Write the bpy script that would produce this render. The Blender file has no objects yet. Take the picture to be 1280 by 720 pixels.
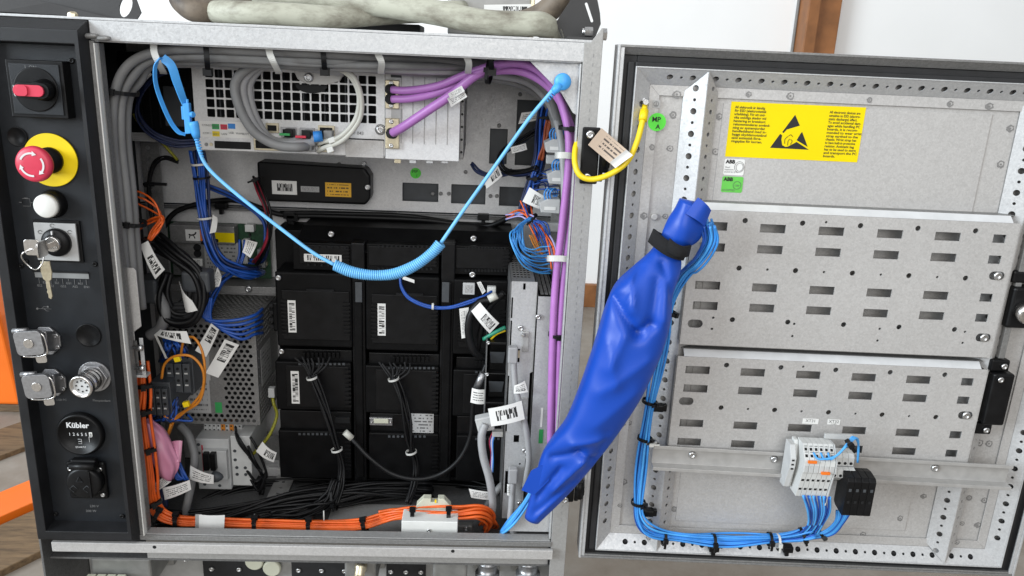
import bpy, bmesh, math, random
from mathutils import Vector, Matrix, noise
from mathutils.geometry import tessellate_polygon

scene = bpy.context.scene
col = scene.collection
random.seed(7)

# ------------------------------------------------------------------ camera
F_PX = 985.0
CAM = Vector((0.58815, -0.95725, 0.66573))
R0 = Vector((0.99850802, -0.0336098, 0.04303611))      # image right
R1 = Vector((0.03173925, -0.28409443, -0.95827082))    # image down
R2 = Vector((0.04443361, 0.95820704, -0.28260382))     # view direction
cd = bpy.data.cameras.new('camera'); cam = bpy.data.objects.new('camera', cd); col.objects.link(cam)
cd.sensor_width = 36.0; cd.lens = F_PX / 1280 * 36.0; cd.clip_start = 0.01; cd.clip_end = 60
m = Matrix.Identity(4)
for i in range(3):
    m[i][0] = R0[i]; m[i][1] = -R1[i]; m[i][2] = -R2[i]; m[i][3] = CAM[i]
cam.matrix_world = m
scene.camera = cam

# ------------------------------------------------------------------ light
world = bpy.data.worlds.new('World'); scene.world = world; world.use_nodes = True
bg = world.node_tree.nodes['Background']
bg.inputs[0].default_value = (0.95, 0.975, 1.0, 1); bg.inputs[1].default_value = 0.44
def area(name, loc, target, sx, sy, energy, colr):
    l = bpy.data.lights.new(name, 'AREA'); l.shape = 'RECTANGLE'; l.size = sx; l.size_y = sy
    l.energy = energy; l.color = colr
    o = bpy.data.objects.new(name, l); col.objects.link(o); o.location = loc
    o.rotation_euler = (Vector(target) - Vector(loc)).to_track_quat('-Z', 'Y').to_euler()
    return o
area('skylight', (0.0, -2.0, 3.0), (0.7, 0.1, 0.3), 3.0, 1.6, 34, (0.97, 0.985, 1.0))
area('front_fill', (0.9, -3.8, 1.7), (0.5, 0.2, 0.35), 2.6, 1.8, 64, (1.0, 0.985, 0.96))  # added fill light behind the camera, brightens the cabinet interior
area('wall_fill', (0.8, 1.0, 2.9), (0.9, 2.0, 0.4), 2.4, 0.5, 15, (1.0, 0.99, 0.97))  # added fill light aimed at the wall to whiten it
area('hall_window', (-4.6, -2.7, 1.9), (0.8, 0.1, 0.3), 3.0, 2.4, 430, (0.84, 0.93, 1.0))
vs = scene.view_settings
vs.view_transform = 'Standard'; vs.look = 'None'; vs.gamma = 1.0; vs.use_curve_mapping = False; vs.exposure = 0.0

# ------------------------------------------------------------------ materials
MATS = {}
def new_mat(name):
    mt = bpy.data.materials.new(name); mt.use_nodes = True
    return mt, mt.node_tree.nodes, mt.node_tree.links, mt.node_tree.nodes['Principled BSDF']
def mat(name, c, rough=0.5, metal=0.0, var=0.12, scale=60.0, bump=0.0, bscale=300.0, coat=0.0, spec=0.5):
    """plain coloured surface: colour broken up by noise, uneven gloss, a little relief"""
    mt, n, l, b = new_mat(name)
    tc = n.new('ShaderNodeTexCoord')
    nz = n.new('ShaderNodeTexNoise'); nz.inputs['Scale'].default_value = scale; nz.inputs['Detail'].default_value = 5
    l.new(tc.outputs['Object'], nz.inputs['Vector'])
    rp = n.new('ShaderNodeValToRGB')
    rp.color_ramp.elements[0].position = 0.3; rp.color_ramp.elements[1].position = 0.72
    rp.color_ramp.elements[0].color = (*[x*(1-var) for x in c], 1)
    rp.color_ramp.elements[1].color = (*[min(1, x*(1+var)) for x in c], 1)
    l.new(nz.outputs['Fac'], rp.inputs['Fac']); l.new(rp.outputs['Color'], b.inputs['Base Color'])
    mr = n.new('ShaderNodeMapRange'); mr.inputs['To Min'].default_value = max(0.02, rough-0.08); mr.inputs['To Max'].default_value = min(1, rough+0.1)
    l.new(nz.outputs['Fac'], mr.inputs['Value']); l.new(mr.outputs['Result'], b.inputs['Roughness'])
    b.inputs['Metallic'].default_value = metal
    b.inputs['Specular IOR Level'].default_value = spec
    if coat: b.inputs['Coat Weight'].default_value = coat
    if bump:
        n2 = n.new('ShaderNodeTexNoise'); n2.inputs['Scale'].default_value = bscale; n2.inputs['Detail'].default_value = 3
        l.new(tc.outputs['Object'], n2.inputs['Vector'])
        bp = n.new('ShaderNodeBump'); bp.inputs['Strength'].default_value = bump; bp.inputs['Distance'].default_value = 0.001
        l.new(n2.outputs['Fac'], bp.inputs['Height']); l.new(bp.outputs['Normal'], b.inputs['Normal'])
    MATS[name] = mt
    return mt
def galv(name, lo, hi, metal=0.55, rough=0.46, scale=420.0):
    """zinc coated sheet: fine spangle, cloudy patches, faint scratches"""
    mt, n, l, b = new_mat(name)
    tc = n.new('ShaderNodeTexCoord')
    vo = n.new('ShaderNodeTexVoronoi'); vo.inputs['Scale'].default_value = scale
    l.new(tc.outputs['Object'], vo.inputs['Vector'])
    sep = n.new('ShaderNodeSeparateColor'); l.new(vo.outputs['Color'], sep.inputs[0])
    n1 = n.new('ShaderNodeTexNoise'); n1.inputs['Scale'].default_value = scale*1.7; n1.inputs['Detail'].default_value = 4
    n2 = n.new('ShaderNodeTexNoise'); n2.inputs['Scale'].default_value = 7; n2.inputs['Detail'].default_value = 6
    l.new(tc.outputs['Object'], n1.inputs['Vector']); l.new(tc.outputs['Object'], n2.inputs['Vector'])
    a = n.new('ShaderNodeMath'); a.operation = 'MULTIPLY_ADD'; a.inputs[1].default_value = 0.42
    l.new(sep.outputs[0], a.inputs[0]); l.new(n1.outputs['Fac'], a.inputs[2])
    a2 = n.new('ShaderNodeMath'); a2.operation = 'MULTIPLY_ADD'; a2.inputs[1].default_value = 0.6
    l.new(n2.outputs['Fac'], a2.inputs[0]); l.new(a.outputs[0], a2.inputs[2])
    mr = n.new('ShaderNodeMapRange'); mr.inputs['From Min'].default_value = 0.45; mr.inputs['From Max'].default_value = 1.6
    l.new(a2.outputs[0], mr.inputs['Value'])
    mx = n.new('ShaderNodeMix'); mx.data_type = 'RGBA'
    mx.inputs[6].default_value = (*lo, 1); mx.inputs[7].default_value = (*hi, 1)
    l.new(mr.outputs['Result'], mx.inputs[0]); l.new(mx.outputs[2], b.inputs['Base Color'])
    m2 = n.new('ShaderNodeMapRange'); m2.inputs['To Min'].default_value = rough-0.1; m2.inputs['To Max'].default_value = rough+0.14
    l.new(sep.outputs[1], m2.inputs['Value']); l.new(m2.outputs['Result'], b.inputs['Roughness'])
    b.inputs['Metallic'].default_value = metal
    bp = n.new('ShaderNodeBump'); bp.inputs['Strength'].default_value = 0.12; bp.inputs['Distance'].default_value = 0.0006
    l.new(n1.outputs['Fac'], bp.inputs['Height']); l.new(bp.outputs['Normal'], b.inputs['Normal'])
    MATS[name] = mt
    return mt
galv('zinc', (0.42, 0.425, 0.43), (0.60, 0.60, 0.60), metal=0.4)
galv('zinc_plate', (0.40, 0.388, 0.375), (0.565, 0.552, 0.538), metal=0.3, rough=0.52)
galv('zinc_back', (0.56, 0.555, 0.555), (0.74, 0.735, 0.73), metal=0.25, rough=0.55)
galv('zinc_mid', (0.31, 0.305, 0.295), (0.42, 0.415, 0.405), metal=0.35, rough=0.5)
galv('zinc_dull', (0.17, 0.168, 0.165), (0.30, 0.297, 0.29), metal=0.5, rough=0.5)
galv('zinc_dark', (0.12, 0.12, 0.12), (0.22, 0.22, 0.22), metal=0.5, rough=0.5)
mat('rail_steel', (0.44, 0.43, 0.415), 0.38, 0.35, 0.08, 90)
mat('white_zinc', (0.66, 0.665, 0.67), 0.4, 0.15, 0.06, 60)
mat('screw_steel', (0.62, 0.62, 0.62), 0.28, 1.0, 0.1, 900)
mat('chrome', (0.72, 0.70, 0.68), 0.2, 1.0, 0.08, 400)
mat('cast_metal', (0.38, 0.38, 0.39), 0.36, 0.85, 0.12, 300, 0.15, 700)
mat('brass', (0.62, 0.55, 0.40), 0.35, 0.9, 0.1, 300)
mat('panel_black', (0.011, 0.013, 0.016), 0.38, 0, 0.25, 30, 0.25, 1600, spec=0.35)
mat('panel_frame', (0.012, 0.0125, 0.014), 0.42, 0, 0.3, 25, 0.3, 1300, spec=0.35)
mat('plastic_black', (0.0055, 0.0055, 0.006), 0.38, 0, 0.3, 60, 0.12, 1500, spec=0.22)
mat('module_black', (0.0045, 0.0045, 0.0048), 0.45, 0, 0.3, 40, 0.1, 1800, spec=0.13)
mat('matte_black', (0.012, 0.012, 0.013), 0.8, 0, 0.3, 80)
mat('void', (0.004, 0.004, 0.0045), 0.9, 0, 0.2, 50)
mat('gasket', (0.012, 0.012, 0.013), 0.62, 0, 0.3, 60, 0.3, 500)
mat('cover_dark', (0.032, 0.031, 0.031), 0.55, 0, 0.3, 14, 0.25, 900)
mat('velcro', (0.008, 0.008, 0.009), 0.95, 0, 0.5, 900, 1.0, 1400)
mat('red', (0.58, 0.035, 0.075), 0.4, 0, 0.1, 40)
mat('yellow', (0.86, 0.62, 0.0), 0.45, 0, 0.06, 30)
mat('sticker_yellow', (0.80, 0.62, 0.002), 0.5, 0, 0.04, 12, spec=0.15)
mat('white_plastic', (0.72, 0.72, 0.69), 0.42, 0, 0.05, 40)
mat('off_white', (0.58, 0.585, 0.57), 0.5, 0, 0.07, 50)
mat('light_grey', (0.48, 0.485, 0.48), 0.5, 0, 0.08, 60)
mat('mid_grey', (0.22, 0.225, 0.225), 0.5, 0, 0.1, 60)
mat('dark_grey', (0.055, 0.06, 0.066), 0.5, 0, 0.15, 60)
mat('paper', (0.74, 0.735, 0.71), 0.6, 0, 0.05, 30)
mat('silver_label', (0.40, 0.40, 0.395), 0.5, 0.2, 0.08, 60)
mat('amber_label', (0.68, 0.36, 0.02), 0.5, 0, 0.06, 60)
mat('green_dot', (0.10, 0.74, 0.05), 0.5, 0, 0.08, 30)
mat('green_label', (0.12, 0.50, 0.07), 0.5, 0, 0.08, 50)
mat('key_green', (0.03, 0.30, 0.08), 0.5); mat('key_red', (0.55, 0.03, 0.06), 0.5)
mat('key_blue', (0.03, 0.22, 0.62), 0.5); mat('key_yellow', (0.75, 0.58, 0.02), 0.5)
mat('pcb', (0.012, 0.05, 0.022), 0.4, 0, 0.4, 200)
mat('ink', (0.012, 0.012, 0.012), 0.6, 0, 0.1)
mat('ink_grey', (0.10, 0.10, 0.10), 0.6, 0, 0.1)
mat('print_white', (0.62, 0.62, 0.62), 0.6, 0, 0.05)
mat('print_dim', (0.17, 0.17, 0.17), 0.6, 0, 0.05)
mat('weld_mark', (0.235, 0.23, 0.225), 0.5, 0.3, 0.5, 330)
mat('cable_grey', (0.205, 0.205, 0.205), 0.5, 0, 0.12, 35)
mat('cable_grey_light', (0.33, 0.33, 0.335), 0.48, 0, 0.1, 35)
mat('cable_white', (0.55, 0.545, 0.49), 0.45, 0, 0.08, 35)
mat('cable_purple', (0.42, 0.17, 0.48), 0.42, 0, 0.1, 30)
mat('cable_black', (0.005, 0.005, 0.0055), 0.45, 0, 0.25, 60, spec=0.3)
mat('wire_navy', (0.010, 0.020, 0.075), 0.42, 0, 0.3, 60)
mat('wire_blue', (0.012, 0.075, 0.36), 0.4, 0, 0.2, 60)
mat('wire_sky', (0.045, 0.27, 0.70), 0.38, 0, 0.18, 40)
mat('wire_azure', (0.075, 0.37, 0.80), 0.38, 0, 0.14, 40)
mat('strap_blue', (0.065, 0.36, 0.82), 0.42, 0, 0.08, 40)
mat('coil_blue', (0.16, 0.48, 0.82), 0.36, 0, 0.08, 40)
mat('wire_orange', (0.78, 0.125, 0.016), 0.42, 0, 0.14, 60)
mat('wire_amber', (0.62, 0.22, 0.02), 0.42, 0, 0.14, 60)
mat('wire_rust', (0.26, 0.05, 0.012), 0.5, 0, 0.2, 60)
mat('wire_red', (0.28, 0.015, 0.035), 0.42, 0, 0.2, 60)
mat('wire_olive', (0.26, 0.25, 0.02), 0.45, 0, 0.4, 500)
mat('wire_green', (0.02, 0.26, 0.16), 0.45, 0, 0.2, 60)
mat('wire_yellow', (0.82, 0.60, 0.01), 0.4, 0, 0.05, 60)
mat('orange_clip', (0.78, 0.17, 0.01), 0.5)
mat('white_tie', (0.62, 0.62, 0.59), 0.45, 0, 0.06, 60)
mat('sleeve_blue', (0.007, 0.062, 0.42), 0.40, 0, 0.05, 9, 0.05, 1200, spec=0.4)
mat('cord_paper', (0.56, 0.44, 0.34), 0.7, 0, 0.06, 40)
mat('orange_paint', (0.80, 0.155, 0.006), 0.45, 0, 0.08, 6)
mat('wood_trim', (0.26, 0.105, 0.035), 0.5, 0, 0.25, 18)
mat('wall_white', (0.89, 0.89, 0.88), 0.7, 0, 0.025, 3)
mat('base_enamel', (0.36, 0.36, 0.35), 0.5, 0.2, 0.2, 30, 0.2, 900)
mat('base_steel', (0.27, 0.27, 0.26), 0.4, 0.5, 0.2, 40)
mat('cream_plastic', (0.55, 0.55, 0.44), 0.5, 0, 0.06, 30)

def dirty(name, clean, dirt, scale=16, thr=(0.42, 0.7), stretch=(1, 1, 1), rough=0.6, bump=0.25):
    mt, n, l, b = new_mat(name)
    tc = n.new('ShaderNodeTexCoord'); mp = n.new('ShaderNodeMapping'); mp.inputs['Scale'].default_value = stretch
    l.new(tc.outputs['Object'], mp.inputs['Vector'])
    nz = n.new('ShaderNodeTexNoise'); nz.inputs['Scale'].default_value = scale; nz.inputs['Detail'].default_value = 9; nz.inputs['Roughness'].default_value = 0.68
    l.new(mp.outputs[0], nz.inputs['Vector'])
    rp = n.new('ShaderNodeValToRGB'); rp.color_ramp.elements[0].position = thr[0]; rp.color_ramp.elements[1].position = thr[1]
    rp.color_ramp.elements[0].color = (*clean, 1); rp.color_ramp.elements[1].color = (*dirt, 1)
    l.new(nz.outputs['Fac'], rp.inputs['Fac']); l.new(rp.outputs['Color'], b.inputs['Base Color'])
    b.inputs['Roughness'].default_value = rough
    bp = n.new('ShaderNodeBump'); bp.inputs['Strength'].default_value = bump; bp.inputs['Distance'].default_value = 0.002
    l.new(nz.outputs['Fac'], bp.inputs['Height']); l.new(bp.outputs['Normal'], b.inputs['Normal'])
    MATS[name] = mt
    return mt
dirty('cream_cable', (0.43, 0.43, 0.35), (0.11, 0.09, 0.065), 30, (0.44, 0.72), stretch=(0.5, 1.2, 1.2))
dirty('brown_cable', (0.17, 0.135, 0.10), (0.05, 0.04, 0.035), 30, (0.4, 0.7))
dirty('concrete', (0.30, 0.27, 0.235), (0.20, 0.165, 0.13), 5, (0.35, 0.66), rough=0.8)
dirty('planks', (0.21, 0.135, 0.07), (0.075, 0.048, 0.026), 16, (0.35, 0.7), stretch=(1, 7, 7), rough=0.8)

def printed(name, paper, ink, rows, cols, rect, fill, mode='bars', rough=0.6):
    """flat print on a label, laid out in the label's own UV"""
    mt, n, l, b = new_mat(name)
    uv = n.new('ShaderNodeUVMap'); sp = n.new('ShaderNodeSeparateXYZ'); l.new(uv.outputs[0], sp.inputs[0])
    def mth(op, a, c=None):
        q = n.new('ShaderNodeMath'); q.operation = op
        for i, v in enumerate((a, c)):
            if v is None: continue
            if isinstance(v, (int, float)): q.inputs[i].default_value = v
            else: l.new(v, q.inputs[i])
        return q.outputs[0]
    u, v = sp.outputs[0], sp.outputs[1]
    uc = mth('FLOOR', mth('MULTIPLY', u, cols)); vc = mth('FLOOR', mth('MULTIPLY', v, rows))
    cb = n.new('ShaderNodeCombineXYZ'); l.new(uc, cb.inputs[0]); l.new(vc, cb.inputs[1])
    oi = n.new('ShaderNodeObjectInfo'); l.new(oi.outputs['Random'], cb.inputs[2])
    wn = n.new('ShaderNodeTexWhiteNoise'); l.new(cb.outputs[0], wn.inputs['Vector'])
    on = mth('LESS_THAN', wn.outputs['Value'], fill)
    if mode == 'text':
        fr = mth('FRACT', mth('MULTIPLY', v, rows))
        on = mth('MULTIPLY', on, mth('MULTIPLY', mth('GREATER_THAN', fr, 0.3), mth('LESS_THAN', fr, 0.72)))
    else:
        edge = mth('ADD', mth('LESS_THAN', mth('ABSOLUTE', mth('SUBTRACT', u, rect[0]+0.025)), 0.018),
                   mth('LESS_THAN', mth('ABSOLUTE', mth('SUBTRACT', u, rect[1]-0.025)), 0.018))
        on = mth('MAXIMUM', on, edge)
    for a, c in ((u, (rect[0], rect[1])), (v, (rect[2], rect[3]))):
        on = mth('MULTIPLY', on, mth('MULTIPLY', mth('GREATER_THAN', a, c[0]), mth('LESS_THAN', a, c[1])))
    mx = n.new('ShaderNodeMix'); mx.data_type = 'RGBA'; mx.inputs[6].default_value = (*paper, 1); mx.inputs[7].default_value = (*ink, 1)
    l.new(on, mx.inputs[0]); l.new(mx.outputs[2], b.inputs['Base Color']); b.inputs['Roughness'].default_value = rough
    MATS[name] = mt
WHITE = (0.74, 0.735, 0.71); INK = (0.02, 0.02, 0.02)
printed('tag_code', WHITE, INK, 4, 74, (0.40, 0.92, 0.2, 0.8), 0.55)
printed('tag_code_mid', WHITE, INK, 4, 64, (0.2, 0.82, 0.24, 0.8), 0.55)
printed('tag_text', WHITE, (0.12, 0.12, 0.12), 6, 44, (0.12, 0.9, 0.12, 0.88), 0.72, 'text')
printed('tag_barcode', WHITE, INK, 2, 60, (0.08, 0.94, 0.16, 0.86), 0.42)
printed('stripe_label', (0.42, 0.42, 0.42), (0.2, 0.2, 0.2), 14, 3, (0.06, 0.94, 0.05, 0.95), 0.8, 'text')
printed('cord_text', (0.56, 0.44, 0.34), (0.10, 0.08, 0.07), 5, 40, (0.06, 0.78, 0.14, 0.88), 0.75, 'text')
printed('amber_text', (0.70, 0.38, 0.02), (0.12, 0.07, 0.01), 4, 30, (0.08, 0.9, 0.12, 0.88), 0.7, 'text')
printed('module_print', (0.42, 0.42, 0.415), (0.1, 0.1, 0.1), 6, 18, (0.05, 0.95, 0.06, 0.94), 0.5, 'text')
printed('silver_print', (0.36, 0.36, 0.355), (0.10, 0.10, 0.10), 9, 36, (0.06, 0.9, 0.06, 0.94), 0.5, 'text')

# ------------------------------------------------------------------ geometry helpers
def at(px, py, Y):
    """point of the plane y = Y seen at pixel (px, py) of the 1280 x 720 photograph"""
    d = R2 + R0*((px-640)/F_PX) + R1*((py-360)/F_PX)
    return CAM + d*((Y-CAM.y)/d.y)
DO = Vector((0.744, 0, 0)); DA = math.radians(2.55)
DU = Vector((math.cos(DA), -math.sin(DA), 0)); DN = Vector((math.sin(DA), math.cos(DA), 0))
def dw(u, w, z): return DO + DU*u + DN*w + Vector((0, 0, z))            # door coordinates -> world
def dat(px, py, w):                                                     # pixel -> world on the door plane at depth w
    d = R2 + R0*((px-640)/F_PX) + R1*((py-360)/F_PX)
    return CAM + d*((w-(CAM-DO).dot(DN))/d.dot(DN))
def W(pts): return [at(*p) for p in pts]
def rect(x0, y0, x1, y1, Y):
    """px rectangle -> X0, X1, Z0, Z1 on the plane y = Y"""
    xm, ym = (x0+x1)/2, (y0+y1)/2
    return at(x0, ym, Y).x, at(x1, ym, Y).x, at(xm, y1, Y).z, at(xm, y0, Y).z

def spline(pts, sub=8, closed=False):
    pts = [Vector(p) for p in pts]
    if len(pts) < 3: return pts if len(pts) < 2 else [pts[0].lerp(pts[1], i/2) for i in range(3)]
    out = []; n = len(pts)
    rng = n if closed else n-1
    for i in range(rng):
        if closed: p0, p1, p2, p3 = pts[i-1], pts[i], pts[(i+1) % n], pts[(i+2) % n]
        else:
            p1, p2 = pts[i], pts[i+1]
            p0 = pts[i-1] if i > 0 else p1*2-p2
            p3 = pts[i+2] if i+2 < n else p2*2-p1
        for k in range(sub):
            t = k/sub
            out.append(0.5*((2*p1)+(p2-p0)*t+(2*p0-5*p1+4*p2-p3)*t*t+(3*p1-p0-3*p2+p3)*t**3))
    if not closed: out.append(pts[-1])
    return out
def frames(path):
    """parallel transported frames along a polyline"""
    n = len(path); T = []
    for i in range(n):
        t = path[min(i+1, n-1)]-path[max(i-1, 0)]
        T.append(t.normalized() if t.length > 1e-9 else Vector((1, 0, 0)))
    up = Vector((0, 1, 0)) if abs(T[0].y) < 0.9 else Vector((1, 0, 0))
    u = (up-T[0]*up.dot(T[0])).normalized(); out = []
    for i in range(n):
        u = (u-T[i]*u.dot(T[i]))
        u = u.normalized() if u.length > 1e-9 else T[i].orthogonal().normalized()
        out.append((T[i], u, T[i].cross(u)))
    return out

class MB:
    def __init__(s): s.v = []; s.f = []; s.sm = []; s.uv = {}
    def add(s, vs, fs, smooth=False):
        b = len(s.v); s.v += [Vector(x) for x in vs]
        for f in fs: s.f.append([b+i for i in f]); s.sm.append(smooth)
        return b
    def box(s, x0, x1, y0, y1, z0, z1):
        if x0 > x1: x0, x1 = x1, x0
        if y0 > y1: y0, y1 = y1, y0
        if z0 > z1: z0, z1 = z1, z0
        s.add([(x0,y0,z0),(x1,y0,z0),(x1,y1,z0),(x0,y1,z0),(x0,y0,z1),(x1,y0,z1),(x1,y1,z1),(x0,y1,z1)],
              [(0,3,2,1),(4,5,6,7),(0,1,5,4),(1,2,6,5),(2,3,7,6),(3,0,4,7)]); return s
    def obox(s, c, ax, ay, az):
        """box around c with half axes ax, ay, az"""
        c, ax, ay, az = Vector(c), Vector(ax), Vector(ay), Vector(az)
        s.add([c-ax-ay-az, c+ax-ay-az, c+ax+ay-az, c-ax+ay-az, c-ax-ay+az, c+ax-ay+az, c+ax+ay+az, c-ax+ay+az],
              [(0,3,2,1),(4,5,6,7),(0,1,5,4),(1,2,6,5),(2,3,7,6),(3,0,4,7)]); return s
    def lathe(s, o, d, prof, n=24, smooth=True):
        """prof: (distance along d, radius) pairs"""
        o, d = Vector(o), Vector(d).normalized(); u = d.orthogonal().normalized(); w = d.cross(u)
        vs = []; fs = []
        for h, r in prof:
            for k in range(n):
                a = 2*math.pi*k/n; vs.append(o+d*h+(u*math.cos(a)+w*math.sin(a))*r)
        for i in range(len(prof)-1):
            for k in range(n): fs.append((i*n+k, i*n+(k+1) % n, (i+1)*n+(k+1) % n, (i+1)*n+k))
        b = s.add(vs, fs, smooth)
        s.f.append([b+k for k in range(n)][::-1]); s.sm.append(False)
        s.f.append([b+(len(prof)-1)*n+k for k in range(n)]); s.sm.append(False)
        return s
    def cyl(s, p0, p1, r0, r1=None, n=16, smooth=True):
        p0, p1 = Vector(p0), Vector(p1)
        return s.lathe(p0, p1-p0, [(0, r0), ((p1-p0).length, r0 if r1 is None else r1)], n, smooth)
    def tube(s, path, r, n=8, closed=False, radii=None):
        fr = frames(path); vs = []; fs = []; N = len(path)
        for i, (p, (t, u, w)) in enumerate(zip(path, fr)):
            rr = radii[i] if radii else r
            for k in range(n):
                a = 2*math.pi*k/n; vs.append(p+(u*math.cos(a)+w*math.sin(a))*rr)
        for i in range(N-1 if not closed else N):
            j = (i+1) % N
            for k in range(n): fs.append((i*n+k, i*n+(k+1) % n, j*n+(k+1) % n, j*n+k))
        b = s.add(vs, fs, True)
        if not closed:
            s.f.append([b+k for k in range(n)][::-1]); s.sm.append(False)
            s.f.append([b+(N-1)*n+k for k in range(n)]); s.sm.append(False)
        return s
    def strip(s, path, width, thick, side=None):
        """flat band following path; side = direction of its width"""
        fr = frames(path); vs = []; fs = []; N = len(path)
        for i, (p, (t, u, w)) in enumerate(zip(path, fr)):
            if side is not None:
                sd = Vector(side(i/(N-1)) if callable(side) else side); sd = (sd-t*sd.dot(t)).normalized()
            else: sd = w
            nn = t.cross(sd)
            for a, c in ((-1, -1), (1, -1), (1, 1), (-1, 1)): vs.append(p+sd*(a*width/2)+nn*(c*thick/2))
        for i in range(N-1):
            for k in range(4): fs.append((i*4+k, i*4+(k+1) % 4, (i+1)*4+(k+1) % 4, (i+1)*4+k))
        b = s.add(vs, fs, False)
        s.f.append([b+3, b+2, b+1, b]); s.sm.append(False)
        e = b+(N-1)*4; s.f.append([e, e+1, e+2, e+3]); s.sm.append(False)
        return s
    def plate(s, o, ax, ay, an, outline, holes, thick):
        """sheet with real openings: outline and holes in (a, b) along ax, ay; an = thickness direction"""
        o, ax, ay, an = Vector(o), Vector(ax), Vector(ay), Vector(an)
        loops = [outline]+list(holes); flat = [Vector((a, b, 0)) for lp in loops for a, b in lp]
        tris = tessellate_polygon([[Vector((a, b, 0)) for a, b in lp] for lp in loops])
        n = len(flat)
        vs = [o+ax*p.x+ay*p.y for p in flat]+[o+ax*p.x+ay*p.y+an*thick for p in flat]
        fs = [tuple(t) for t in tris]+[tuple(i+n for i in reversed(t)) for t in tris]
        k = 0
        for lp in loops:
            c = len(lp)
            for i in range(c): fs.append((k+i, k+(i+1) % c, k+(i+1) % c+n, k+i+n))
            k += c
        s.add(vs, fs); return s
    def prism(s, o, ax, ay, an, outline, thick): return s.plate(o, ax, ay, an, outline, [], thick)
    def patch(s, c00, c10, c11, c01, bulge=0.0, n=8, thick=0.0006, curl=None):
        """thin label with UV; u runs c00 -> c10; bulge lifts its middle along the normal"""
        c00, c10, c11, c01 = map(Vector, (c00, c10, c11, c01))
        nn = (c10-c00).cross(c01-c00).normalized(); vs = []; uvs = []
        for side in (0, 1):
            for i in range(n+1):
                u = i/n
                for v in (0, 1):
                    p = (c00.lerp(c10, u)).lerp(c01.lerp(c11, u), v)
                    vs.append(p+nn*(bulge*math.sin(math.pi*u)*(1 if curl is None else 1)+(curl or 0)*u*u)-nn*(thick*side)); uvs.append((u, v))
        fs = []; m_ = 2*(n+1)
        for i in range(n):
            a = 2*i; fs.append((a, a+2, a+3, a+1)); fs.append((m_+a+1, m_+a+3, m_+a+2, m_+a))
            fs.append((a, m_+a, m_+a+2, a+2)); fs.append((a+1, a+3, m_+a+3, m_+a+1))
        fs.append((0, 1, m_+1, m_)); e = 2*n; fs.append((e, m_+e, m_+e+1, e+1))
        b = s.add(vs, fs, False)
        for i, q in enumerate(uvs): s.uv[b+i] = q
        return s
    def mesh(s, name, off=Vector((0, 0, 0)), recalc=True):
        me = bpy.data.meshes.new(name)
        me.from_pydata([tuple(v-off) for v in s.v], [], s.f)
        for p, q in zip(me.polygons, s.sm): p.use_smooth = q
        if s.uv:
            ul = me.uv_layers.new(name='UVMap')
            for lp in me.loops: ul.data[lp.index].uv = s.uv.get(lp.vertex_index, (0, 0))
        if recalc:
            bm = bmesh.new(); bm.from_mesh(me); bmesh.ops.recalc_face_normals(bm, faces=bm.faces); bm.to_mesh(me); bm.free()
        return me
    def build(s, name, material, parent=None, bevel=0.0, seg=2, local=False, kind=None, recalc=True):
        if parent is not None: off = Vector((0, 0, 0)) if local else OFF.get(parent.name, Vector((0, 0, 0)))
        else:
            xs = [v.x for v in s.v]; ys = [v.y for v in s.v]; zs = [v.z for v in s.v]
            off = Vector(((min(xs)+max(xs))/2, (min(ys)+max(ys))/2, min(zs)))
        me = s.mesh(name, off, recalc); me.materials.append(MATS[material])
        o = bpy.data.objects.new(name, me); col.objects.link(o)
        if parent is not None: o.parent = parent
        else: o.location = off
        OFF[o.name] = off
        if bevel:
            md = o.modifiers.new('bevel', 'BEVEL'); md.width = bevel; md.segments = seg; md.limit_method = 'ANGLE'; md.angle_limit = 0.6
        if kind: o['kind'] = kind
        return o
OFF = {}
def tag(o, label, cat, group=None):
    o['label'] = label; o['category'] = cat
    if group: o['group'] = group
    return o
def thing(name, loc, label, cat, group=None, rz=0.0):
    o = bpy.data.objects.new(name, None); col.objects.link(o); o.location = loc; o.rotation_euler = (0, 0, rz)
    o.empty_display_size = 0.02; OFF[o.name] = Vector(loc)
    return tag(o, label, cat, group)
def circ(a, b, r, n=12, ry=None): return [(a+r*math.cos(2*math.pi*k/n), b+(ry or r)*math.sin(2*math.pi*k/n)) for k in range(n)]
def rc(a0, b0, a1, b1): return [(a0, b0), (a1, b0), (a1, b1), (a0, b1)]
def rrc(a0, b0, a1, b1, r, n=4):
    out = []
    for cx, cy, s in ((a1-r, b1-r, 0), (a0+r, b1-r, 1), (a0+r, b0+r, 2), (a1-r, b0+r, 3)):
        for k in range(n+1):
            t = math.pi/2*(s+k/n); out.append((cx+r*math.cos(t), cy+r*math.sin(t)))
    return out
X, Yv, Z = Vector((1, 0, 0)), Vector((0, 1, 0)), Vector((0, 0, 1))

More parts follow.
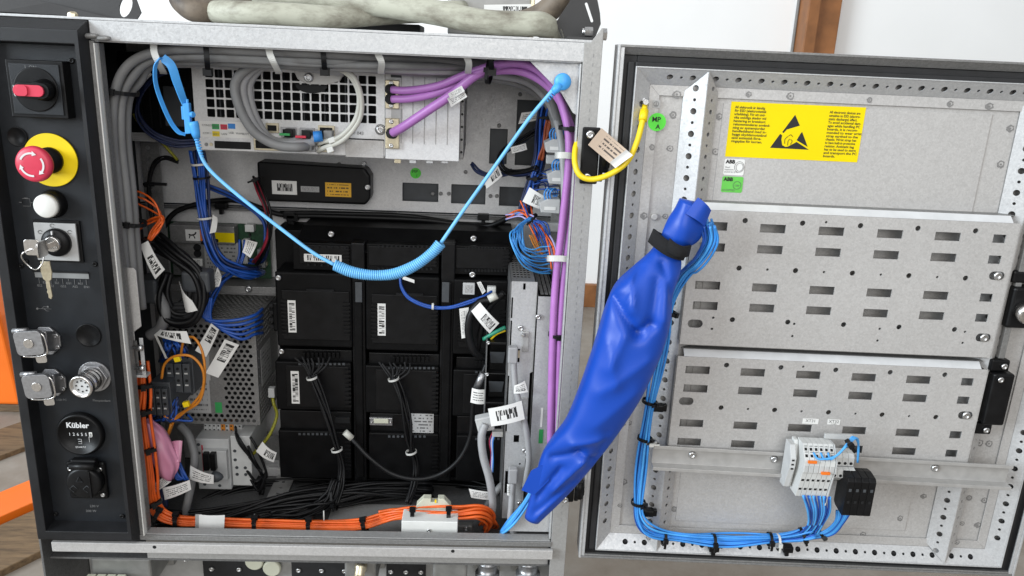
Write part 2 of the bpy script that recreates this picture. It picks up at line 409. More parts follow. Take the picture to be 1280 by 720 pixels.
_screw = {}
def screw(parent, p, r=0.0035, material='screw_steel', local=False, name='screw'):
    key = (material,)
    if key not in _screw:
        b = MB(); b.lathe((0, 0, 0), (0, -1, 0), [(0, 1), (0.35, 1), (0.6, 0.8), (0.62, 0.45), (0.3, 0.4)], 12)
        me = b.mesh('screw', recalc=True); me.materials.append(MATS[material]); _screw[key] = me
    o = bpy.data.objects.new(name, _screw[key]); col.objects.link(o); o.parent = parent
    o.location = Vector(p)-(Vector((0, 0, 0)) if local else OFF[parent.name]); o.scale = (r, r, r)
    return o
def text(parent, s, o, size, material='ink', ax=X, ay=Z, name='lettering', align='LEFT', local=False, wide=1.0, space=1.0, bold=0.0):
    cu = bpy.data.curves.new('t', 'FONT'); cu.body = s; cu.size = size; cu.resolution_u = 2; cu.align_x = align; cu.space_line = space
    cu.offset = bold
    ob = bpy.data.objects.new('t', cu); col.objects.link(ob)
    me = bpy.data.meshes.new_from_object(ob.evaluated_get(bpy.context.evaluated_depsgraph_get()))
    bpy.data.objects.remove(ob); bpy.data.curves.remove(cu)
    ax, ay, o = Vector(ax), Vector(ay), Vector(o); off = Vector((0, 0, 0)) if local else OFF[parent.name]
    for v in me.vertices: v.co = o+ax*(v.co.x*wide)+ay*v.co.y-off
    me.name = name; me.materials.clear(); me.materials.append(MATS[material])
    q = bpy.data.objects.new(name, me); col.objects.link(q); q.parent = parent; OFF[q.name] = off
    return q
def tie(parent, p, d, r, material='cable_black', head=True, width=0.0035, name='cable_tie', hd=(0, -1, 0)):
    """cable tie: a flat ring round the bundle with its head"""
    p, d = Vector(p), Vector(d).normalized(); u = d.orthogonal().normalized(); w = d.cross(u); b = MB(); n = 18; th = 0.0009
    vs = []; fs = []
    for k in range(n):
        a = 2*math.pi*k/n; e = u*math.cos(a)+w*math.sin(a)
        vs += [p+e*r-d*width/2, p+e*r+d*width/2, p+e*(r+th)+d*width/2, p+e*(r+th)-d*width/2]
    for k in range(n):
        j = (k+1) % n
        for q in range(4): fs.append((k*4+q, k*4+(q+1) % 4, j*4+(q+1) % 4, j*4+q))
    b.add(vs, fs)
    if head:
        h = Vector(hd); h = (h-d*h.dot(d)); h = h.normalized() if h.length > 1e-4 else u
        b.obox(p+h*(r+0.002), d*(width*0.75), h*0.0025, d.cross(h)*0.003)
        sd = d.cross(h); b.obox(p+h*(r+0.0025)+sd*0.006, d*(width*0.4), h*0.0006, sd*0.005)
    return b.build(name, material, parent)
def cable(parent, pts, r, material, name='cable', n=10, sub=8, world=None, jit=0.0):
    if jit: pts = [(x+random.uniform(-jit, jit), y+random.uniform(-jit, jit), Y+random.uniform(-jit, jit)*0.0025) for x, y, Y in pts]
    b = MB(); b.tube(spline(world if world else W(pts), sub), r, n)
    return b.build(name, material, parent)
def lone_cable(name, pts, r, material, label, cat, n=10, sub=8, group=None, world=None):
    b = MB(); b.tube(spline(world if world else W(pts), sub), r, n)
    return tag(b.build(name, material), label, cat, group)
def bundle(parent, pts, count, R, r, mats, seed=1, sub=7, n=6, twist=1.6, name='wire', flat=1.0, fan=None, jitter=0.6):
    """wires that run together, each its own mesh, wandering inside a round of radius R"""
    path = spline(pts, sub); fr = frames(path); rnd = random.Random(seed); N = len(path); out = []
    for k in range(count):
        rad = R*math.sqrt((k+0.5)/count); ang = k*2.39996; ph = rnd.uniform(0, 6.28); sp = rnd.uniform(-twist, twist); q = []
        for i in range(N):
            t = i/(N-1); t_, u, w = fr[i]
            a = ang+sp*math.sin(t*3.0+ph)+0.5*math.sin(t*7+ph); rr = rad*(1+jitter*0.35*math.sin(t*9+ph*2))
            if fan: rr *= fan(t)
            q.append(path[i]+u*(rr*math.cos(a)*flat)+w*(rr*math.sin(a)))
        b = MB(); b.tube(q, r, n); out.append(b.build(name, mats[k % len(mats)], parent))
    return path, fr, out
def label_quad(parent, p4, material, Y, bulge=0.0, name='tag', curl=None, n=8):
    """paper tag from four pixel corners: u along 0 -> 1"""
    ps = [at(*(q if len(q) == 3 else (*q, Y))) for q in p4]
    b = MB(); b.patch(*ps, bulge=bulge, curl=curl, n=n)
    return b.build(name, material, parent)

# ================================================================== SETTING
b = MB(); b.box(-4, 5, -4, 2.12, -0.32, -0.30); o = b.build('floor', 'concrete'); o['kind'] = 'structure'
b = MB(); b.box(-4, 5, 2.10, 2.2, -0.30, 3.0); o = b.build('wall', 'wall_white'); o['kind'] = 'structure'
b = MB(); b.box(0.2, 1.95, 2.075, 2.10, -0.30, -0.205)
tag(b.build('skirting_board', 'wood_trim', bevel=0.003), 'brown wooden skirting board along the foot of the white wall', 'skirting board')
pA, pB = at(1008, 30, 2.0), at(1050, 30, 2.0)
t = thing('wooden_post', (pA.x, 2.05, -0.3), 'brown varnished wooden post standing against the white wall', 'post')
b = MB(); b.box(pA.x+0.045, pB.x+0.01, 2.03, 2.10, -0.30, 2.9); b.build('board', 'wood_trim', t, 0.004)
b = MB(); b.box(pA.x, pA.x+0.044, 2.00, 2.10, -0.30, 2.9); b.build('board', 'wood_trim', t, 0.004)
b = MB(); b.box(pA.x-0.008, pA.x-0.001, 2.085, 2.10, -0.30, 2.9); b.build('metal_edge', 'zinc_dull', t, 0.002)
# timber pallet left of the cabinet
t = thing('timber_pallet', (-0.45, 0.7, -0.30), 'rough timber pallet with one orange painted plank on the floor behind', 'pallet')
d_ = Vector((0.55, 0.83, 0)).normalized(); n_ = Vector((-0.83, 0.55, 0)).normalized(); c0 = Vector((-0.372, 0.552, -0.275))
for i, (off_, hw, mt, dz, ha, sh) in enumerate(((-0.135, 0.075, 'planks', -0.010, 0.34, -0.10), (0.0, 0.048, 'orange_paint', 0.0, 0.36, 0.0), (0.30, 0.07, 'planks', -0.012, 0.4, 0.1))):
    b = MB(); b.obox(c0+n_*off_+d_*sh+Z*(dz-0.0125), d_*ha, n_*hw, Z*0.012); q = b.build('plank', mt, t, 0.002)
for k in (-0.22, 0.24):
    b = MB(); b.obox(c0+d_*k+n_*0.08+Vector((0, 0, -0.0258)), n_*0.27, d_*0.03, Z*0.0008); b.build('bearer', 'planks', t)
b = MB(); x0, x1, z0, z1 = rect(-60, 505, 40, 545, 1.0); b.box(x0-0.1, x1, 1.0, 1.10, -0.30, z1)
tag(b.build('timber_beam', 'planks', bevel=0.004), 'brown timber beam lying on the floor under the orange steel block', 'timber')
b = MB(); x0, x1, z0_, z1_ = rect(-80, 380, 24, 503, 1.0)
b.prism((x0, 0.99, 0), X, Z, Yv, [(0, z1+0.002), (x1-x0-0.01, z1+0.002), (x1-x0-0.03, z1_-0.03), (x1-x0-0.055, z1_+0.05), (0, z1_+0.09)], 0.16)
tag(b.build('machine_base', 'orange_paint', bevel=0.01, seg=3), 'orange painted steel block resting on a timber beam', 'machine base')

# ================================================================== CABINET
cab = thing('controller_cabinet', (0.36, 0.2, -0.30), 'open grey sheet steel control cabinet packed with wiring and modules', 'cabinet')
def part(name, b, material, bevel=0.0, parent=None, **k): return b.build(name, material, parent or cab, bevel, **k)
b = MB(); b.box(-0.001, 0.726, 0.001, 0.42, 0.684, 0.687); part('roof', b, 'zinc', 0.0006)
# top rail: face plus folded lip
b = MB(); b.box(0.1392, 0.7045, 0.0, 0.003, 0.662, 0.6838); b.box(0.1392, 0.703, 0.003, 0.028, 0.6605, 0.663); part('top_rail', b, 'zinc', 0.0007)
# right post: wide face with raised ear
b = MB()
b.prism((0, -0.0012, 0), X, Z, Yv, [(0.7035, -0.285), (0.7245, -0.285), (0.7255, 0.7005), (0.7235, 0.7005), (0.711, 0.6842), (0.7035, 0.6842)], 0.003)
b.box(0.7215, 0.7245, 0.002, 0.42, -0.285, 0.684)
part('right_post', b, 'zinc_mid', 0.0006)
b = MB(); b.box(0.7008, 0.7030, 0.0022, 0.012, 0.0165, 0.6600); part('right_post_lip', b, 'zinc', 0.0006)
bm_ = MB()
for k in range(60):
    z = 0.668-k*0.0105
    bm_.box(0.7150, 0.7156, -0.0016, -0.0011, z, z+0.004)
part('seal_stitching', bm_, 'mid_grey', kind='stuff')
# left post beside the black panel
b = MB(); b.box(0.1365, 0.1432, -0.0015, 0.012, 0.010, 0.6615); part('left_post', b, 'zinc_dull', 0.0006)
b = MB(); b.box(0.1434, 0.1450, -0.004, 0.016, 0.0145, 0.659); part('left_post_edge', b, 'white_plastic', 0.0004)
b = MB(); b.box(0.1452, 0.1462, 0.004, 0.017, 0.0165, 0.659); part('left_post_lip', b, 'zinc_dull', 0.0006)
for p in ((113, 45), (128, 48)):
    c = at(*p, -0.006); b = MB(); b.lathe(c, (1, 0, 0.06), [(-0.006, 0.002), (-0.004, 0.0032), (0.004, 0.003), (0.009, 0.0018)], 8); part('bent_tab', b, 'zinc_dull')
# bottom rail
b = MB(); b.box(0.1375, 0.7025, 0.0, 0.016, 0.0125, 0.0155); b.box(0.1375, 0.7025, 0.0145, 0.016, -0.034, 0.0124); part('sill', b, 'zinc_mid', 0.0006)
b = MB(); b.box(0.003, 0.7213, 0.0161, 0.036, -0.038, -0.0352); part('floor_lip', b, 'zinc_dark')
b = MB(); b.box(0.1370, 0.7034, -0.003, -0.0002, 0.0075, 0.0148); part('bottom_rail', b, 'zinc_dull', 0.0006)
b = MB(); b.box(0.022, 0.706, -0.0100, -0.004, -0.0085, 0.0062)
lb = part('lower_beam', b, 'zinc_plate', 0.001)
for px in (193, 566):
    c = at(px, 684 if px < 300 else 689, -0.0102); b = MB(); b.cyl(c, c+Vector((0, 0.0015, 0)), 0.0026, n=10); part('hole', b, 'void', parent=lb)
# outer sides, floor pan, back
b = MB(); b.box(0.0, 0.003, 0.0, 0.42, -0.285, 0.683); part('left_side', b, 'zinc_dark', 0.0005)
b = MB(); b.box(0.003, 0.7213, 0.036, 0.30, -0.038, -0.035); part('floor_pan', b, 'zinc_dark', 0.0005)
b = MB(); b.box(0.003, 0.7213, 0.405, 0.42, -0.285, 0.683); part('outer_back', b, 'zinc_dark')
b = MB(); b.box(0.003, 0.1366, 0.0045, 0.0075, 0.006, 0.683); part('panel_carrier', b, 'zinc_dark')
YB = 0.30
def hole_px(x0, y0, x1, y1, Y=YB): a = rect(x0, y0, x1, y1, Y); return rc(a[0], a[2], a[1], a[3])
holes = [hole_px(503, 229, 548, 252), hole_px(564, 231, 607, 255), hole_px(624, 234, 668, 258), hole_px(612, 161, 634, 205), hole_px(645, 125, 676, 207)]
zs = at(450, 262, YB).z
b = MB(); b.plate((0, YB, 0), X, Z, Yv, rc(0.05, zs, 0.7205, 0.682), holes, 0.003)
bpU = part('back_plate', b, 'zinc_back', 0.0003)
b = MB(); b.plate((0, YB+0.001, 0), X, Z, Yv, rc(0.05, -0.034, 0.7205, zs-0.003), [], 0.003)
bpL = part('back_plate', b, 'zinc_back', 0.0003)
b = MB(); b.box(0.05, 0.72, YB-0.010, YB-0.001, zs-0.007, zs-0.003); part('back_plate_fold', b, 'zinc_dark', parent=bpL)
b = MB(); b.box(0.004, 0.7205, 0.312, 0.315, -0.03, 0.68); part('rear_partition', b, 'dark_grey')
for p in ((541, 242), (551, 242), (561, 242), (613, 245), (621, 245), (424, 204+1), (454, 152), (624, 157), (648, 90), (673, 115), (650, 118), (363, 281), (385, 263), (497, 267), (582, 215)):
    screw(bpU, at(*p, YB-0.0005), 0.0032, 'zinc_dull' if p[1] > 100 else 'screw_steel')
for p in ((455, 205), (424, 281), (635, 300)): screw(bpU, at(*p, YB-0.0005), 0.0045)
# green round sticker with handwriting
g = at(519.5, 216.5, YB-0.0006); b = MB(); b.cyl(g, g+Vector((0, -0.0004, 0)), 0.0085, n=28); st = part('round_sticker', b, 'green_dot', parent=bpU)
text(bpU, 'MP', g+Vector((-0.0055, -0.0008, 0.0005)), 0.007, 'ink'); text(bpU, '1', g+Vector((0.0005, -0.0008, -0.0058)), 0.006, 'ink')
# perforated upright on the left and folded brackets
a = rect(178, 178, 196, 252, 0.26); hl = [circ((a[0]+a[1])/2, a[3]-0.008-k*0.0165, 0.0035 if k % 2 == 0 else 0.002) for k in range(int((a[3]-a[2])/0.0165)+8)]
hl = [h for h in hl if h[0][1] > -0.02]
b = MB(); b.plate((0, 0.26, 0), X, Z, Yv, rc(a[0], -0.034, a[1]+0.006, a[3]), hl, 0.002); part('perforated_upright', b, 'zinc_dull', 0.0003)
# galvanised gussets in the corners of the opening
def gusset(pxs, Y, nm='corner_gusset'):
    ps = [at(*p, Y) for p in pxs]; b = MB(); b.prism((0, Y, 0), X, Z, Yv, [(p.x, p.z) for p in ps], 0.002); return part(nm, b, 'zinc', 0.0004)
gusset([(662, 76), (727.5, 79), (724, 146), (716, 141), (702, 117)], 0.012)
gusset([(634, 664), (690, 665), (694, 590), (686, 588)], 0.014)
# connector bay under the beam
b = MB(); b.box(0.004, 0.7212, 0.11, 0.113, -0.285, -0.038); bay = part('connector_panel', b, 'base_enamel', 0.0004)
b = MB(); b.box(0.004, 0.7212, 0.0, 0.11, -0.288, -0.285); part('bay_floor', b, 'base_enamel')
for i, (x0, x1) in enumerate(((255, 345), (365, 440), (483, 532))):
    a = rect(x0, 700, x1, 740, 0.105); b = MB(); b.box(a[0], a[1], 0.103, 0.1098, a[2]-0.03, a[3]+0.02); c_ = part('blank_cover', b, 'matte_black', 0.001, parent=bay)
    for q in (0.12, 0.5, 0.88): screw(bay, (a[0]+(a[1]-a[0])*q, 0.1028, at(400, 712, 0.105).z), 0.004)
def hood(px, py, w, tall, label_, Yf=0.03):
    c = at(px, py, Yf)
    t = thing('connector_hood', (c.x, 0.11, c.z), label_, 'connector', None)
    b = MB(); b.box(c.x-w/2, c.x+w/2, Yf, 0.0985, c.z-tall, c.z); b.build('shell', 'base_steel', t, 0.004, 3)
    b = MB(); b.box(c.x-w/2-0.006, c.x+w/2+0.006, 0.0990, 0.1095, c.z-tall-0.008, c.z+0.008); b.build('flange', 'base_steel', t, 0.002)
    b = MB(); b.patch((c.x-0.009, Yf+0.006, c.z+0.0006), (c.x+0.007, Yf+0.006, c.z+0.0006), (c.x+0.007, Yf+0.022, c.z+0.0006), (c.x-0.009, Yf+0.022, c.z+0.0006)); b.build('plate_label', 'tag_text', t)
    for s in (-1, 1):
        screw(t, (c.x+s*(w/2-0.004), 0.0985, c.z+0.004), 0.004)
        b = MB(); b.cyl((c.x+s*(w/2+0.0035), Yf+0.03, c.z-0.012), (c.x+s*(w/2+0.0035), Yf+0.03, c.z+0.004), 0.003, n=10); b.build('locking_peg', 'screw_steel', t)
    return t
hood(150, 698, 0.085, 0.05, 'dark grey connector hood under the black operator panel', 0.035)
hood(450, 700, 0.046, 0.05, 'square connector hood below the orange wire harness', 0.04)
hood(563, 697, 0.050, 0.05, 'tall connector hood below the white fuse carrier')
b = MB(); c = at(135, 714, 0.03)
for k in range(4): b.box(c.x-0.028+k*0.014, c.x-0.016+k*0.014, 0.004, 0.0295, c.z-0.03, c.z-0.004)
tag(b.build('cream_insert', 'cream_plastic', bevel=0.001), 'cream plastic contact insert below the grey connector hood', 'insert')
for i, px in enumerate((610, 661)):
    c = at(px, 694, 0.05); t = thing('round_connector', (c.x, 0.11, c.z), 'round threaded metal connector %s' % ('beside the tall hood below the sill' if i == 0 else 'below the blue sleeve end, by the right post'), 'connector', 'round connectors in the lower bay')
    r_ = 0.0145
    b = MB(); b.lathe((c.x, 0.055, c.z+0.012), (0, -0.12, -1), [(0, r_*0.8), (0.008, r_*0.8), (0.009, r_*1.1), (0.014, r_*1.1), (0.0145, r_), (0.0175, r_), (0.018, r_*1.06), (0.0205, r_*1.06), (0.021, r_), (0.024, r_), (0.0245, r_*1.06), (0.027, r_*1.06), (0.0275, r_), (0.040, r_), (0.041, r_*1.25), (0.052, r_*1.25), (0.053, r_), (0.08, r_)], 28); b.build('shell', 'cast_metal', t)
    b = MB(); b.box(c.x-0.021, c.x+0.021, 0.1046, 0.1094, c.z-0.07, c.z+0.005); b.build('flange', 'base_steel', t, 0.002)
    for s in (-1, 1): screw(t, (c.x+s*0.019, 0.1044, c.z-0.02), 0.0035)
c = at(450, 702, 0.03); b = MB(); b.lathe((c.x, 0.0395, c.z-0.012), (0, -1, -0.4), [(0, 0.009), (0.008, 0.009), (0.009, 0.0075), (0.022, 0.0075)], 16); tag(b.build('cable_gland', 'brass'), 'small brass gland on the square connector hood', 'gland')
for px in (80, 215, 232, 300, 322, 370, 404, 540, 590, 640, 682):
    c = at(px, 698+(px % 7), 0.109); screw(bay, (c.x, 0.1095, c.z), 0.0045)
for i, px in enumerate((319, 341)):
    c = at(px, 700 if px < 330 else 708, 0.104); t = MB(); t.lathe((c.x, 0.1025, c.z), (0, -1, 0), [(0, 0.014), (0.004, 0.014), (0.006, 0.012)], 24)
    tag(t.build('blanking_plug', 'cream_plastic'), 'cream round blanking plug in the lower connector panel, ' + ('its top cut off by the beam' if i == 0 else 'the lower one of two'), 'plug', 'cream blanking plugs')

# ================================================================== OPERATOR PANEL
pan = thing('operator_panel', (0.07, 0.0, 0.005), 'black operator panel with switches, sockets and an hour meter', 'control panel')
def pp(name, b, material, bevel=0.0, parent=None, **k): return b.build(name, material, parent or pan, bevel, **k)
YP = 0.0
# housing: outer skirt sloping to a raised rim, then a recessed face
ring = [[(0.0, 0.004, 0.0065), (0.1362, 0.004, 0.0065), (0.1362, 0.004, 0.6832), (0.0, 0.004, 0.6832)],
        [(0.0, -0.001, 0.0065), (0.1385, -0.001, 0.0065), (0.1385, -0.001, 0.6832), (0.0, -0.001, 0.6832)],
        [(0.012, -0.02, 0.0177), (0.1352, -0.02, 0.0177), (0.1352, -0.02, 0.6720), (0.012, -0.02, 0.6720)],
        [(0.0235, -0.02, 0.0300), (0.1305, -0.02, 0.0300), (0.1305, -0.02, 0.6570), (0.0235, -0.02, 0.6570)],
        [(0.0255, 0.0, 0.0340), (0.1285, 0.0, 0.0340), (0.1285, 0.0, 0.6545), (0.0255, 0.0, 0.6545)]]
b = MB(); vs = [p for r in ring for p in r]; fs = []
for i in range(4):
    for k in range(4): fs.append((i*4+k, i*4+(k+1) % 4, (i+1)*4+(k+1) % 4, (i+1)*4+k))
b.add(vs, fs); hs = pp('housing', b, 'panel_frame', 0.0008)
b = MB(); b.box(0.0240, 0.1300, -0.0002, 0.003, 0.0325, 0.6560); face = pp('face_plate', b, 'panel_black')
for p in ((90, 76), (33, 327), (119, 330), (70, 642), (153, 645), (27, 332)):
    screw(face, at(*p, -0.0003), 0.0034, 'plastic_black')
for p, r in (((22, 171), 0.0115), ((111, 419), 0.0155)):
    c = at(*p, -0.0004); b = MB(); b.lathe(c, (0, -1, 0), [(0, r), (0.0012, r), (0.0016, r*0.93), (0.0008, r*0.90), (0.0006, 0.001)], 28); pp('blind_plug', b, 'plastic_black', parent=face)
# rotary main switch
a = rect(10.5, 75.5, 81.5, 147.5, -0.018); cx, cz = (a[0]+a[1])/2, (a[2]+a[3])/2
b = MB(); b.box(a[0], a[1], -0.018, -0.0004, a[2], a[3]); sw = pp('main_switch', b, 'plastic_black', 0.0012)
b = MB(); b.box(a[0]+0.004, a[1]-0.004, -0.0192, -0.0178, a[2]+0.004, a[3]-0.004); b.build('cover', 'panel_black', sw, 0.0006)
b = MB(); b.lathe((cx, -0.019, cz), (0, -1, 0), [(0, 0.0245), (0.0012, 0.0245), (0.0016, 0.0235)], 36); b.build('dial', 'plastic_black', sw)
b = MB(); b.lathe((cx+0.010, -0.0204, cz), (0, -1, 0), [(0, 0.0125), (0.014, 0.0105), (0.02, 0.0095)], 24); b.build('hub', 'plastic_black', sw)
b = MB(); b.prism((cx+0.009, -0.043, cz), X, Z, Yv, rrc(-0.021, -0.0085, 0.017, 0.0085, 0.008), 0.012); b.build('grip', 'plastic_black', sw, 0.002)
b = MB(); b.prism((cx+0.009, -0.0455, cz), X, Z, Yv, rrc(-0.0205, -0.0062, 0.0125, 0.0062, 0.0058), 0.0024); b.build('handle_insert', 'red', sw, 0.001)
b = MB(); b.prism((cx+0.009, -0.0475, cz), X, Z, Yv, rrc(-0.016, -0.0058, -0.004, 0.0058, 0.004), 0.002); b.build('handle_insert', 'red', sw, 0.001)
text(sw, 'I  ON', (cx-0.003, -0.0197, a[3]-0.0095), 0.0055, 'print_dim', align='CENTER')
text(sw, 'OFF', (a[0]+0.0115, -0.0197, cz-0.009), 0.0075, 'print_white', ax=Z, ay=-X)
# emergency stop
c = at(64, 200, -0.001)
b = MB(); b.lathe(c, (0, -1, 0), [(0, 0.0315), (0.0015, 0.0315), (0.002, 0.031)], 48); es = pp('emergency_stop', b, 'yellow')
b = MB(); b.lathe(c+Vector((0, -0.002, 0)), (0, -1, 0), [(0, 0.0155), (0.004, 0.0155), (0.005, 0.0135), (0.024, 0.0135)], 28); b.build('collar', 'plastic_black', es)
b = MB(); b.lathe(c+Vector((0, -0.026, 0)), (0, -1, 0), [(0, 0.0135), (0.004, 0.0185), (0.008, 0.0205), (0.011, 0.0205), (0.0135, 0.0195), (0.015, 0.017), (0.0156, 0.008), (0.0157, 0.0005)], 40); b.build('mushroom_cap', 'red', es)
yc = c.y-0.0421
for k in range(3):
    b = MB(); a0 = math.radians(35+120*k); seg = 10; ang = math.radians(72); ri, ro = 0.0118, 0.0140; vs = []; fs = []
    for i in range(seg+1):
        t_ = a0-ang*i/seg
        for r in (ri, ro): vs.append((c.x+r*math.cos(t_), yc+0.0006, c.z+r*math.sin(t_)))
    for i in range(seg): fs.append((2*i, 2*i+1, 2*i+3, 2*i+2))
    te = a0-ang; tn = a0-ang-math.radians(22); b_ = len(vs)
    vs += [(c.x+0.0100*math.cos(te), yc+0.0006, c.z+0.0100*math.sin(te)), (c.x+0.0158*math.cos(te), yc+0.0006, c.z+0.0158*math.sin(te)), (c.x+0.0129*math.cos(tn), yc+0.0006, c.z+0.0129*math.sin(tn))]
    fs.append((b_, b_+1, b_+2)); vs = [(x, y-0.0006, z) for x, y, z in vs]
    b.add(vs, fs); b.build('arrow', 'print_white', es, recalc=False)
# white push button
c = at(66.5, 254.5, -0.0004)
b = MB(); b.lathe(c, (0, -1, 0), [(0, 0.0172), (0.004, 0.0170), (0.006, 0.0158), (0.012, 0.0155), (0.0125, 0.0145)], 32); pb = pp('push_button', b, 'plastic_black')
b = MB(); b.lathe(c+Vector((0, -0.0126, 0)), (0, -1, 0), [(0, 0.0142), (0.005, 0.0140), (0.0065, 0.0125), (0.007, 0.0005)], 32); b.build('cap', 'white_plastic', pb)
c = at(33, 253, -0.0008)
b = MB(); b.tube([c+Vector(v) for v in ((-0.0045, 0, -0.0045), (0.0045, 0, -0.0045), (0.0045, 0, 0.0045), (-0.0045, 0, 0.0045))], 0.00035, 4, closed=True)
b.box(c.x-0.0022, c.x+0.0022, c.y-0.0002, c.y+0.0002, c.z+0.005, c.z+0.0056); b.box(c.x-0.0085, c.x-0.0056, c.y-0.0002, c.y+0.0002, c.z-0.0004, c.z+0.0002); b.box(c.x+0.0053, c.x+0.0075, c.y-0.0002, c.y+0.0002, c.z-0.0004, c.z+0.0002); pp('motor_symbol', b, 'print_dim', parent=face)
# key switch
a = rect(46, 278.5, 98, 325, -0.003); cx, cz = (a[0]+a[1])/2, (a[2]+a[3])/2
b = MB(); b.box(a[0]-0.0015, a[1]+0.0035, -0.003, -0.0004, a[2]-0.0025, a[3]+0.003); ks = pp('key_switch', b, 'plastic_black', 0.0005)
b = MB(); b.box(a[0], a[1], -0.0060, -0.0031, a[2], a[3]); b.build('plate', 'silver_label', ks, 0.0006)
b = MB(); b.lathe((cx+0.001, -0.006, cz), (0, -1, 0), [(0, 0.0175), (0.004, 0.0172), (0.006, 0.0155), (0.008, 0.011)], 32); b.build('ring', 'plastic_black', ks)
b = MB(); b.lathe((cx+0.001, -0.0105, cz), (0, -1, 0), [(0, 0.0098), (0.008, 0.0094), (0.009, 0.0085)], 28); b.build('lock_barrel', 'chrome', ks)
b = MB(); b.box(cx+0.0003, cx+0.0017, -0.0165, -0.0140, cz+0.0112, cz+0.0155); b.build('pointer', 'print_white', ks)
for px, py in ((50, 290), (65, 282), (87, 290)):
    c = at(px, py, -0.0065); b = MB(); b.tube(spline([c+Vector((0.0025*math.cos(q), 0, 0.0022*math.sin(q))) for q in (0.3, 1.6, 2.9, 4.2, 5.4)], 4), 0.0003, 4); b.build('symbol', 'ink_grey', ks)
# keys hanging from the lock
kt = thing('key_ring', (cx, -0.03, cz-0.05), 'steel key ring with keys hanging from the white key switch', 'keys')
b = MB(); b.prism((cx+0.0003, -0.040, cz), -Yv, Z, X, rrc(-0.010, -0.0095, 0.012, 0.0095, 0.005), 0.0022); b.prism((cx-0.016, -0.036, cz), X, Z, Yv, rrc(-0.006, -0.0095, 0.012, 0.0095, 0.004), 0.002)
b.obox((cx+0.001, -0.026, cz), (0.0011, 0, 0), (0, 0.011, 0), (0, 0, 0.0032)); b.build('key', 'chrome', kt, 0.0005)
rc0 = Vector((cx-0.013, -0.037, cz-0.0145)); b = MB(); b.tube([rc0+Vector((0.012*math.cos(2*math.pi*k/28), 0.004*math.sin(2*math.pi*k/28*2), 0.012*math.sin(2*math.pi*k/28))) for k in range(28)], 0.0009, 6, closed=True); b.build('ring', 'chrome', kt)
k0 = at(58, 336, -0.033)
b = MB(); b.prism((k0.x, -0.034, k0.z), Vector((1, 0, 0.06)).normalized(), Z, Yv, [(-0.0055, 0.009), (0.005, 0.009), (0.0062, -0.004), (0.0048, -0.013), (0.0022, -0.015), (0.0034, -0.034), (0.0016, -0.038), (-0.0012, -0.036), (-0.0014, -0.031), (-0.0024, -0.029), (-0.0014, -0.026), (-0.0024, -0.023), (-0.0022, -0.015), (-0.005, -0.012), (-0.0066, -0.003)], 0.0022); b.build('key', 'brass', kt, 0.0004)
# status window with legends, USB mark
a = rect(44, 341, 111, 347, -0.0006); b = MB(); b.box(a[0], a[1], -0.0012, -0.0004, a[2]-0.0005, a[3]); pp('status_window', b, 'mid_grey', parent=face)
b = MB(); b.box(a[0]-0.002, a[1], -0.0022, -0.0004, a[3]+0.0003, a[3]+0.0022); pp('window_edge', b, 'void', parent=face)
for i in range(9):
    x = a[0]+0.004+i*(a[1]-a[0]-0.008)/8; b = MB(); long_ = i % 2 == 0
    b.box(x-0.0002, x+0.0002, -0.0008, -0.0004, a[2]-(0.0085 if long_ else 0.0045), a[2]-0.0015); pp('tick', b, 'print_dim', parent=face)
for i, s in enumerate(('ES2', 'ES1', 'SS2', 'SS1', 'GS2', 'GS1', 'AS2', 'AS1', 'EN1')):
    x = a[0]+0.004+i*(a[1]-a[0]-0.008)/8; text(face, s, (x, -0.0007, a[2]-(0.0125 if i % 2 == 0 else 0.0083)), 0.0041, 'print_dim', align='CENTER')
c = at(56, 386, -0.0008); b = MB()
b.tube([c+Vector((-0.009, 0, 0)), c+Vector((0.008, 0, 0))], 0.0003, 4); b.tube([c+Vector((-0.004, 0, 0)), c+Vector((-0.001, 0, 0.0028)), c+Vector((0.003, 0, 0.0028))], 0.0003, 4); b.tube([c+Vector((-0.001, 0, 0)), c+Vector((0.002, 0, -0.0028)), c+Vector((0.005, 0, -0.0028))], 0.0003, 4)
b.cyl(c+Vector((-0.009, 0.0002, 0)), c+Vector((-0.009, -0.0004, 0)), 0.0014, n=10); b.box(c.x+0.003, c.x+0.005, c.y-0.0003, c.y+0.0002, c.z+0.002, c.z+0.0038); pp('usb_symbol', b, 'print_dim', parent=face)
text(face, 'Flexpendant', at(127, 502, -0.0007), 0.0046, 'print_dim', align='CENTER'); text(face, 'USB PC', at(77, 501, -0.0007), 0.0042, 'print_dim', align='CENTER')
text(face, '230 V', at(118, 634, -0.0007), 0.005, 'print_dim', align='CENTER'); text(face, '200 W', at(114, 640, -0.0007), 0.005, 'print_dim', align='CENTER')
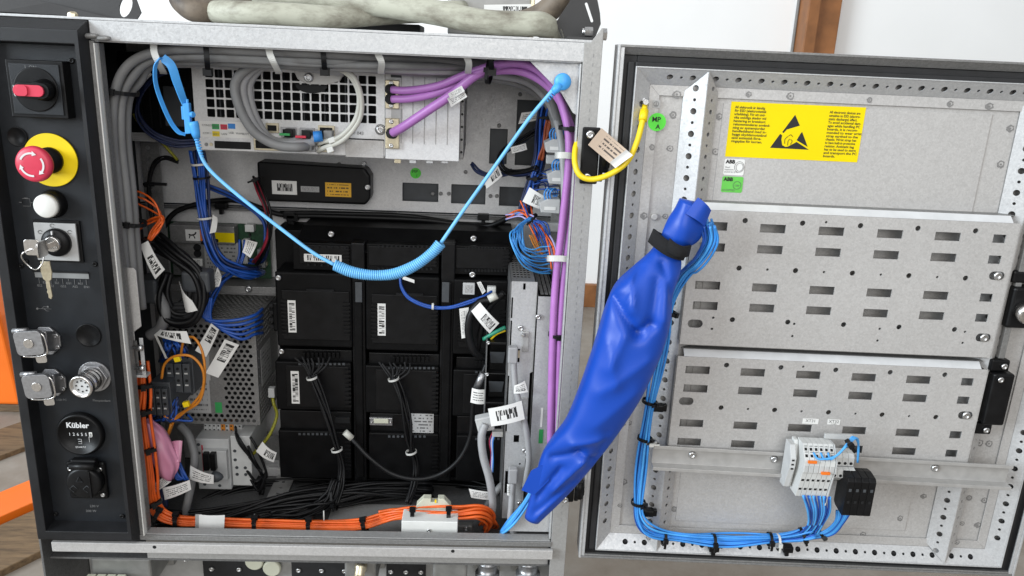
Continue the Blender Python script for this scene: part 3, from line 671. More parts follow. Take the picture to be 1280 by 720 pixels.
# two capped metal service ports
for i, (fx, fy, hx, hy) in enumerate(((59, 425, 38, 428), (66, 477, 48, 482))):
    c = at(fx, fy, -0.0004); h = at(hx, hy, -0.036)
    b = MB(); n8 = [(0.019*math.cos(math.radians(q)), 0.0195*math.sin(math.radians(q))) for q in (20, 70, 110, 160, 200, 250, 290, 340)]
    b.prism((c.x, -0.004, c.z), X, Z, Yv, n8, 0.0036); sp = pp('service_port', b, 'cast_metal', 0.001)
    b = MB(); b.add([(c.x+x*0.85, -0.004, c.z+z*0.8) for x, z in ((-.016, -.017), (.016, -.017), (.016, .017), (-.016, .017))]+[(h.x+0.004+x*0.8, -0.030, h.z+z*0.8) for x, z in ((-.016, -.016), (.016, -.016), (.016, .016), (-.016, .016))], [(0, 1, 5, 4), (1, 2, 6, 5), (2, 3, 7, 6), (3, 0, 4, 7), (4, 5, 6, 7)]); b.build('body', 'cast_metal', sp, 0.002, 3)
    lx, lz = Vector((1, 0, 0.10)).normalized(), Vector((-0.10, 0, 1)).normalized()
    b = MB(); b.prism(h+Vector((0, 0.002, 0)), lx, lz, Vector((0, -1, 0)), rrc(-0.0165, -0.0155, 0.0165, 0.0155, 0.006), 0.006); b.build('lid', 'cast_metal', sp, 0.0018, 3)
    b = MB(); b.prism(h+Vector((0, -0.0045, 0)), lx, lz, Vector((0, -1, 0)), circ(0, 0, 0.006, 20), 0.0006); ri = b.build('lid_emblem', 'chrome', sp, 0.0003)
    b = MB(); q = [h+lx*a_+lz*c_+Vector((0, -0.001, 0)) for a_, c_ in ((0.014, 0.012), (0.0185, 0.006), (0.0185, -0.012), (0.013, -0.0175), (0.0, -0.0185), (-0.012, -0.017))]
    b.tube(spline(q, 5), 0.0013, 6); b.build('bail', 'chrome', sp)
    b = MB(); b.prism(h+lz*-0.0215+lx*0.009+Vector((0, 0.0, 0)), lx, lz, Vector((0, -1, 0)), rrc(-0.0065, -0.0055, 0.0065, 0.0045, 0.003), 0.0014); b.build('latch_tab', 'chrome', sp, 0.0004)
    b = MB(); hp = h+lz*0.0145+lx*-0.012+Vector((0, 0.004, 0)); b.cyl(hp-lx*0.008, hp+lx*0.010, 0.0032, n=12); b.build('hinge_barrel', 'cast_metal', sp)
    for s in (0.7, -0.7): screw(sp, (c.x+0.0145, -0.0045, c.z-0.011*s), 0.0028)
# round pendant connector
c = at(119, 470, -0.0006)
b = MB(); b.prism((c.x, -0.003, c.z), X, Z, Yv, circ(0, 0, 0.0205, 36), 0.0026); pc = pp('pendant_socket', b, 'cast_metal', 0.0006)
b = MB(); b.prism((c.x, -0.008, c.z), X, Z, Yv, circ(0, 0, 0.0185, 6), 0.0049); b.build('nut', 'cast_metal', pc, 0.0008)
ax_ = Vector((-0.12, -1, -0.06))
b = MB(); b.lathe((c.x, -0.008, c.z), ax_, [(0, 0.0145), (0.006, 0.0145), (0.007, 0.0128), (0.010, 0.0128), (0.011, 0.0142), (0.014, 0.0142), (0.015, 0.0128), (0.018, 0.0128), (0.019, 0.0148), (0.026, 0.0148), (0.0262, 0.0125), (0.022, 0.0118), (0.021, 0.0005)], 30); b.build('threaded_shell', 'chrome', pc)
b = MB(); an = ax_.normalized(); q = Vector((c.x, -0.008, c.z)); b.cyl(q+an*0.019, q+an*0.0222, 0.0119, n=28); b.build('insert', 'light_grey', pc)
an = ax_.normalized(); ctr = Vector((c.x, -0.008, c.z))+an*0.0225; un = an.orthogonal().normalized(); wn_ = an.cross(un)
for k in range(9):
    r_ = 0 if k == 0 else 0.0075; p_ = ctr+(un*math.cos(k*math.pi/4)+wn_*math.sin(k*math.pi/4))*r_
    b = MB(); b.cyl(p_-an*0.002, p_+an*0.0006, 0.0011, n=6); b.build('pin_hole', 'void', pc)
# hour meter
c = at(102, 541, -0.0004)
b = MB(); b.lathe(c, (0, -1, 0), [(0, 0.0305), (0.004, 0.0302), (0.0075, 0.0285), (0.008, 0.0262), (0.0062, 0.0258), (0.006, 0.0005)], 48); hm = pp('hour_meter', b, 'plastic_black')
yq = -0.0069
text(hm, 'Kübler', (c.x-0.0008, yq, c.z+0.0105), 0.0105, 'print_white', align='CENTER', bold=0.0003)
for i, s in enumerate('12655'):
    text(hm, s, (c.x-0.012+i*0.0052, yq, c.z-0.001), 0.0062, 'print_white', align='CENTER')
b = MB(); b.box(c.x+0.0128, c.x+0.0168, yq-0.0002, yq+0.0003, c.z-0.0015, c.z+0.0042); b.build('digit_wheel', 'white_plastic', hm)
text(hm, '8', (c.x+0.0148, yq-0.0005, c.z-0.0008), 0.0055, 'ink', align='CENTER')
b = MB(); b.box(c.x+0.0120, c.x+0.0124, yq, yq+0.0003, c.z-0.010, c.z-0.002); b.box(c.x+0.0124, c.x+0.0160, yq, yq+0.0003, c.z-0.0029, c.z-0.0025); b.build('decimal_mark', 'print_white', hm)
b = MB(); b.tube([Vector((c.x+x, yq, c.z+z)) for x, z in ((-0.0022, -0.0125), (0.0022, -0.0125), (0.0022, -0.006), (-0.0022, -0.006))], 0.0003, 4, closed=True); b.box(c.x-0.002, c.x+0.002, yq-0.0002, yq+0.0002, c.z-0.0094, c.z-0.0089); b.build('hourglass_mark', 'print_white', hm)
text(hm, 'QUARTZ', (c.x, yq, c.z-0.0185), 0.0034, 'print_white', align='CENTER')
# service socket with hinged lid
c = at(110, 598, -0.0004)
b = MB(); b.box(c.x-0.0235, c.x+0.0265, -0.007, -0.0004, c.z-0.0275, c.z+0.0275); so = pp('service_socket', b, 'plastic_black', 0.003, seg=3)
for q in ((-0.018, 0.018), (0.021, 0.018), (0.021, -0.02)): screw(so, (c.x+q[0], -0.0072, c.z+q[1]), 0.0032)
l_ = at(104, 605, -0.02)
b = MB(); b.lathe((l_.x, -0.007, l_.z), (0, -1, 0), [(0, 0.0225), (0.010, 0.0228), (0.0125, 0.0215), (0.0135, 0.019), (0.0137, 0.0005)], 40); b.build('lid', 'plastic_black', so)
b = MB(); b.box(l_.x-0.015, l_.x+0.017, -0.017, -0.0072, l_.z+0.0180, l_.z+0.0330); b.build('hinge_block', 'plastic_black', so, 0.002)
b = MB(); b.cyl((l_.x-0.015, -0.0185, l_.z+0.025), (l_.x+0.017, -0.0185, l_.z+0.025), 0.0045, n=14); b.build('hinge_pin', 'plastic_black', so)
b = MB(); b.box(l_.x+0.008, l_.x+0.0105, -0.0225, -0.0208, l_.z-0.02, l_.z+0.02); b.build('rib', 'plastic_black', so)
for ang, rr in ((90, 0.008), (210, 0.010), (330, 0.010)):
    q = Vector((l_.x-0.004+rr*math.cos(math.radians(ang)), -0.0210, l_.z-0.002+rr*math.sin(math.radians(ang)))); b = MB()
    b.tube([q+Vector((0.005*math.cos(math.radians(a_)), 0, 0.005*math.sin(math.radians(a_)))) for a_ in ((90, 210, 330) if ang == 90 else (0, 90, 180, 270))], 0.0004, 4, closed=True); b.build('embossed_mark', 'dark_grey', so)

# ================================================================== DOOR (built in its own coordinates: x along the door, y into it, z up)
door = thing('cabinet_door', DO, 'open galvanised cabinet door with slotted mounting plates and black rubber seal', 'door', None, -DA)
OFF[door.name] = Vector((0, 0, 0))
def dp(name, b, material, bevel=0.0, parent=None, **k): return b.build(name, material, parent or door, bevel, local=True, **k)
def duz(px, py, w): p = dat(px, py, w)-DO; return p.dot(DU), p.z
def drect(x0, y0, x1, y1, w):
    xm, ym = (x0+x1)/2, (y0+y1)/2
    return duz(x0, ym, w)[0], duz(x1, ym, w)[0], duz(xm, y1, w)[1], duz(xm, y0, w)[1]
UW, ZB, ZT = 0.617, -0.0105, 0.684
FU0, FU1, FZ0, FZ1 = 0.0245, 0.5945, 0.0045, 0.6585
SK = 0.016
b = MB(); b.box(0.001, UW-0.001, 0.036, 0.039, ZB+0.001, ZT-0.001); dp('outer_skin', b, 'zinc', 0.0005)
b = MB(); b.box(0.0, 0.003, -0.001, 0.0358, ZB, ZT); b.box(0.003, 0.008, 0.0, 0.002, ZB+0.003, ZT-0.003); dp('edge_flange', b, 'zinc', 0.0006)
b = MB(); b.box(UW-0.003, UW, -0.001, 0.0358, ZB, ZT); b.box(UW-0.008, UW-0.003, 0.0, 0.002, ZB+0.003, ZT-0.003); dp('edge_flange', b, 'zinc', 0.0006)
b = MB(); b.box(0.003, UW-0.003, -0.001, 0.0356, ZT-0.003, ZT-0.0001); b.add([(0.003, 0.0, ZT-0.003), (UW-0.003, 0.0, ZT-0.003), (UW-0.008, 0.007, ZT-0.011), (0.008, 0.007, ZT-0.011)], [(0, 1, 2, 3)]); dp('edge_flange', b, 'zinc_dull', 0.0006)
b = MB(); b.box(0.003, UW-0.003, -0.001, 0.0356, ZB+0.0001, ZB+0.003); b.box(0.008, UW-0.008, 0.0, 0.002, ZB+0.003, ZB+0.006); dp('edge_flange', b, 'zinc_dull', 0.0006)
def ringb(b, u0, u1, z0, z1, t, y0, y1):
    b.box(u0, u0+t, y0, y1, z0, z1); b.box(u1-t, u1, y0, y1, z0, z1); b.box(u0+t, u1-t, y0, y1, z1-t, z1); b.box(u0+t, u1-t, y0, y1, z0, z0+t)
b = MB(); ringb(b, 0.0032, UW-0.0032, ZB+0.0032, ZT-0.0115, 0.0215, 0.0085, 0.014); gk = dp('rubber_seal', b, 'gasket', 0.001)
b = MB(); ringb(b, 0.0135, UW-0.0135, 0.0, ZT-0.0185, 0.0085, 0.0035, 0.0084); dp('seal_bead', b, 'gasket', 0.002, parent=gk)
b = MB(); b.box(0.02, 0.597, SK, SK+0.002, 0.0, 0.664); skin = dp('inner_skin', b, 'zinc_plate')
b = MB(); ringb(b, FU0-0.0018, FU1+0.0018, FZ0-0.0018, FZ1+0.0018, 0.0016, -0.001, SK); fr_ = dp('frame_edge', b, 'zinc', 0.0005)
RUN, DEP, FLG = 0.0185, 0.013, 0.0125
def slanted(p0, p1, inward):
    """perforated frame side from p0 to p1 (u, z); inward = direction towards the middle"""
    p0, p1 = Vector((p0[0], 0, p0[1])), Vector((p1[0], 0, p1[1])); iw = Vector((inward[0], 0, inward[1]))
    a = (p1-p0).normalized(); L = (p1-p0).length; sl = (iw*RUN+Vector((0, DEP, 0))); S = sl.length; sl.normalize()
    hs_ = []; n = int((L-0.06)/0.0272); st = (L-n*0.0272)/2
    for k in range(n+1): hs_.append(circ(st+k*0.0272, S*0.5, 0.0039, 14))
    for k in range(n): hs_.append(circ(st+(k+0.5)*0.0272, S*0.5, 0.0019, 10))
    nn = a.cross(sl)
    if nn.y < 0: nn = -nn
    b = MB(); b.plate(p0, a, sl, nn, [(0.0, 0), (L, 0), (L-RUN, S), (RUN, S)], hs_, 0.0012)
    f = dp('perforated_side', b, 'zinc', 0.0)
    q = p0+sl*S; b = MB(); b.plate(q, a, iw, Vector((0, 1, 0)), [(RUN+0.0003, 0.0002), (L-RUN-0.0003, 0.0002), (L-RUN-FLG, FLG), (RUN+FLG, FLG)], [], 0.0014); dp('side_flange', b, 'zinc_plate', 0.0003, parent=f)
    return f
slanted((FU0, FZ1), (FU1, FZ1), (0, -1)); slanted((FU0, FZ0), (FU1, FZ0), (0, 1)); slanted((FU0, FZ0), (FU0, FZ1), (1, 0)); slanted((FU1, FZ0), (FU1, FZ1), (-1, 0))
b = MB(); b.box(0.134, 0.459, SK-0.0014, SK-0.0002, 0.046, 0.6225); dp('inner_sheet', b, 'zinc_plate', 0.0004)
for ur in (0.1085, 0.5152):
    for side, run in ((-1, 0.024), (1, 0.0175)):
        sl = Vector((side*run, SK-0.0015, 0)); S = sl.length; sl.normalize(); L = FZ1-FZ0-0.002; hs_ = []
        n = int((L-0.03)/0.0268)
        for k in range(n+1): hs_.append(circ(0.016+k*0.0268, S*0.48, 0.0039 if side < 0 else 0.0027, 14))
        for k in range(n): hs_.append(circ(0.016+(k+0.5)*0.0268, S*0.48, 0.0019, 10))
        cut = S*0.72
        b = MB(); nn = Z.cross(sl); nn = nn if nn.y > 0 else -nn
        b.plate((ur+side*0.0004, -0.0008, FZ0+0.001), Z, sl, nn, [(0, 0), (L, 0), (L-RUN-FLG*0.5, S), (RUN+FLG*0.5, S)], hs_, 0.0012)
        dp('perforated_strut', b, 'zinc' if side < 0 else 'zinc_plate')  # lit left face and shaded right face put into two zinc tones
# mounting plates
PW = -0.012
US = (0.1335, 0.205, 0.277, 0.349, 0.420)
def mount_plate(u0, u1, z0, z1, rows, hrows, rounds, small, scr):
    hs_ = []
    for z in rows:
        for u in US: hs_.append(rc(u-0.0156, z-0.0053, u+0.0156, z+0.0053))
        hs_.append(rc(0.4757, z-0.0053, 0.4912, z+0.0053))
    for u, z, r in rounds: hs_.append(circ(u, z, r, 14))
    for u, z in small: hs_.append(circ(u, z, 0.0017, 10))
    for u, z in scr: hs_.append(rrc(u-0.0095, z-0.0055, u+0.0095, z+0.0055, 0.0054, 5))
    b = MB(); b.plate((0, PW, 0), X, Z, Yv, rc(u0, z0, u1, z1), hs_, 0.0015); pl = dp('mounting_plate', b, 'zinc_plate', 0.0)
    b = MB(); b.prism((u0+0.008, 0, 0), Yv, Z, X, [(PW, z1+0.0002), (PW+0.0015, z1+0.0002), (PW+0.0105, z1+0.0066), (PW+0.0092, z1+0.0078)], u1-u0-0.016); dp('top_fold', b, 'white_zinc', 0.0004, parent=pl)
    b = MB(); b.box(u0+0.006, u1-0.002, -0.001, SK-0.0018, z1+0.0066, z1+0.0078); dp('light_baffle', b, 'zinc_dull', parent=pl)  # added sheet closing the cavity, so the slots look dark
    b = MB(); b.box(u0+0.006, u1-0.002, PW+0.0018, SK-0.0018, z0-0.0014, z0-0.0002); dp('light_baffle', b, 'zinc_dull', parent=pl)  # added lower sheet, keeps light out of the same cavity
    b = MB(); b.box(u0-0.0016, u0-0.0002, PW+0.0002, -0.0015, z0+0.004, z1-0.002); dp('side_fold', b, 'zinc_dull', 0.0005, parent=pl)
    b = MB(); b.box(u1+0.0002, u1+0.0016, PW+0.0002, 0.002, z0+0.004, z1-0.002); dp('side_fold', b, 'zinc_plate', 0.0005, parent=pl)
    for u, z in scr[1:]:
        screw(pl, (u+0.001, PW+0.0008, z), 0.0055, local=True)
    return pl
H5 = (0.170, 0.2405, 0.3115, 0.382, 0.4527)
p1 = mount_plate(0.1065, 0.5050, 0.3206, 0.4958, (0.476, 0.4495, 0.4003, 0.3735), None,
    [(u, z, 0.0034) for u in H5 for z in (0.4845, 0.4243, 0.3565)],
    [(u+0.0355, 0.4240) for u in H5[:4]]+[(0.1455, 0.358), (0.1455, 0.343), (0.249, 0.3545), (0.249, 0.338), (0.358, 0.353), (0.358, 0.337), (0.4665, 0.354), (0.4665, 0.339), (0.269, 0.487)],
    [(0.1235, 0.349), (0.4905, 0.4292), (0.4909, 0.3474)])
p2 = mount_plate(0.1063, 0.5063, 0.156, 0.3040, (0.286, 0.260, 0.2103, 0.183), None,
    [(u, z, 0.0034) for u in H5 for z in (0.2945, 0.2345)],
    [(u+0.0355, 0.2342) for u in H5[:4]]+[(0.269, 0.297)],
    [(0.1235, 0.2415), (0.4905, 0.239)])
# paper markers stuck to the lower plate
for px, py, s in ((1013, 526.5, 'XT31'), (1042, 527.5, 'XT32')):
    u, z = duz(px, py, PW); w_ = 0.0105 if s == 'XT31' else 0.0082
    b = MB(); b.box(u-w_, u+w_, PW-0.0006, PW-0.0002, z-0.0036, z+0.0038); mk = dp('marker', b, 'paper', parent=p2)
    text(p2, s, (u, PW-0.0009, z-0.001), 0.0058, 'ink_grey', align='CENTER', local=True)
    if s == 'XT32': text(p2, '11 NM', (u, PW-0.0009, z-0.0034), 0.0026, 'ink_grey', align='CENTER', local=True)
def surf(u, z): return 0.0128 if (u < 0.0555 or u > 0.5635 or z < 0.0355 or z > 0.6275) else (SK-0.0015 if (0.134 < u < 0.459 and 0.046 < z < 0.6225) else SK-0.0001)
# spot weld marks
wms = []
for v_ in range(4):
    b = MB(); rr_ = random.Random(40+v_); out = [(math.cos(k*math.pi/9)*rr_.uniform(0.72, 1.08), math.sin(k*math.pi/9)*rr_.uniform(0.72, 1.08)) for k in range(18)]
    b.plate((0, -0.00025, 0), X, Z, Yv, out, [circ(rr_.uniform(-0.15, 0.15), rr_.uniform(-0.15, 0.15), rr_.uniform(0.4, 0.62), 12)], 0.00025)
    b.lathe((0, 0, 0), (0, -1, 0), [(0, 0.26), (0.0002, 0.24)], 9)
    me = b.mesh('spot_weld'); me.materials.append(MATS['weld_mark']); wms.append(me)
for px, py in ((846, 118), (936, 118), (988, 120), (1087, 125), (1188, 130), (1237, 133), (842, 144), (900, 146), (815, 184), (838, 186), (895, 190), (805, 270), (832, 271), (1265, 161), (1253, 206), (1184, 612), (1213, 624), (1232, 627), (1126, 649), (1156, 622), (1204, 656), (1224, 658), (1196, 678), (1080, 670), (780, 604), (779, 530), (787, 530), (775, 632), (843, 638), (1280, 300), (1258, 419), (1265, 300), (1226, 555), (1238, 556)):
    u, z = duz(px, py, SK-0.0035)
    o = bpy.data.objects.new('spot_weld', random.choice(wms)); col.objects.link(o); o.parent = skin; q = random.uniform(0.0038, 0.0058); o.scale = (q, 1, q*random.uniform(0.8, 1.1)); o.location = (u, surf(u, z), z)
for px, py, hh in ((818, 271, 0.0042), (805, 132, 0.004)):
    u, z = duz(px, py, SK-0.002); b = MB(); b.lathe((u, SK-0.0015, z), (0, -1, 0), [(0, hh), (0.002, hh), (0.0025, hh*0.8)], 20); dp('rivet', b, 'zinc_plate', parent=skin)
# yellow ESD notice
YS = SK-0.0019
b = MB(); b.box(0.143, 0.3055, YS, YS+0.0003, 0.5582, 0.6242); es_ = dp('esd_notice', b, 'sticker_yellow')
left = ['All elektronik är känslig', 'för ESD (elektrostatisk', 'urladdning). För att und-', 'vika onödiga skador vid', 'hantering av kretskort', 'rekommenderas använd-', 'ning av systemjordat', 'handledsband med in-', 'byggt skyddsmotstånd', 'samt antistatisk förva-', 'ringspåse för korten.']
right = ['All electronic devices are', 'sensitive to ESD (electro-', 'static discharge) effect.', 'To avoid accidental dam-', 'ages while handling PC', 'boards, it is recom-', 'mended to wear wrist', 'strap earthed to the', 'chassis. Wrist strap has', 'to have built-in protective', 'resistor. Antistatic bag', 'has to be used to store', 'and transport the PC', 'boards.']
for i, s in enumerate(left): text(es_, s, (0.1480, YS-0.0003, 0.6165-i*0.00405), 0.0043, 'ink', local=True, wide=min(1.15, 25/len(s)*0.88), bold=0.00006)
for i, s in enumerate(right): text(es_, s, (0.2625, YS-0.0003, 0.6155-i*0.00405), 0.0043, 'ink', local=True, wide=min(1.15, 25/len(s)*0.88), bold=0.00006)
# warning triangle with reaching hand, cut in two by a slash
def flat(poly, material, y, nm): b = MB(); b.prism((0, y, 0), X, Z, Yv, poly, 0.00012); return dp(nm, b, material, parent=es_)
T = lambda x, y: (lambda q: (q[0], q[1]))(duz(900+x*190/1052, 120+y*130/720, YS))
flat([T(520, 130), T(552, 205), T(462, 232), T(440, 256), T(430, 250)], 'ink', YS-0.0002, 'warning_triangle')
flat([T(346, 358), T(416, 262), T(430, 272), T(424, 300), T(430, 340), T(452, 352), T(470, 350), T(530, 318), T(614, 372)], 'ink', YS-0.0002, 'warning_triangle')
flat([T(568, 248), T(606, 352), T(530, 306), T(556, 262)], 'ink', YS-0.0002, 'warning_triangle')
for pts in (((446, 330), (448, 300), (470, 278)), ((466, 342), (470, 312), (482, 296)), ((486, 336), (498, 312), (488, 300)), ((474, 276), (490, 268), (502, 282))):
    b = MB(); b.tube(spline([Vector((T(*p)[0], YS-0.0004, T(*p)[1])) for p in pts], 4), 0.00028, 4); dp('hand_line', b, 'ink', parent=es_)
# small approval stickers
b = MB(); b.prism((0, YS, 0), X, Z, Yv, rrc(0.1432, 0.5357, 0.1682, 0.5556, 0.002), 0.0003); s1 = dp('approval_sticker', b, 'paper')
text(s1, 'ABB', (0.1448, YS-0.0003, 0.5502), 0.0062, 'ink', local=True, bold=0.0003)
for i, s in enumerate(('Visual', 'inspection', 'passed by QTL')): text(s1, s, (0.1442, YS-0.0003, 0.5445-i*0.0028), 0.0027, 'ink_grey', local=True)
b = MB(); b.tube([Vector((0.1618+0.0058*math.cos(k*math.pi/12), YS-0.0003, 0.5462+0.0066*math.sin(k*math.pi/12))) for k in range(24)], 0.0002, 4, closed=True); b.tube([Vector((0.1622+0.0042*math.cos(k*math.pi/10), YS-0.0003, 0.5460+0.005*math.sin(k*math.pi/10))) for k in range(20)], 0.0002, 4, closed=True); dp('stamp', b, 'ink_grey', parent=s1)
b = MB(); b.prism((0, YS, 0), X, Z, Yv, rrc(0.1430, 0.5143, 0.1690, 0.5340, 0.002), 0.0003); s2 = dp('approval_sticker', b, 'green_label')
text(s2, 'ABB', (0.1448, YS-0.0003, 0.5285), 0.0062, 'ink', local=True, bold=0.0003); text(s2, 'ACCEPTED', (0.1440, YS-0.0003, 0.5160), 0.0032, 'ink_grey', local=True)
b = MB(); b.tube([Vector((0.1618+0.0048*math.cos(k*math.pi/12), YS-0.0003, 0.5235+0.0048*math.sin(k*math.pi/12))) for k in range(24)], 0.00025, 4, closed=True); dp('stamp', b, 'ink_grey', parent=s2); text(s2, 'CRP', (0.1618, YS-0.0003, 0.5220), 0.0032, 'ink_grey', local=True, align='CENTER')
u, z = duz(821, 152.5, SK-0.002); b = MB(); b.cyl((u, 0.0126, z), (u, 0.0122, z), 0.0108, n=30); gs = dp('round_sticker', b, 'green_dot')
text(gs, 'MP', (u-0.0064, 0.0119, z+0.0005), 0.0082, 'ink', local=True, bold=0.0002); text(gs, 'A', (u-0.001, 0.0119, z-0.0078), 0.0075, 'ink', local=True, bold=0.0002)
u, z = duz(820, 130, SK-0.002); b = MB(); b.box(u-0.0045, u+0.0045, 0.0122, 0.0126, z-0.0045, z+0.0045); eg = dp('earth_sticker', b, 'silver_label')
b = MB(); b.tube([Vector((u+0.003*math.cos(k*math.pi/8), 0.0120, z+0.003*math.sin(k*math.pi/8))) for k in range(16)], 0.0002, 4, closed=True); b.box(u-0.0002, u+0.0002, 0.0119, 0.0121, z-0.0015, z+0.0022); b.box(u-0.0018, u+0.0018, 0.0119, 0.0121, z-0.0017, z-0.0013); dp('earth_mark', b, 'ink_grey', parent=eg)
# DIN rail across the door, hanging slightly down to the right
rl = MB(); prof = [(-0.0225, 0.0165), (-0.0225, 0.0120), (-0.0150, 0.0120), (-0.0150, -0.0120), (-0.0285, -0.0120), (-0.0285, -0.0165), (-0.0273, -0.0165), (-0.0273, -0.0132), (-0.0138, -0.0132), (-0.0138, 0.0132), (-0.0213, 0.0132), (-0.0213, 0.0165)]
uA, uB = 0.0855, 0.5625; n = len(prof); vs = []
for u, z in ((uA, 0.1640), (uB, 0.1575)): vs += [(u, w, z+h) for w, h in prof]
fs = [(k, (k+1) % n, n+(k+1) % n, n+k) for k in range(n)]
rl.add(vs, fs); rl.f += [list(range(n))[::-1], list(range(n, 2*n))]; rl.sm += [False, False]
rail = dp('din_rail', rl, 'rail_steel', 0.0003)
for px, py in ((865.5, 568.5), (967.5, 574), (1169, 585)):
    u, z = duz(px, py, -0.016); screw(rail, (u, -0.0152, z), 0.0052, local=True)
# black rod guides and lock on the closing side
for px0, py0, px1, py1 in ((1234, 452, 1282, 546),):
    u0, u1, z0, z1 = drect(px0, py0, px1, py1, -0.01)
    b = MB(); b.box(u0-0.002, u0+0.022, -0.006, SK-0.0004, z1-0.016, z1); g1 = dp('rod_guide', b, 'plastic_black', 0.002); screw(g1, (u0+0.014, -0.0065, z1-0.008), 0.0042, local=True)
    b = MB(); b.box(u0-0.006, u0+0.018, -0.006, SK-0.0004, z0, z0+0.016); g2 = dp('rod_guide', b, 'plastic_black', 0.002); screw(g2, (u0+0.010, -0.0065, z0+0.007), 0.0042, local=True)
    b = MB(); b.box(u0+0.0, u0+0.028, -0.013, SK-0.0004, z0+0.0165, z1-0.0165); lk = dp('lock_case', b, 'plastic_black', 0.003, seg=3); screw(lk, (u0+0.009, -0.0135, z1-0.024), 0.004, local=True)
    b = MB(); b.box(u0+0.007, u0+0.015, -0.003, 0.004, z1+0.001, 0.640); dp('lock_rod', b, 'zinc_dull', 0.001)
u0, u1, z0, z1 = drect(1264, 360, 1290, 412, -0.01)
b = MB(); b.box(u0, u0+0.04, -0.008, SK-0.0004, z0, z1); lb_ = dp('lock_body', b, 'plastic_black', 0.004, seg=3)
b = MB(); b.lathe((u0+0.017, -0.008, (z0+z1)/2-0.004), (0, -1, 0), [(0, 0.013), (0.012, 0.013), (0.014, 0.010)], 24); dp('lock_cylinder', b, 'chrome', parent=lb_)
b = MB(); b.box(u0-0.003, u0+0.03, -0.004, SK-0.0004, z1+0.004, z1+0.02); dp('rod_guide', b, 'plastic_black', 0.003)
# hinges bridging post and door
for pz in (195, 612):
    zc = at(740, pz, -0.005).z; hgt = 0.034 if pz < 300 else 0.02
    def wl(b):
        b.v = [Vector(((v-DO).dot(DU), (v-DO).dot(DN), v.z)) for v in b.v]; return b
    b = MB(); b.box(0.7085, 0.7300, -0.0062, -0.0016, zc-hgt, zc+hgt); hg = dp('hinge', wl(b), 'plastic_black', 0.002)
    b = MB(); b.cyl((0.7365, -0.008, zc-hgt*0.55), (0.7365, -0.008, zc+hgt*0.75), 0.0056, n=18); dp('knuckle', wl(b), 'plastic_black', parent=hg)
    b = MB(); b.box(0.7305, 0.7360, -0.0060, -0.0022, zc-hgt*0.9, zc+hgt*0.15); dp('arm', wl(b), 'plastic_black', 0.001, parent=hg)
    b = MB(); b.box(0.7370, 0.7436, -0.0085, -0.0030, zc-hgt*0.4, zc+hgt*0.3); dp('arm', wl(b), 'plastic_black', 0.001, parent=hg)
    for s in (-0.75, 0.75):
        b = MB(); b.v = [Vector((0.7175, -0.0065, zc+s*hgt))]; wl(b); screw(hg, b.v[0], 0.0052, local=True)

# ------------------------------------------------------------------ terminals on the rail
tb = thing('terminal_strip', dw(0.285, -0.02, 0.13), 'white spring terminals with two orange levers clipped to the door rail', 'terminal block', None, -DA)
O_ = Vector((0.285, -0.02, 0.13))
def tp(name, b, material, bevel=0.0, parent=None):
    b.v = [v-O_ for v in b.v]; return b.build(name, material, parent or tb, bevel, local=True)
uT0, uT1 = duz(1003, 590, -0.062)[0], duz(1042, 590, -0.062)[0]
zt, zm = duz(1022, 556, -0.050)[1], duz(1022, 588, -0.064)[1]
zb = duz(1022, 620, -0.050)[1]; n6 = 6; tw = (uT1-uT0)/n6
sect = [(-0.030, zt), (-0.048, zt+0.0005), (-0.062, zm+0.014), (-0.064, zm+0.0125), (-0.064, zm-0.004), (-0.062, zm-0.0055), (-0.052, zb), (-0.030, zb-0.001)]
for k in range(n6):
    b = MB(); b.prism((uT0+k*tw+0.0002, 0, 0), Yv, Z, X, [(w, z) for w, z in sect], tw-0.0004); sl_ = tp('terminal', b, 'off_white', 0.0003)
    uc = uT0+(k+0.5)*tw
    for w0, z0_, w1, z1_, fr_l in ((-0.048, zt+0.0005, -0.062, zm+0.014, (0.18, 0.36, 0.56, 0.78)), (-0.062, zm-0.0055, -0.052, zb, (0.3, 0.68))):
        dr = Vector((0, w1-w0, z1_-z0_)); nl = Vector((0, -abs(dr.z), dr.y if dr.z < 0 else -dr.y)).normalized()
        if nl.y > 0: nl = -nl
        for i, f in enumerate(fr_l):
            c = Vector((uc, w0, z0_))+dr*f+nl*0.00005; b = MB()
            if i % 2 == 0 and len(fr_l) > 2: b.lathe(c, nl, [(0, 0.0021), (0.0003, 0.0021)], 12); mt = 'mid_grey'
            else: b.obox(c, X*0.0017, dr.normalized()*0.0017, nl*0.0003); mt = 'void'
            tp('wire_hole', b, mt, parent=sl_)
    b = MB(); b.box(uc-0.0022, uc+0.0022, -0.0645, -0.0641, zm-0.0030, zm+0.0060); tp('marker_window', b, 'light_grey', parent=sl_)
for du, dz in ((0.0035, 0.0105), (0.0225, -0.0045)):
    b = MB(); b.box(uT0+du, uT0+du+0.011, -0.0672, -0.0642, zm+dz, zm+dz+0.0035); tp('lever', b, 'orange_clip', 0.0004)
uE = duz(984, 590, -0.045)[0]
b = MB(); b.prism((uE, 0, 0), Yv, Z, X, [(-0.024, zt-0.006), (-0.040, zt-0.006), (-0.050, zm+0.008), (-0.050, zm-0.006), (-0.040, zb+0.006), (-0.024, zb+0.004)], 0.007); tp('end_clamp', b, 'light_grey', 0.0006)
b = MB(); b.prism((uE+0.0072, 0, 0), Yv, Z, X, [(-0.024, zt-0.002), (-0.034, zt-0.002), (-0.040, zm+0.008), (-0.040, zm-0.006), (-0.034, zb+0.004), (-0.024, zb+0.002)], max(0.004, uT0-uE-0.0076)); tp('end_clamp', b, 'off_white', 0.0005)
for dz in (0.004, -0.002, -0.008):
    b = MB(); b.box(uE+0.0018, uE+0.0050, -0.0504, -0.0500, zm+dz, zm+dz+0.0022); tp('clamp_slot', b, 'void')
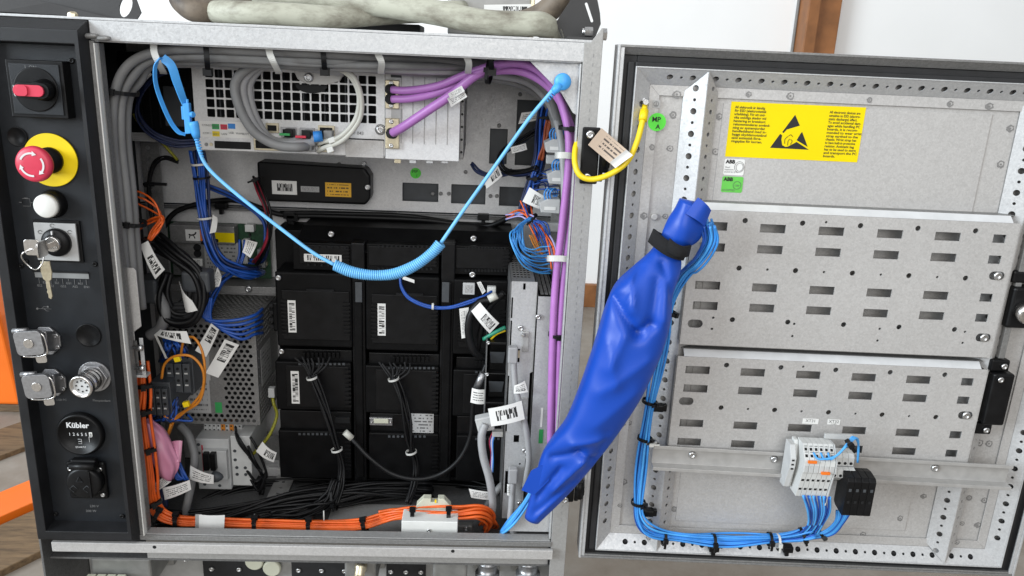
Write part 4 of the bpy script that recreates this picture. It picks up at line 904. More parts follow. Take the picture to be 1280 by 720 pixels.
b = MB(); b.prism((uT1+0.0003, 0, 0), Yv, Z, X, [(w-0.001, z-(0.012 if z < zm-0.006 else 0)) for w, z in sect], 0.0016); tp('end_plate', b, 'light_grey', 0.0003)
b = MB(); b.box(uT1-0.006, uT1+0.03, -0.034, -0.030, zt+0.001, zt+0.0075); tp('marker_carrier', b, 'light_grey', 0.0004)
# fuse terminals with black plug
fb = thing('fuse_terminals', dw(0.35, -0.02, 0.12), 'grey fuse terminals with a four way black plug on the door rail', 'terminal block', None, -DA)
O_ = Vector((0.35, -0.02, 0.12))
def fp(name, b, material, bevel=0.0, parent=None):
    b.v = [v-O_ for v in b.v]; return b.build(name, material, parent or fb, bevel, local=True)
uF0 = uT1+0.0022; fw = 0.0076
zf = duz(1060, 588, -0.045)[1]
for k in range(4):
    b = MB(); b.prism((uF0+k*fw+0.0001, 0, 0), Yv, Z, X, [(-0.026, zf+0.022), (-0.040, zf+0.022), (-0.044, zf+0.017), (-0.044, zf+0.006), (-0.052, zf+0.004), (-0.054, zf-0.006), (-0.046, zf-0.014), (-0.026, zf-0.016)], fw-0.0003); sl_ = fp('terminal', b, 'off_white', 0.0003)
    uc = uF0+(k+0.5)*fw
    for w_, z_ in ((-0.0442, zf+0.0095), (-0.0536, zf-0.0035)):
        b = MB(); b.lathe((uc, w_, z_), (0, -1, 0), [(0, 0.0020), (0.0004, 0.0020)], 12); fp('screw_hole', b, 'void', parent=sl_)
b = MB(); b.box(uF0-0.0005, uF0+4*fw+0.0008, -0.0462, -0.0442, zf+0.0040, zf+0.0060); fp('bridge_bar', b, 'mid_grey', 0.0003)
u0, u1, z0, z1 = drect(1056, 600, 1092, 646, -0.070)
for k in range(4):
    w4 = (u1-u0)/4; b = MB(); b.prism((u0+k*w4+0.0001, 0, 0), Yv, Z, X, [(-0.040, z1+0.001), (-0.052, z1+0.003), (-0.067, z1+0.001), (-0.0705, z1-0.003), (-0.0705, z0+0.002), (-0.068, z0), (-0.046, z0+0.002), (-0.040, z0+0.006)], w4-0.0002); pl = fp('plug', b, 'plastic_black', 0.0008)
    for f in (0.40, 0.72):
        b = MB(); b.box(u0+(k+0.32)*w4, u0+(k+0.68)*w4, -0.0712, -0.0706, z0+(z1-z0)*f-0.002, z0+(z1-z0)*f+0.002); fp('test_slot', b, 'void' if f < 0.5 else 'dark_grey', parent=pl)

# ================================================================== INTERIOR MODULES
def unit(name, x0, y0, x1, y1, Y, label, cat, group=None):
    a = rect(x0, y0, x1, y1, Y); return thing(name, ((a[0]+a[1])/2, Y, a[2]), label, cat, group), a
def pxbox(parent, name, x0, y0, x1, y1, Y, Yb, material, bevel=0.0, seg=2):
    a = rect(x0, y0, x1, y1, Y); b = MB(); b.box(a[0], a[1], Y, Yb, a[2], a[3]); return b.build(name, material, parent, bevel, seg)
def pxlabel(parent, x0, y0, x1, y1, Y, material, name='label', vert=False):
    a = rect(x0, y0, x1, y1, Y); b = MB()
    c = [(a[0], Y, a[2]), (a[1], Y, a[2]), (a[1], Y, a[3]), (a[0], Y, a[3])]
    if vert: c = [c[3], c[0], c[1], c[2]]
    b.patch(*c, thick=0.0003, n=1); return b.build(name, material, parent)

# ---- computer unit
YC = 0.13
cu, a = unit('computer_unit', 243, 80, 578, 196, YC, 'silver computer unit with square fan grille under the grey cable loop', 'computer')
zb0, zb1, zt_ = at(360, 191, YC).z, at(530, 200, YC).z, 0.652
xl, xm, xr = at(243, 140, YC).x, at(481, 140, YC).x, at(575, 150, YC).x
gx0, gz1 = at(255.5, 86, YC).x, at(255.5, 86, YC).z; pit = (at(472, 95, YC).x-gx0)/18; holes = []
pz = (at(300, 87, YC).z-at(300, 150, YC).z)/5.1
for i in range(18):
    for j in range(5):
        x = gx0+i*pit; z = gz1-j*pz; holes.append(rrc(x, z-pz*0.83, x+pit*0.83, z, 0.0012, 2))
zlow = at(360, 178, YC).z; port_holes = []
b = MB(); b.plate((0, YC, 0), X, Z, Yv, rc(xl, zb0, xm, zt_), holes, 0.0015); fp_ = b.build('front_plate', 'zinc_back', cu)
b = MB(); b.box(xl, xm, YC+0.03, 0.295, zb0, zt_); b.build('fan_housing', 'void', cu)
for k in range(8):
    b = MB(); x = gx0+0.012+k*0.028; b.box(x, x+0.0015, YC+0.015, YC+0.029, zb0+0.02, zt_-0.01); b.build('fan_rib', 'dark_grey', cu)
b = MB(); b.box(xl, xl+0.0015, YC+0.0016, 0.295, zb0, zt_); b.build('side_sheet', 'zinc_dull', cu)
b = MB(); b.box(xl, xm, YC+0.0016, 0.295, zb0-0.0015, zb0-0.0001); b.build('bottom_sheet', 'zinc_dull', cu)
# mounting hook above the grille
hk = [at(*p, YC-0.004) for p in ((362, 78), (435, 82), (425, 101), (408, 106), (384, 105), (372, 99))]
b = MB(); b.prism((0, YC-0.004, 0), X, Z, Yv, [(p.x, p.z) for p in hk], 0.0035); h_ = b.build('mounting_hook', 'rail_steel', cu, 0.0006); screw(h_, at(386, 97, YC-0.005), 0.006)
b = MB(); c = at(389, 110, YC-0.0015); b.prism((c.x, YC-0.0015, c.z), X, Z, Yv, [(0.021*math.cos(q), 0.011*math.sin(q)+0.004) for q in [math.pi*(1+k/10) for k in range(11)]], 0.001); b.build('hook_recess', 'matte_black', cu)
# key of coloured names, ports, card slot
lb_ = pxlabel(cu, 250, 152, 312, 172, YC-0.0006, 'paper', 'port_legend')
for x0, y0, x1, y1, mt, s in ((265, 155, 274, 161.5, 'key_green', ''), (275.5, 155.5, 284, 162, 'key_red', ''), (285, 154.5, 294, 161, 'key_blue', ''), (265.5, 164, 274.5, 170.5, 'key_yellow', '')):
    pxbox(cu, 'legend_patch', x0, y0, x1, y1, YC-0.0010, YC-0.0007, mt)
for s, px, py in (('CONSOLE', 252.3, 157.5), ('COM 1', 253.5, 167.5), ('LAN', 277, 168.5), ('USB', 286, 167), ('WAN', 295, 168), ('FAN', 267, 159.7), ('SERV', 266, 168.8), ('LAN 3', 276.5, 160.2), ('SLOT', 303, 168.5)):
    text(fp_, s, at(px, py, YC-0.0013), 0.0038, 'ink_grey')
pxbox(cu, 'card_slot', 268, 177, 313, 186, YC-0.002, YC-0.0002, 'plastic_black', 0.0005)
for px in (258, 264):
    c = at(px, 180.5, YC-0.0003); b = MB(); b.lathe(c, (0, -1, 0), [(0, 0.0024), (0.0012, 0.0022)], 12); b.build('indicator', 'brass' if px > 260 else 'mid_grey', cu)
for x0, y0, x1, y1, mt in ((332, 154, 348, 166, 'brass'), (317, 173, 349, 188, 'brass'), (351, 159, 370, 172, 'cast_metal'), (374.5, 160, 393, 173, 'cast_metal'), (397.5, 157, 418, 174, 'brass'), (352, 176, 371, 188, 'cast_metal'), (375, 176, 394, 189.5, 'cast_metal'), (398, 177, 417, 190, 'brass')):
    q = pxbox(cu, 'port', x0, y0, x1, y1, YC-0.004, YC-0.0002, mt, 0.0005); a = rect(x0+2.4, y0+2.6, x1-2.4, y1-2.4, YC-0.0042); b = MB(); b.box(a[0], a[1], YC-0.0045, YC-0.0041, a[2], a[3]); b.build('socket', 'void', q)
pxbox(cu, 'dsub_plug', 322, 176, 338, 184, YC-0.009, YC-0.0046, 'plastic_black', 0.001)
pxbox(cu, 'blank_cover', 432, 175, 479.5, 197, YC-0.0025, YC-0.0002, 'zinc_plate', 0.0005)
pxbox(cu, 'cover_gap', 431, 173.5, 480, 175.5, YC-0.0012, YC-0.0003, 'void')
text(fp_, '8-F 043', at(437, 168, YC-0.0005), 0.0062, 'ink_grey')
c = at(475.5, 162, YC); screw(cu, c, 0.0058)
b = MB(); b.tube([c+Vector((0.0068*math.cos(k*math.pi/10), -0.0004, 0.0068*math.sin(k*math.pi/10))) for k in range(20)], 0.0007, 5, closed=True); b.build('washer', 'zinc_dull', cu)
# right hand bay: ribbed cover, right flank, tabs
b = MB(); b.box(xm+0.001, xr, YC-0.003, 0.295, zb1, zt_); bay_ = b.build('expansion_bay', 'zinc_back', cu, 0.0008)
for k in range(5):
    x = xm+0.022+k*0.0155; b = MB(); b.box(x, x+0.0006, YC-0.0036, YC-0.0029, zb1+0.022, zt_-0.01); b.build('card_seam', 'zinc_dull', bay_)
b = MB(); b.box(xr+0.0003, xr+0.0055, YC+0.006, 0.295, zb1+0.002, zt_); b.build('side_rail', 'zinc_dull', cu, 0.0006)
for k in range(6): screw(bay_, (xr+0.0028, YC+0.0055, zb1+0.012+k*0.017), 0.0016, 'matte_black')
for px in (497, 516, 537, 556):
    pxbox(cu, 'tab', px-4, 199, px+4, 204, YC+0.001, YC+0.006, 'brass' if px == 497 else 'zinc', 0.0003)
for y0, y1 in ((100, 136), (148, 186)):
    q = pxbox(cu, 'dsub_socket', 481.5, y0, 499, y1, YC-0.008, YC-0.0032, 'brass', 0.001)
    for yy in (y0+4, y1-4): screw(q, at(489, yy, YC-0.0085), 0.0032)
pxbox(cu, 'serial_tag', 488.5, 87.5, 502, 97, YC-0.0036, YC-0.0032, 'dark_grey')
pxbox(cu, 'serial_tag', 489, 136, 503, 148, YC-0.0036, YC-0.0032, 'silver_label')

# ---- backup energy pack (black) on the back plate
bp_, a = unit('backup_battery', 322, 208, 463, 254, 0.262, 'black plastic battery box with amber and white labels on the back plate', 'battery box')
b = MB(); b.prism((0, 0.262, 0), X, Z, Yv, [(a[0], a[2]), (a[1]-0.008, a[2]), (a[1], a[2]+0.01), (a[1], a[3]-0.012), (a[1]-0.008, a[3]), (a[0], a[3]+0.004)], 0.036); b.build('case', 'plastic_black', bp_, 0.004, 3)
screw(bp_, at(459.5, 234, 0.2605), 0.0045)
for x0, y0, x1, y1, mt in ((340, 226, 371, 243, 'tag_code_mid'), (376, 233, 399, 240, 'silver_print'), (406.5, 228.5, 439, 246, 'amber_text')):
    pxlabel(bp_, x0, y0, x1, y1, 0.2616, mt)

# ---- drive unit
YD = 0.185
dr_, a = unit('drive_unit', 345, 285, 640, 605, YD, 'tall black plastic drive unit of stacked modules in the middle', 'drive unit')
pxbox(dr_, 'chassis', 350, 292, 645, 603, 0.235, 0.297, 'module_black', 0.002)
A0, A1 = at(366, 313, YD), at(641, 320, YD); tz = at(500, 286, 0.225).z
b = MB(); b.add([(A0.x, YD, A0.z), (A1.x, YD, A0.z), (A1.x, 0.228, tz), (A0.x+0.006, 0.228, tz), (A0.x, 0.297, A0.z), (A1.x, 0.297, A0.z), (A1.x, 0.297, tz), (A0.x+0.006, 0.297, tz)], [(0, 1, 2, 3), (2, 3, 7, 6), (0, 3, 7, 4), (1, 2, 6, 5), (0, 1, 5, 4), (4, 5, 6, 7)]); tc_ = b.build('top_cover', 'module_black', dr_, 0.0015)
for px, py in ((414, 292.5), (592, 298)): screw(tc_, at(px, py, 0.205), 0.005)
colsx = ((366, 440), (458, 549), (567, 640))
def vents(parent, x0, x1, y0, y1, nrow, Y):
    a = rect(x0, y0, x1, y1, Y)
    dz = (a[3]-a[2])/nrow
    for k in range(nrow):
        b = MB(); z = a[2]+dz*k; b.box(a[0], a[1], Y-0.0022, Y-0.0002, z+dz*0.12, z+dz*0.60); b.build('vent_fin', 'plastic_black', parent)
for i, (x0, x1) in enumerate(colsx):
    m1 = pxbox(dr_, 'upper_module', x0, 304+i*2, x1, 338+i*3, YD+0.002, 0.234, 'module_black', 0.0012)
    pxbox(m1, 'cover', x0+(8 if i < 1 else 3), 307+i*2, x1-4, 330+i*3, YD-0.001, YD+0.0018, 'plastic_black', 0.0006)
    for k in range(13):
        xx = x0+14+k*(x1-x0-20)/13
        for yy in ((308+i*2,), (330+i*2,))[k % 2:k % 2+1] if i == 0 else ((305+i*2,), (333+i*2,)):
            pxbox(m1, 'vent_fin', xx, yy[0], xx+2.4, yy[0]+3, YD-0.0032, YD-0.0012, 'void')
    vents(m1, x1-11, x1-3, 309+i*2, 330+i*3, 5, YD-0.001)
l1 = dr_
pxlabel(dr_, 380, 318, 427, 327.5, YD-0.0042, 'tag_barcode')
# middle row and lower rows
for i, (x0, x1) in enumerate(((345, 440), (457, 549), (566, 634))):
    yo = i*5; Yf = YD-0.008
    m2 = pxbox(dr_, 'power_module', x0, 341+yo*0.9, x1, 434+yo, Yf, 0.234, 'module_black', 0.003, 3)
    pxbox(m2, 'cover', x0+8, 364+yo, x1-3, 425+yo, Yf-0.003, Yf-0.0002, 'plastic_black', 0.0008)
    if i < 2: pxbox(m2, 'grip_slot', x0+38, 362+yo, x0+72, 364.5+yo, Yf-0.0034, Yf-0.0002, 'void')
    vents(m2, x1-11, x1-2, 376+yo, 419+yo, 9, Yf-0.003)
    vents(m2, x0+7, x0+14, 373+yo, 419+yo, 10, Yf-0.003)
    if i < 2: pxlabel(m2, x0+15, 375.5+yo*0.8, x0+25, 415.5+yo*0.8, Yf-0.0036, 'tag_barcode', vert=True)
    if i == 0: screw(m2, at(348, 347, Yf-0.0005), 0.0045); screw(m2, at(352, 439, Yf-0.0005), 0.0045)
    if i == 2: screw(m2, at(590.5, 343, Yf-0.0005), 0.005)
    st = pxbox(dr_, 'terminal_row', x0+4, 437+yo, x1, 452+yo, YD+0.002, 0.234, 'plastic_black', 0.001)
    for k in range(9):
        xx = x0+33+k*5.3 if i < 2 else x0+28+k*4
        pxbox(st, 'terminal', xx, 441+yo, xx+3.6, 448.5+yo, YD-0.004, YD+0.0018, 'module_black', 0.0006)
    m3 = pxbox(dr_, 'power_module', x0, 453+yo, x1-1, 513+yo*0.8, Yf, 0.234, 'module_black', 0.002)
    pxbox(m3, 'cover', x0+13, 458+yo, x1-4, 509+yo*0.8, Yf-0.002, Yf-0.0002, 'plastic_black', 0.0006)
    vents(m3, x1-9, x1-1, 460+yo, 509+yo, 9, Yf-0.002)
    for k in range(11): pxbox(m3, 'vent_fin', x0+28+k*5.5, 454+yo, x0+31+k*5.5, 456.5+yo, Yf-0.0022, Yf-0.0003, 'dark_grey')
    pxbox(dr_, 'connector_row', x0+5, 514+yo*0.7, x1-1, 538+yo*0.6, YD+0.001, 0.234, 'plastic_black', 0.001)
    m4 = pxbox(dr_, 'power_module', x0+4, 539+yo*0.6, x1-1, 598+yo*0.4, Yf, 0.234, 'module_black', 0.002)
    for k in range(9): pxbox(m4, 'vent_fin', x0+28+k*5.5, 541.5+yo*0.6, x0+31+k*5.5, 544+yo*0.6, Yf-0.0015, Yf-0.0003, 'dark_grey')
    vents(m4, x1-9, x1-1, 548+yo*0.6, 592+yo*0.4, 9, Yf)
pxlabel(dr_, 364, 464, 374, 504.5, YD-0.0108, 'tag_barcode', vert=True)
# channels between the columns
for x0, x1 in ((441, 457), (549.5, 566)):
    pxbox(dr_, 'cable_channel', x0, 304, x1, 602, YD-0.004, 0.234, 'plastic_black', 0.0015)
    pxbox(dr_, 'channel_cover', x0+2.5, 353, x1-3.5, 598, YD-0.010, YD-0.0042, 'module_black', 0.002)
    pxbox(dr_, 'channel_grip', x0+3, 353, x1-4.5, 378, YD-0.0122, YD-0.0102, 'dark_grey', 0.0006)
# connectors and labels on the drive
def dsub(x0, y0, x1, y1, Y, mt='brass'):
    q = pxbox(dr_, 'dsub_socket', x0, y0, x1, y1, Y, Y+0.006, 'cast_metal', 0.0008); pxbox(q, 'shell', x0+5, y0+1.5, x1-5, y1-2.5, Y-0.004, Y-0.0002, mt, 0.001)
    for xx in (x0+2.5, x1-2.5): screw(q, at(xx, (y0+y1)/2, Y-0.0004), 0.0021)
dsub(462, 522.5, 490.5, 532, YD-0.0055, 'cream_plastic'); pxbox(dr_, 'port', 419, 522, 437, 529, YD-0.003, YD+0.0008, 'void')
pxlabel(dr_, 511, 517, 542, 541, YD-0.0065, 'module_print')
pxbox(dr_, 'switch_cap', 578.5, 354, 593.5, 368.5, YD-0.0165, YD-0.0115, 'light_grey', 0.001)
pxlabel(dr_, 581, 356.5, 591, 366, YD-0.0168, 'module_print')
pxbox(dr_, 'connector', 609, 359, 620, 367, YD-0.018, YD-0.0085, 'white_plastic', 0.001)

# ---- perforated power supply
YPS = 0.175
ps, a = unit('power_supply', 205, 398, 322, 530, YPS, 'perforated sheet steel power supply box behind the barcode tags', 'power supply')
def perf(b, o, ax, ay, an, w, h, pitch, r, mar, skip=None, n=8):
    hs_ = []; j = 0; y = mar
    while y < h-mar+1e-6:
        x = mar+(pitch/2 if j % 2 else 0)
        while x < w-mar+1e-6:
            if not (skip and skip(x, y)): hs_.append(circ(x, y, r, n))
            x += pitch
        y += pitch*0.866; j += 1
    b.plate(o, ax, ay, an, rc(0, 0, w, h), hs_, 0.001)
w_, h_ = a[1]-a[0], a[3]-a[2]
b = MB(); perf(b, (a[0], YPS, a[2]), X, Z, Yv, w_, h_, 0.0089, 0.0031, 0.007, lambda x, y: x > w_-0.004 or (w_*0.25 < x < w_*0.62 and h_*0.1 < y < h_*0.72)); b.build('front_sheet', 'zinc_dull', ps)
b = MB(); perf(b, (a[1], YPS+0.001, a[2]), Yv, Z, -X, 0.12, h_, 0.0085, 0.0022, 0.006, lambda x, y: h_*0.3 < y < h_*0.75 and x > 0.01); b.build('side_sheet', 'zinc_dull', ps)
b = MB(); perf(b, (a[0], YPS+0.001, a[3]+0.0002), X, Yv, -Z, w_, 0.12, 0.0082, 0.0030, 0.006); b.build('top_sheet', 'zinc_dull', ps)
b = MB(); b.box(a[0]+0.012, a[1]-0.014, YPS+0.014, 0.294, a[2]+0.003, a[3]-0.016); b.build('core', 'void', ps)
pxlabel(ps, 228, 456, 262, 516, YPS-0.0006, 'silver_print'); pxlabel(ps, 229, 440, 262, 475, YPS-0.0008, 'silver_label'); pxbox(ps, 'green_label', 269, 503, 277.5, 516, YPS-0.0005, YPS-0.0001, 'key_green')
b = MB(); ya, yb2 = YPS+0.018, YPS+0.075; b.patch((a[1]+0.0006, ya, a[2]+h_*0.33), (a[1]+0.0006, yb2, a[2]+h_*0.33), (a[1]+0.0006, yb2, a[2]+h_*0.68), (a[1]+0.0006, ya, a[2]+h_*0.68), thick=0.0003, n=1); b.build('rating_label', 'silver_print', ps)
pc_, a2 = unit('plug_connector', 322, 382, 340, 418, 0.20, 'black multi pole plug taking the thick blue wires', 'connector')
b = MB(); x0 = a[1]+0.002; b.box(x0+0.014, x0+0.034, 0.215, 0.24, a2[2], a2[3]); b.build('body', 'plastic_black', pc_, 0.002)
for k in range(4):
    z = a2[2]+(a2[3]-a2[2])*(k+0.5)/4; b = MB(); b.box(x0+0.008, x0+0.0139, 0.218, 0.234, z-0.003, z+0.003); b.build('pole', 'matte_black', pc_, 0.0008)

# ---- safety board with metal cover
YS_ = 0.265
sb, a = unit('safety_board', 210, 284, 336, 360, YS_, 'circuit board with metal cover and yellow warning label behind blue wires', 'circuit board')
pxbox(sb, 'board', 212, 279, 338, 352, 0.288, 0.291, 'pcb', 0.0)
q = pxbox(sb, 'metal_cover', 212, 282, 293, 305, YS_, 0.287, 'zinc_dull', 0.0015); pxbox(sb, 'metal_cover', 215, 302, 299, 345, YS_+0.008, 0.287, 'zinc_dull', 0.0015)
pxlabel(sb, 232, 287, 250, 301, YS_-0.0006, 'paper'); pxbox(sb, 'orange_label', 250.3, 287, 268, 302, YS_-0.0006, YS_-0.0002, 'orange_clip'); pxlabel(sb, 269, 291, 293, 303, YS_-0.0006, 'sticker_yellow')
c = at(241, 294, YS_-0.001); b = MB(); b.tube(spline([c+Vector(v) for v in ((-0.006, 0, 0.001), (-0.002, 0, 0.0), (0.003, 0, 0.0015), (0.005, 0, 0.005))], 4), 0.0012, 5); b.tube([c+Vector((-0.004, 0, 0)), c+Vector((-0.006, 0, -0.005))], 0.0008, 5); b.tube([c+Vector((0.001, 0, 0)), c+Vector((0.003, 0, -0.005))], 0.0008, 5); b.build('figure', 'ink', sb)
pxlabel(sb, 225, 323, 253, 332, YS_+0.0072, 'tag_text'); c = at(247, 314, YS_+0.0075)
for dz in (0.006, -0.004):
    b = MB(); b.lathe(c+Vector((0, 0, dz)), (0, -1, 0), [(0, 0.006), (0.0012, 0.006)], 16); b.build('opening', 'void', sb)
pxlabel(sb, 256, 303, 300, 346, YS_+0.0070, 'silver_print')
for x0, y0, x1, y1 in ((306, 281, 317, 290), (307, 338, 320, 348), (322, 312, 331, 335), (303, 300, 309, 330)):
    pxbox(sb, 'board_connector', x0, y0, x1, y1, 0.274, 0.2875, 'off_white' if x0 < 310 else 'mid_grey', 0.0006)
for k in range(9):
    x, y = 300+random.random()*32, 290+random.random()*55; pxbox(sb, 'component', x, y, x+random.uniform(2, 5), y+random.uniform(2, 5), 0.282, 0.2875, random.choice(['matte_black', 'mid_grey', 'brass']))
pxbox(sb, 'bracket', 196, 357, 345, 366, 0.24, 0.2995, 'zinc_dull', 0.001); screw(sb, at(311, 361, 0.239), 0.0055); screw(sb, at(335, 311, 0.30), 0.004)

# ---- dark fan box upper left
fx, a = unit('fan_box', 160, 82, 243, 178, 0.22, 'dark box in the upper left corner with a small rating plate', 'fan box')
pxbox(fx, 'body', 150, 66, 240, 176, 0.22, 0.298, 'module_black', 0.002); pxlabel(fx, 165, 166, 195, 176.5, 0.2192, 'stripe_label')
for k in range(5): pxbox(fx, 'rib', 176+k*11, 110, 177.5+k*11, 160, 0.2175, 0.2198, 'plastic_black', 0.0003)
pxbox(fx, 'grey_plate', 205, 108, 232, 158, 0.2150, 0.2198, 'dark_grey', 0.001)
# grey mounting plate at the left edge
pl_, a = unit('side_bracket', 154, 334, 178, 472, 0.024, 'bright metal bracket with two bolts beside the left post', 'bracket')
b = MB(); x0, x1, z0, z1 = rect(153, 335, 178, 470, 0.024)
b.prism((0, 0.024, 0), X, Z, Yv, [(x0, z0+0.05), (x1-0.012, z0+0.05), (x1-0.012, z0+0.062), (x1-0.002, z0+0.07), (x1-0.002, z1-0.004), (x1-0.005, z1), (x0, z1)], 0.0015); b.build('plate', 'zinc_plate', pl_, 0.0006)
b = MB(); b.box(x0, x1-0.010, 0.024, 0.0255, z0, z0+0.0495); b.build('web', 'zinc_dull', pl_)
b = MB(); b.prism((0, 0.018, 0), X, Z, Yv, [(x1-0.004, z0+0.004), (x1+0.001, z0+0.004), (x1+0.001, z0+0.056), (x1-0.004, z0+0.056)], 0.0014); b.box(x0+0.002, x1+0.001, 0.018, 0.032, z0+0.0005, z0+0.0039); b.build('clip', 'zinc', pl_, 0.0005)
for f in (0.016, 0.044):
    b = MB(); b.lathe((x0+0.004, 0.014, z0+f), (1, 0, 0), [(0, 0.0028), (0.018, 0.0028), (0.0182, 0.0042), (0.0225, 0.0040), (0.0235, 0.003)], 14); b.build('bolt', 'screw_steel', pl_)

# ---- contactors on the left rail
for (x0, y0, x1, y1, Yc, lab) in ((189, 478, 214, 520, 0.10, 'black contactor with small white marks standing in front of its taller twin'), (210, 447, 242, 492, 0.13, 'black contactor behind the amber wires, under the loose white tag')):
    ct, a = unit('contactor', x0, y0, x1, y1, Yc, lab, 'contactor')
    w_ = a[1]-a[0]; b = MB(); b.box(a[0], a[1], Yc, Yc+0.08, a[2], a[3]); b.build('body', 'dark_grey', ct, 0.0015)
    for k in range(3):
        u0 = a[0]+w_*(0.04+k*0.32); b = MB(); b.box(u0, u0+w_*0.28, Yc-0.010, Yc-0.0002, a[2]+0.006, a[3]-0.006); fn = b.build('pole_block', 'dark_grey', ct, 0.001)
        for f in (0.3, 0.62):
            z = a[2]+(a[3]-a[2])*f; b = MB(); b.box(u0+w_*0.07, u0+w_*0.20, Yc-0.0106, Yc-0.0101, z, z+0.0022); b.build('mark', 'off_white', fn)
            b = MB(); b.lathe((u0+w_*0.14, Yc-0.010, z+0.008), (0, -1, 0), [(0, 0.0022), (0.0004, 0.0022)], 10); b.build('screw_hole', 'void', fn)

# ---- circuit breaker
cb, a = unit('circuit_breaker', 246, 547, 313, 612, 0.17, 'light grey circuit breaker with black toggle under the power supply', 'circuit breaker')
w_, h_ = a[1]-a[0], a[3]-a[2]
b = MB(); b.box(a[0], a[0]+w_*0.62, 0.17, 0.27, a[2], a[3]-0.003); b.build('body', 'light_grey', cb, 0.0015)
b = MB(); b.box(a[0]+w_*0.625, a[1], 0.176, 0.27, a[2]+0.004, a[3]); b.build('auxiliary_block', 'off_white', cb, 0.0015)
b = MB(); b.box(a[0]+w_*0.16, a[0]+w_*0.60, 0.160, 0.1698, a[2]+h_*0.25, a[2]+h_*0.80); b.build('nose', 'light_grey', cb, 0.001)
for f in (0.20, 0.33):
    b = MB(); b.box(a[0]+w_*f, a[0]+w_*(f+0.10), 0.150, 0.1598, a[2]+h_*0.48, a[2]+h_*0.80); b.build('toggle', 'plastic_black', cb, 0.001)
b = MB(); b.box(a[0]+w_*0.11, a[0]+w_*0.135, 0.1694, 0.1699, a[2]+h_*0.3, a[2]+h_*0.85); b.build('red_stripe', 'key_red', cb)
for fx_, fz in ((0.06, 0.86), (0.06, 0.70), (0.70, 0.72), (0.70, 0.55), (0.72, 0.40), (0.72, 0.27), (0.88, 0.40), (0.88, 0.27), (0.12, 0.1), (0.4, 0.08)):
    b = MB(); b.lathe((a[0]+w_*fx_, 0.1755 if fx_ > 0.62 else 0.1698, a[2]+h_*fz), (0, -1, 0), [(0, 0.0026), (0.0005, 0.0026)], 12); b.build('screw_hole', 'dark_grey', cb)
tr, a = unit('rail_terminals', 255, 529, 303, 546, 0.20, 'row of small white and orange rail terminals above the circuit breaker', 'terminal block')
for k in range(9):
    u0 = a[0]+(a[1]-a[0])*k/9; b = MB(); b.box(u0+0.0002, u0+(a[1]-a[0])/9-0.0002, 0.20, 0.24, a[2], a[3]); q = b.build('terminal', 'wire_amber' if k in (4, 6) else 'light_grey', tr, 0.0004)
    for f in (0.2, 0.5, 0.8):
        b = MB(); zc = a[2]+(a[3]-a[2])*f; b.box(u0+0.0016, u0+0.0040, 0.1995, 0.1999, zc-0.0012, zc+0.0012); b.build('wire_hole', 'void', q)
pxb, a = unit('striped_plate', 322, 552, 350, 602, 0.25, 'grey barcode striped plate between breaker wires and drive unit', 'label plate')
pxbox(pxb, 'plate', 322, 545, 352, 603, 0.25, 0.253, 'zinc_dull'); pxlabel(pxb, 330, 575, 349, 600, 0.2494, 'stripe_label')

# ---- card modules on the right
YR = 0.085
cm, a = unit('axis_computer', 632, 345, 664, 652, YR, 'narrow silver plate module with two data plugs right of the drive unit', 'module')
def zz(py, Y=YR): return at(648, py, Y).z
x0, x1 = at(634, 480, YR).x, at(661.5, 480, YR).x
outl = [(x0, zz(352)), (x1+0.004, zz(352)), (x1+0.004, zz(464)), (x1, zz(466)), (x1, zz(648)), (x0+0.001, zz(648))]
hx = at(636, 440, YR).x
hs_ = [rc(x0+0.0008, zz(398), x0+0.0030, zz(372)), rc(x0+0.0008, zz(432), x0+0.0030, zz(401)), rc(x0+0.0160, zz(362), x0+0.0195, zz(354)), rc(x0+0.0005, zz(540), x0+0.0026, zz(470)), circ(x0+0.022, zz(520), 0.0016), circ(x0+0.024, zz(580), 0.0016), rc(x0+0.003, zz(453), x0+0.016, zz(436)), rc(x0+0.003, zz(617), x0+0.018, zz(589)), rc(x0+0.013, zz(553), x0+0.021, zz(544))]
b = MB(); b.plate((0, YR, 0), X, Z, Yv, outl, hs_, 0.0015); b.build('front_plate', 'zinc', cm, 0.0)
b = MB(); b.box(x0-0.0015, x0-0.0002, YR+0.0015, 0.285, zz(640), zz(353)); b.build('side_sheet', 'zinc_dark', cm)
b = MB(); b.box(x1+0.0042, x1+0.0055, YR+0.004, 0.285, zz(640), zz(356)); b.build('side_sheet', 'zinc_dark', cm)
hs_ = [rc(0.003+i*0.0052, 0.02+j*0.012, 0.0065+i*0.0052, 0.029+j*0.012) for i in range(5) for j in range(9)]
b = MB(); b.plate((x0, YR+0.001, zz(352)+0.0003), X, Yv, -Z, rc(0, 0, 0.0325, 0.19), hs_, 0.001); b.build('slotted_top', 'zinc_dull', cm)
b = MB(); b.box(x0+0.001, x1, YR+0.02, 0.28, zz(636), zz(356)-0.004); b.build('core', 'void', cm)
for py, px in ((436, 651), (563, 656), (629, 650)):
    c = at(px, py-26 if py == 436 else py, YR-0.001); screw(cm, c, 0.0042); b = MB(); b.lathe(c+Vector((0.005, 0.0, -0.009)), (-0.3, -1, 0), [(-0.004, 0.0032), (0.006, 0.003), (0.008, 0.002)], 10); b.build('captive_screw', 'screw_steel', cm)
b = MB(); b.box(x0+0.010, x0+0.016, YR-0.001, YR-0.0002, zz(447), zz(438)); b.build('socket', 'brass', cm)
for x0_, y0_, x1_, y1_ in ((651, 498, 660, 520), (653, 415, 661, 440)):
    pxbox(cm, 'clip', x0_, y0_, x1_, y1_, YR-0.003, YR-0.0002, 'zinc_mid', 0.0006)
cm2, a = unit('rack_module', 664, 365, 690, 640, 0.075, 'wide silver plate module behind the purple cables', 'module')
X0, X1 = at(667, 480, 0.075).x, 0.6985
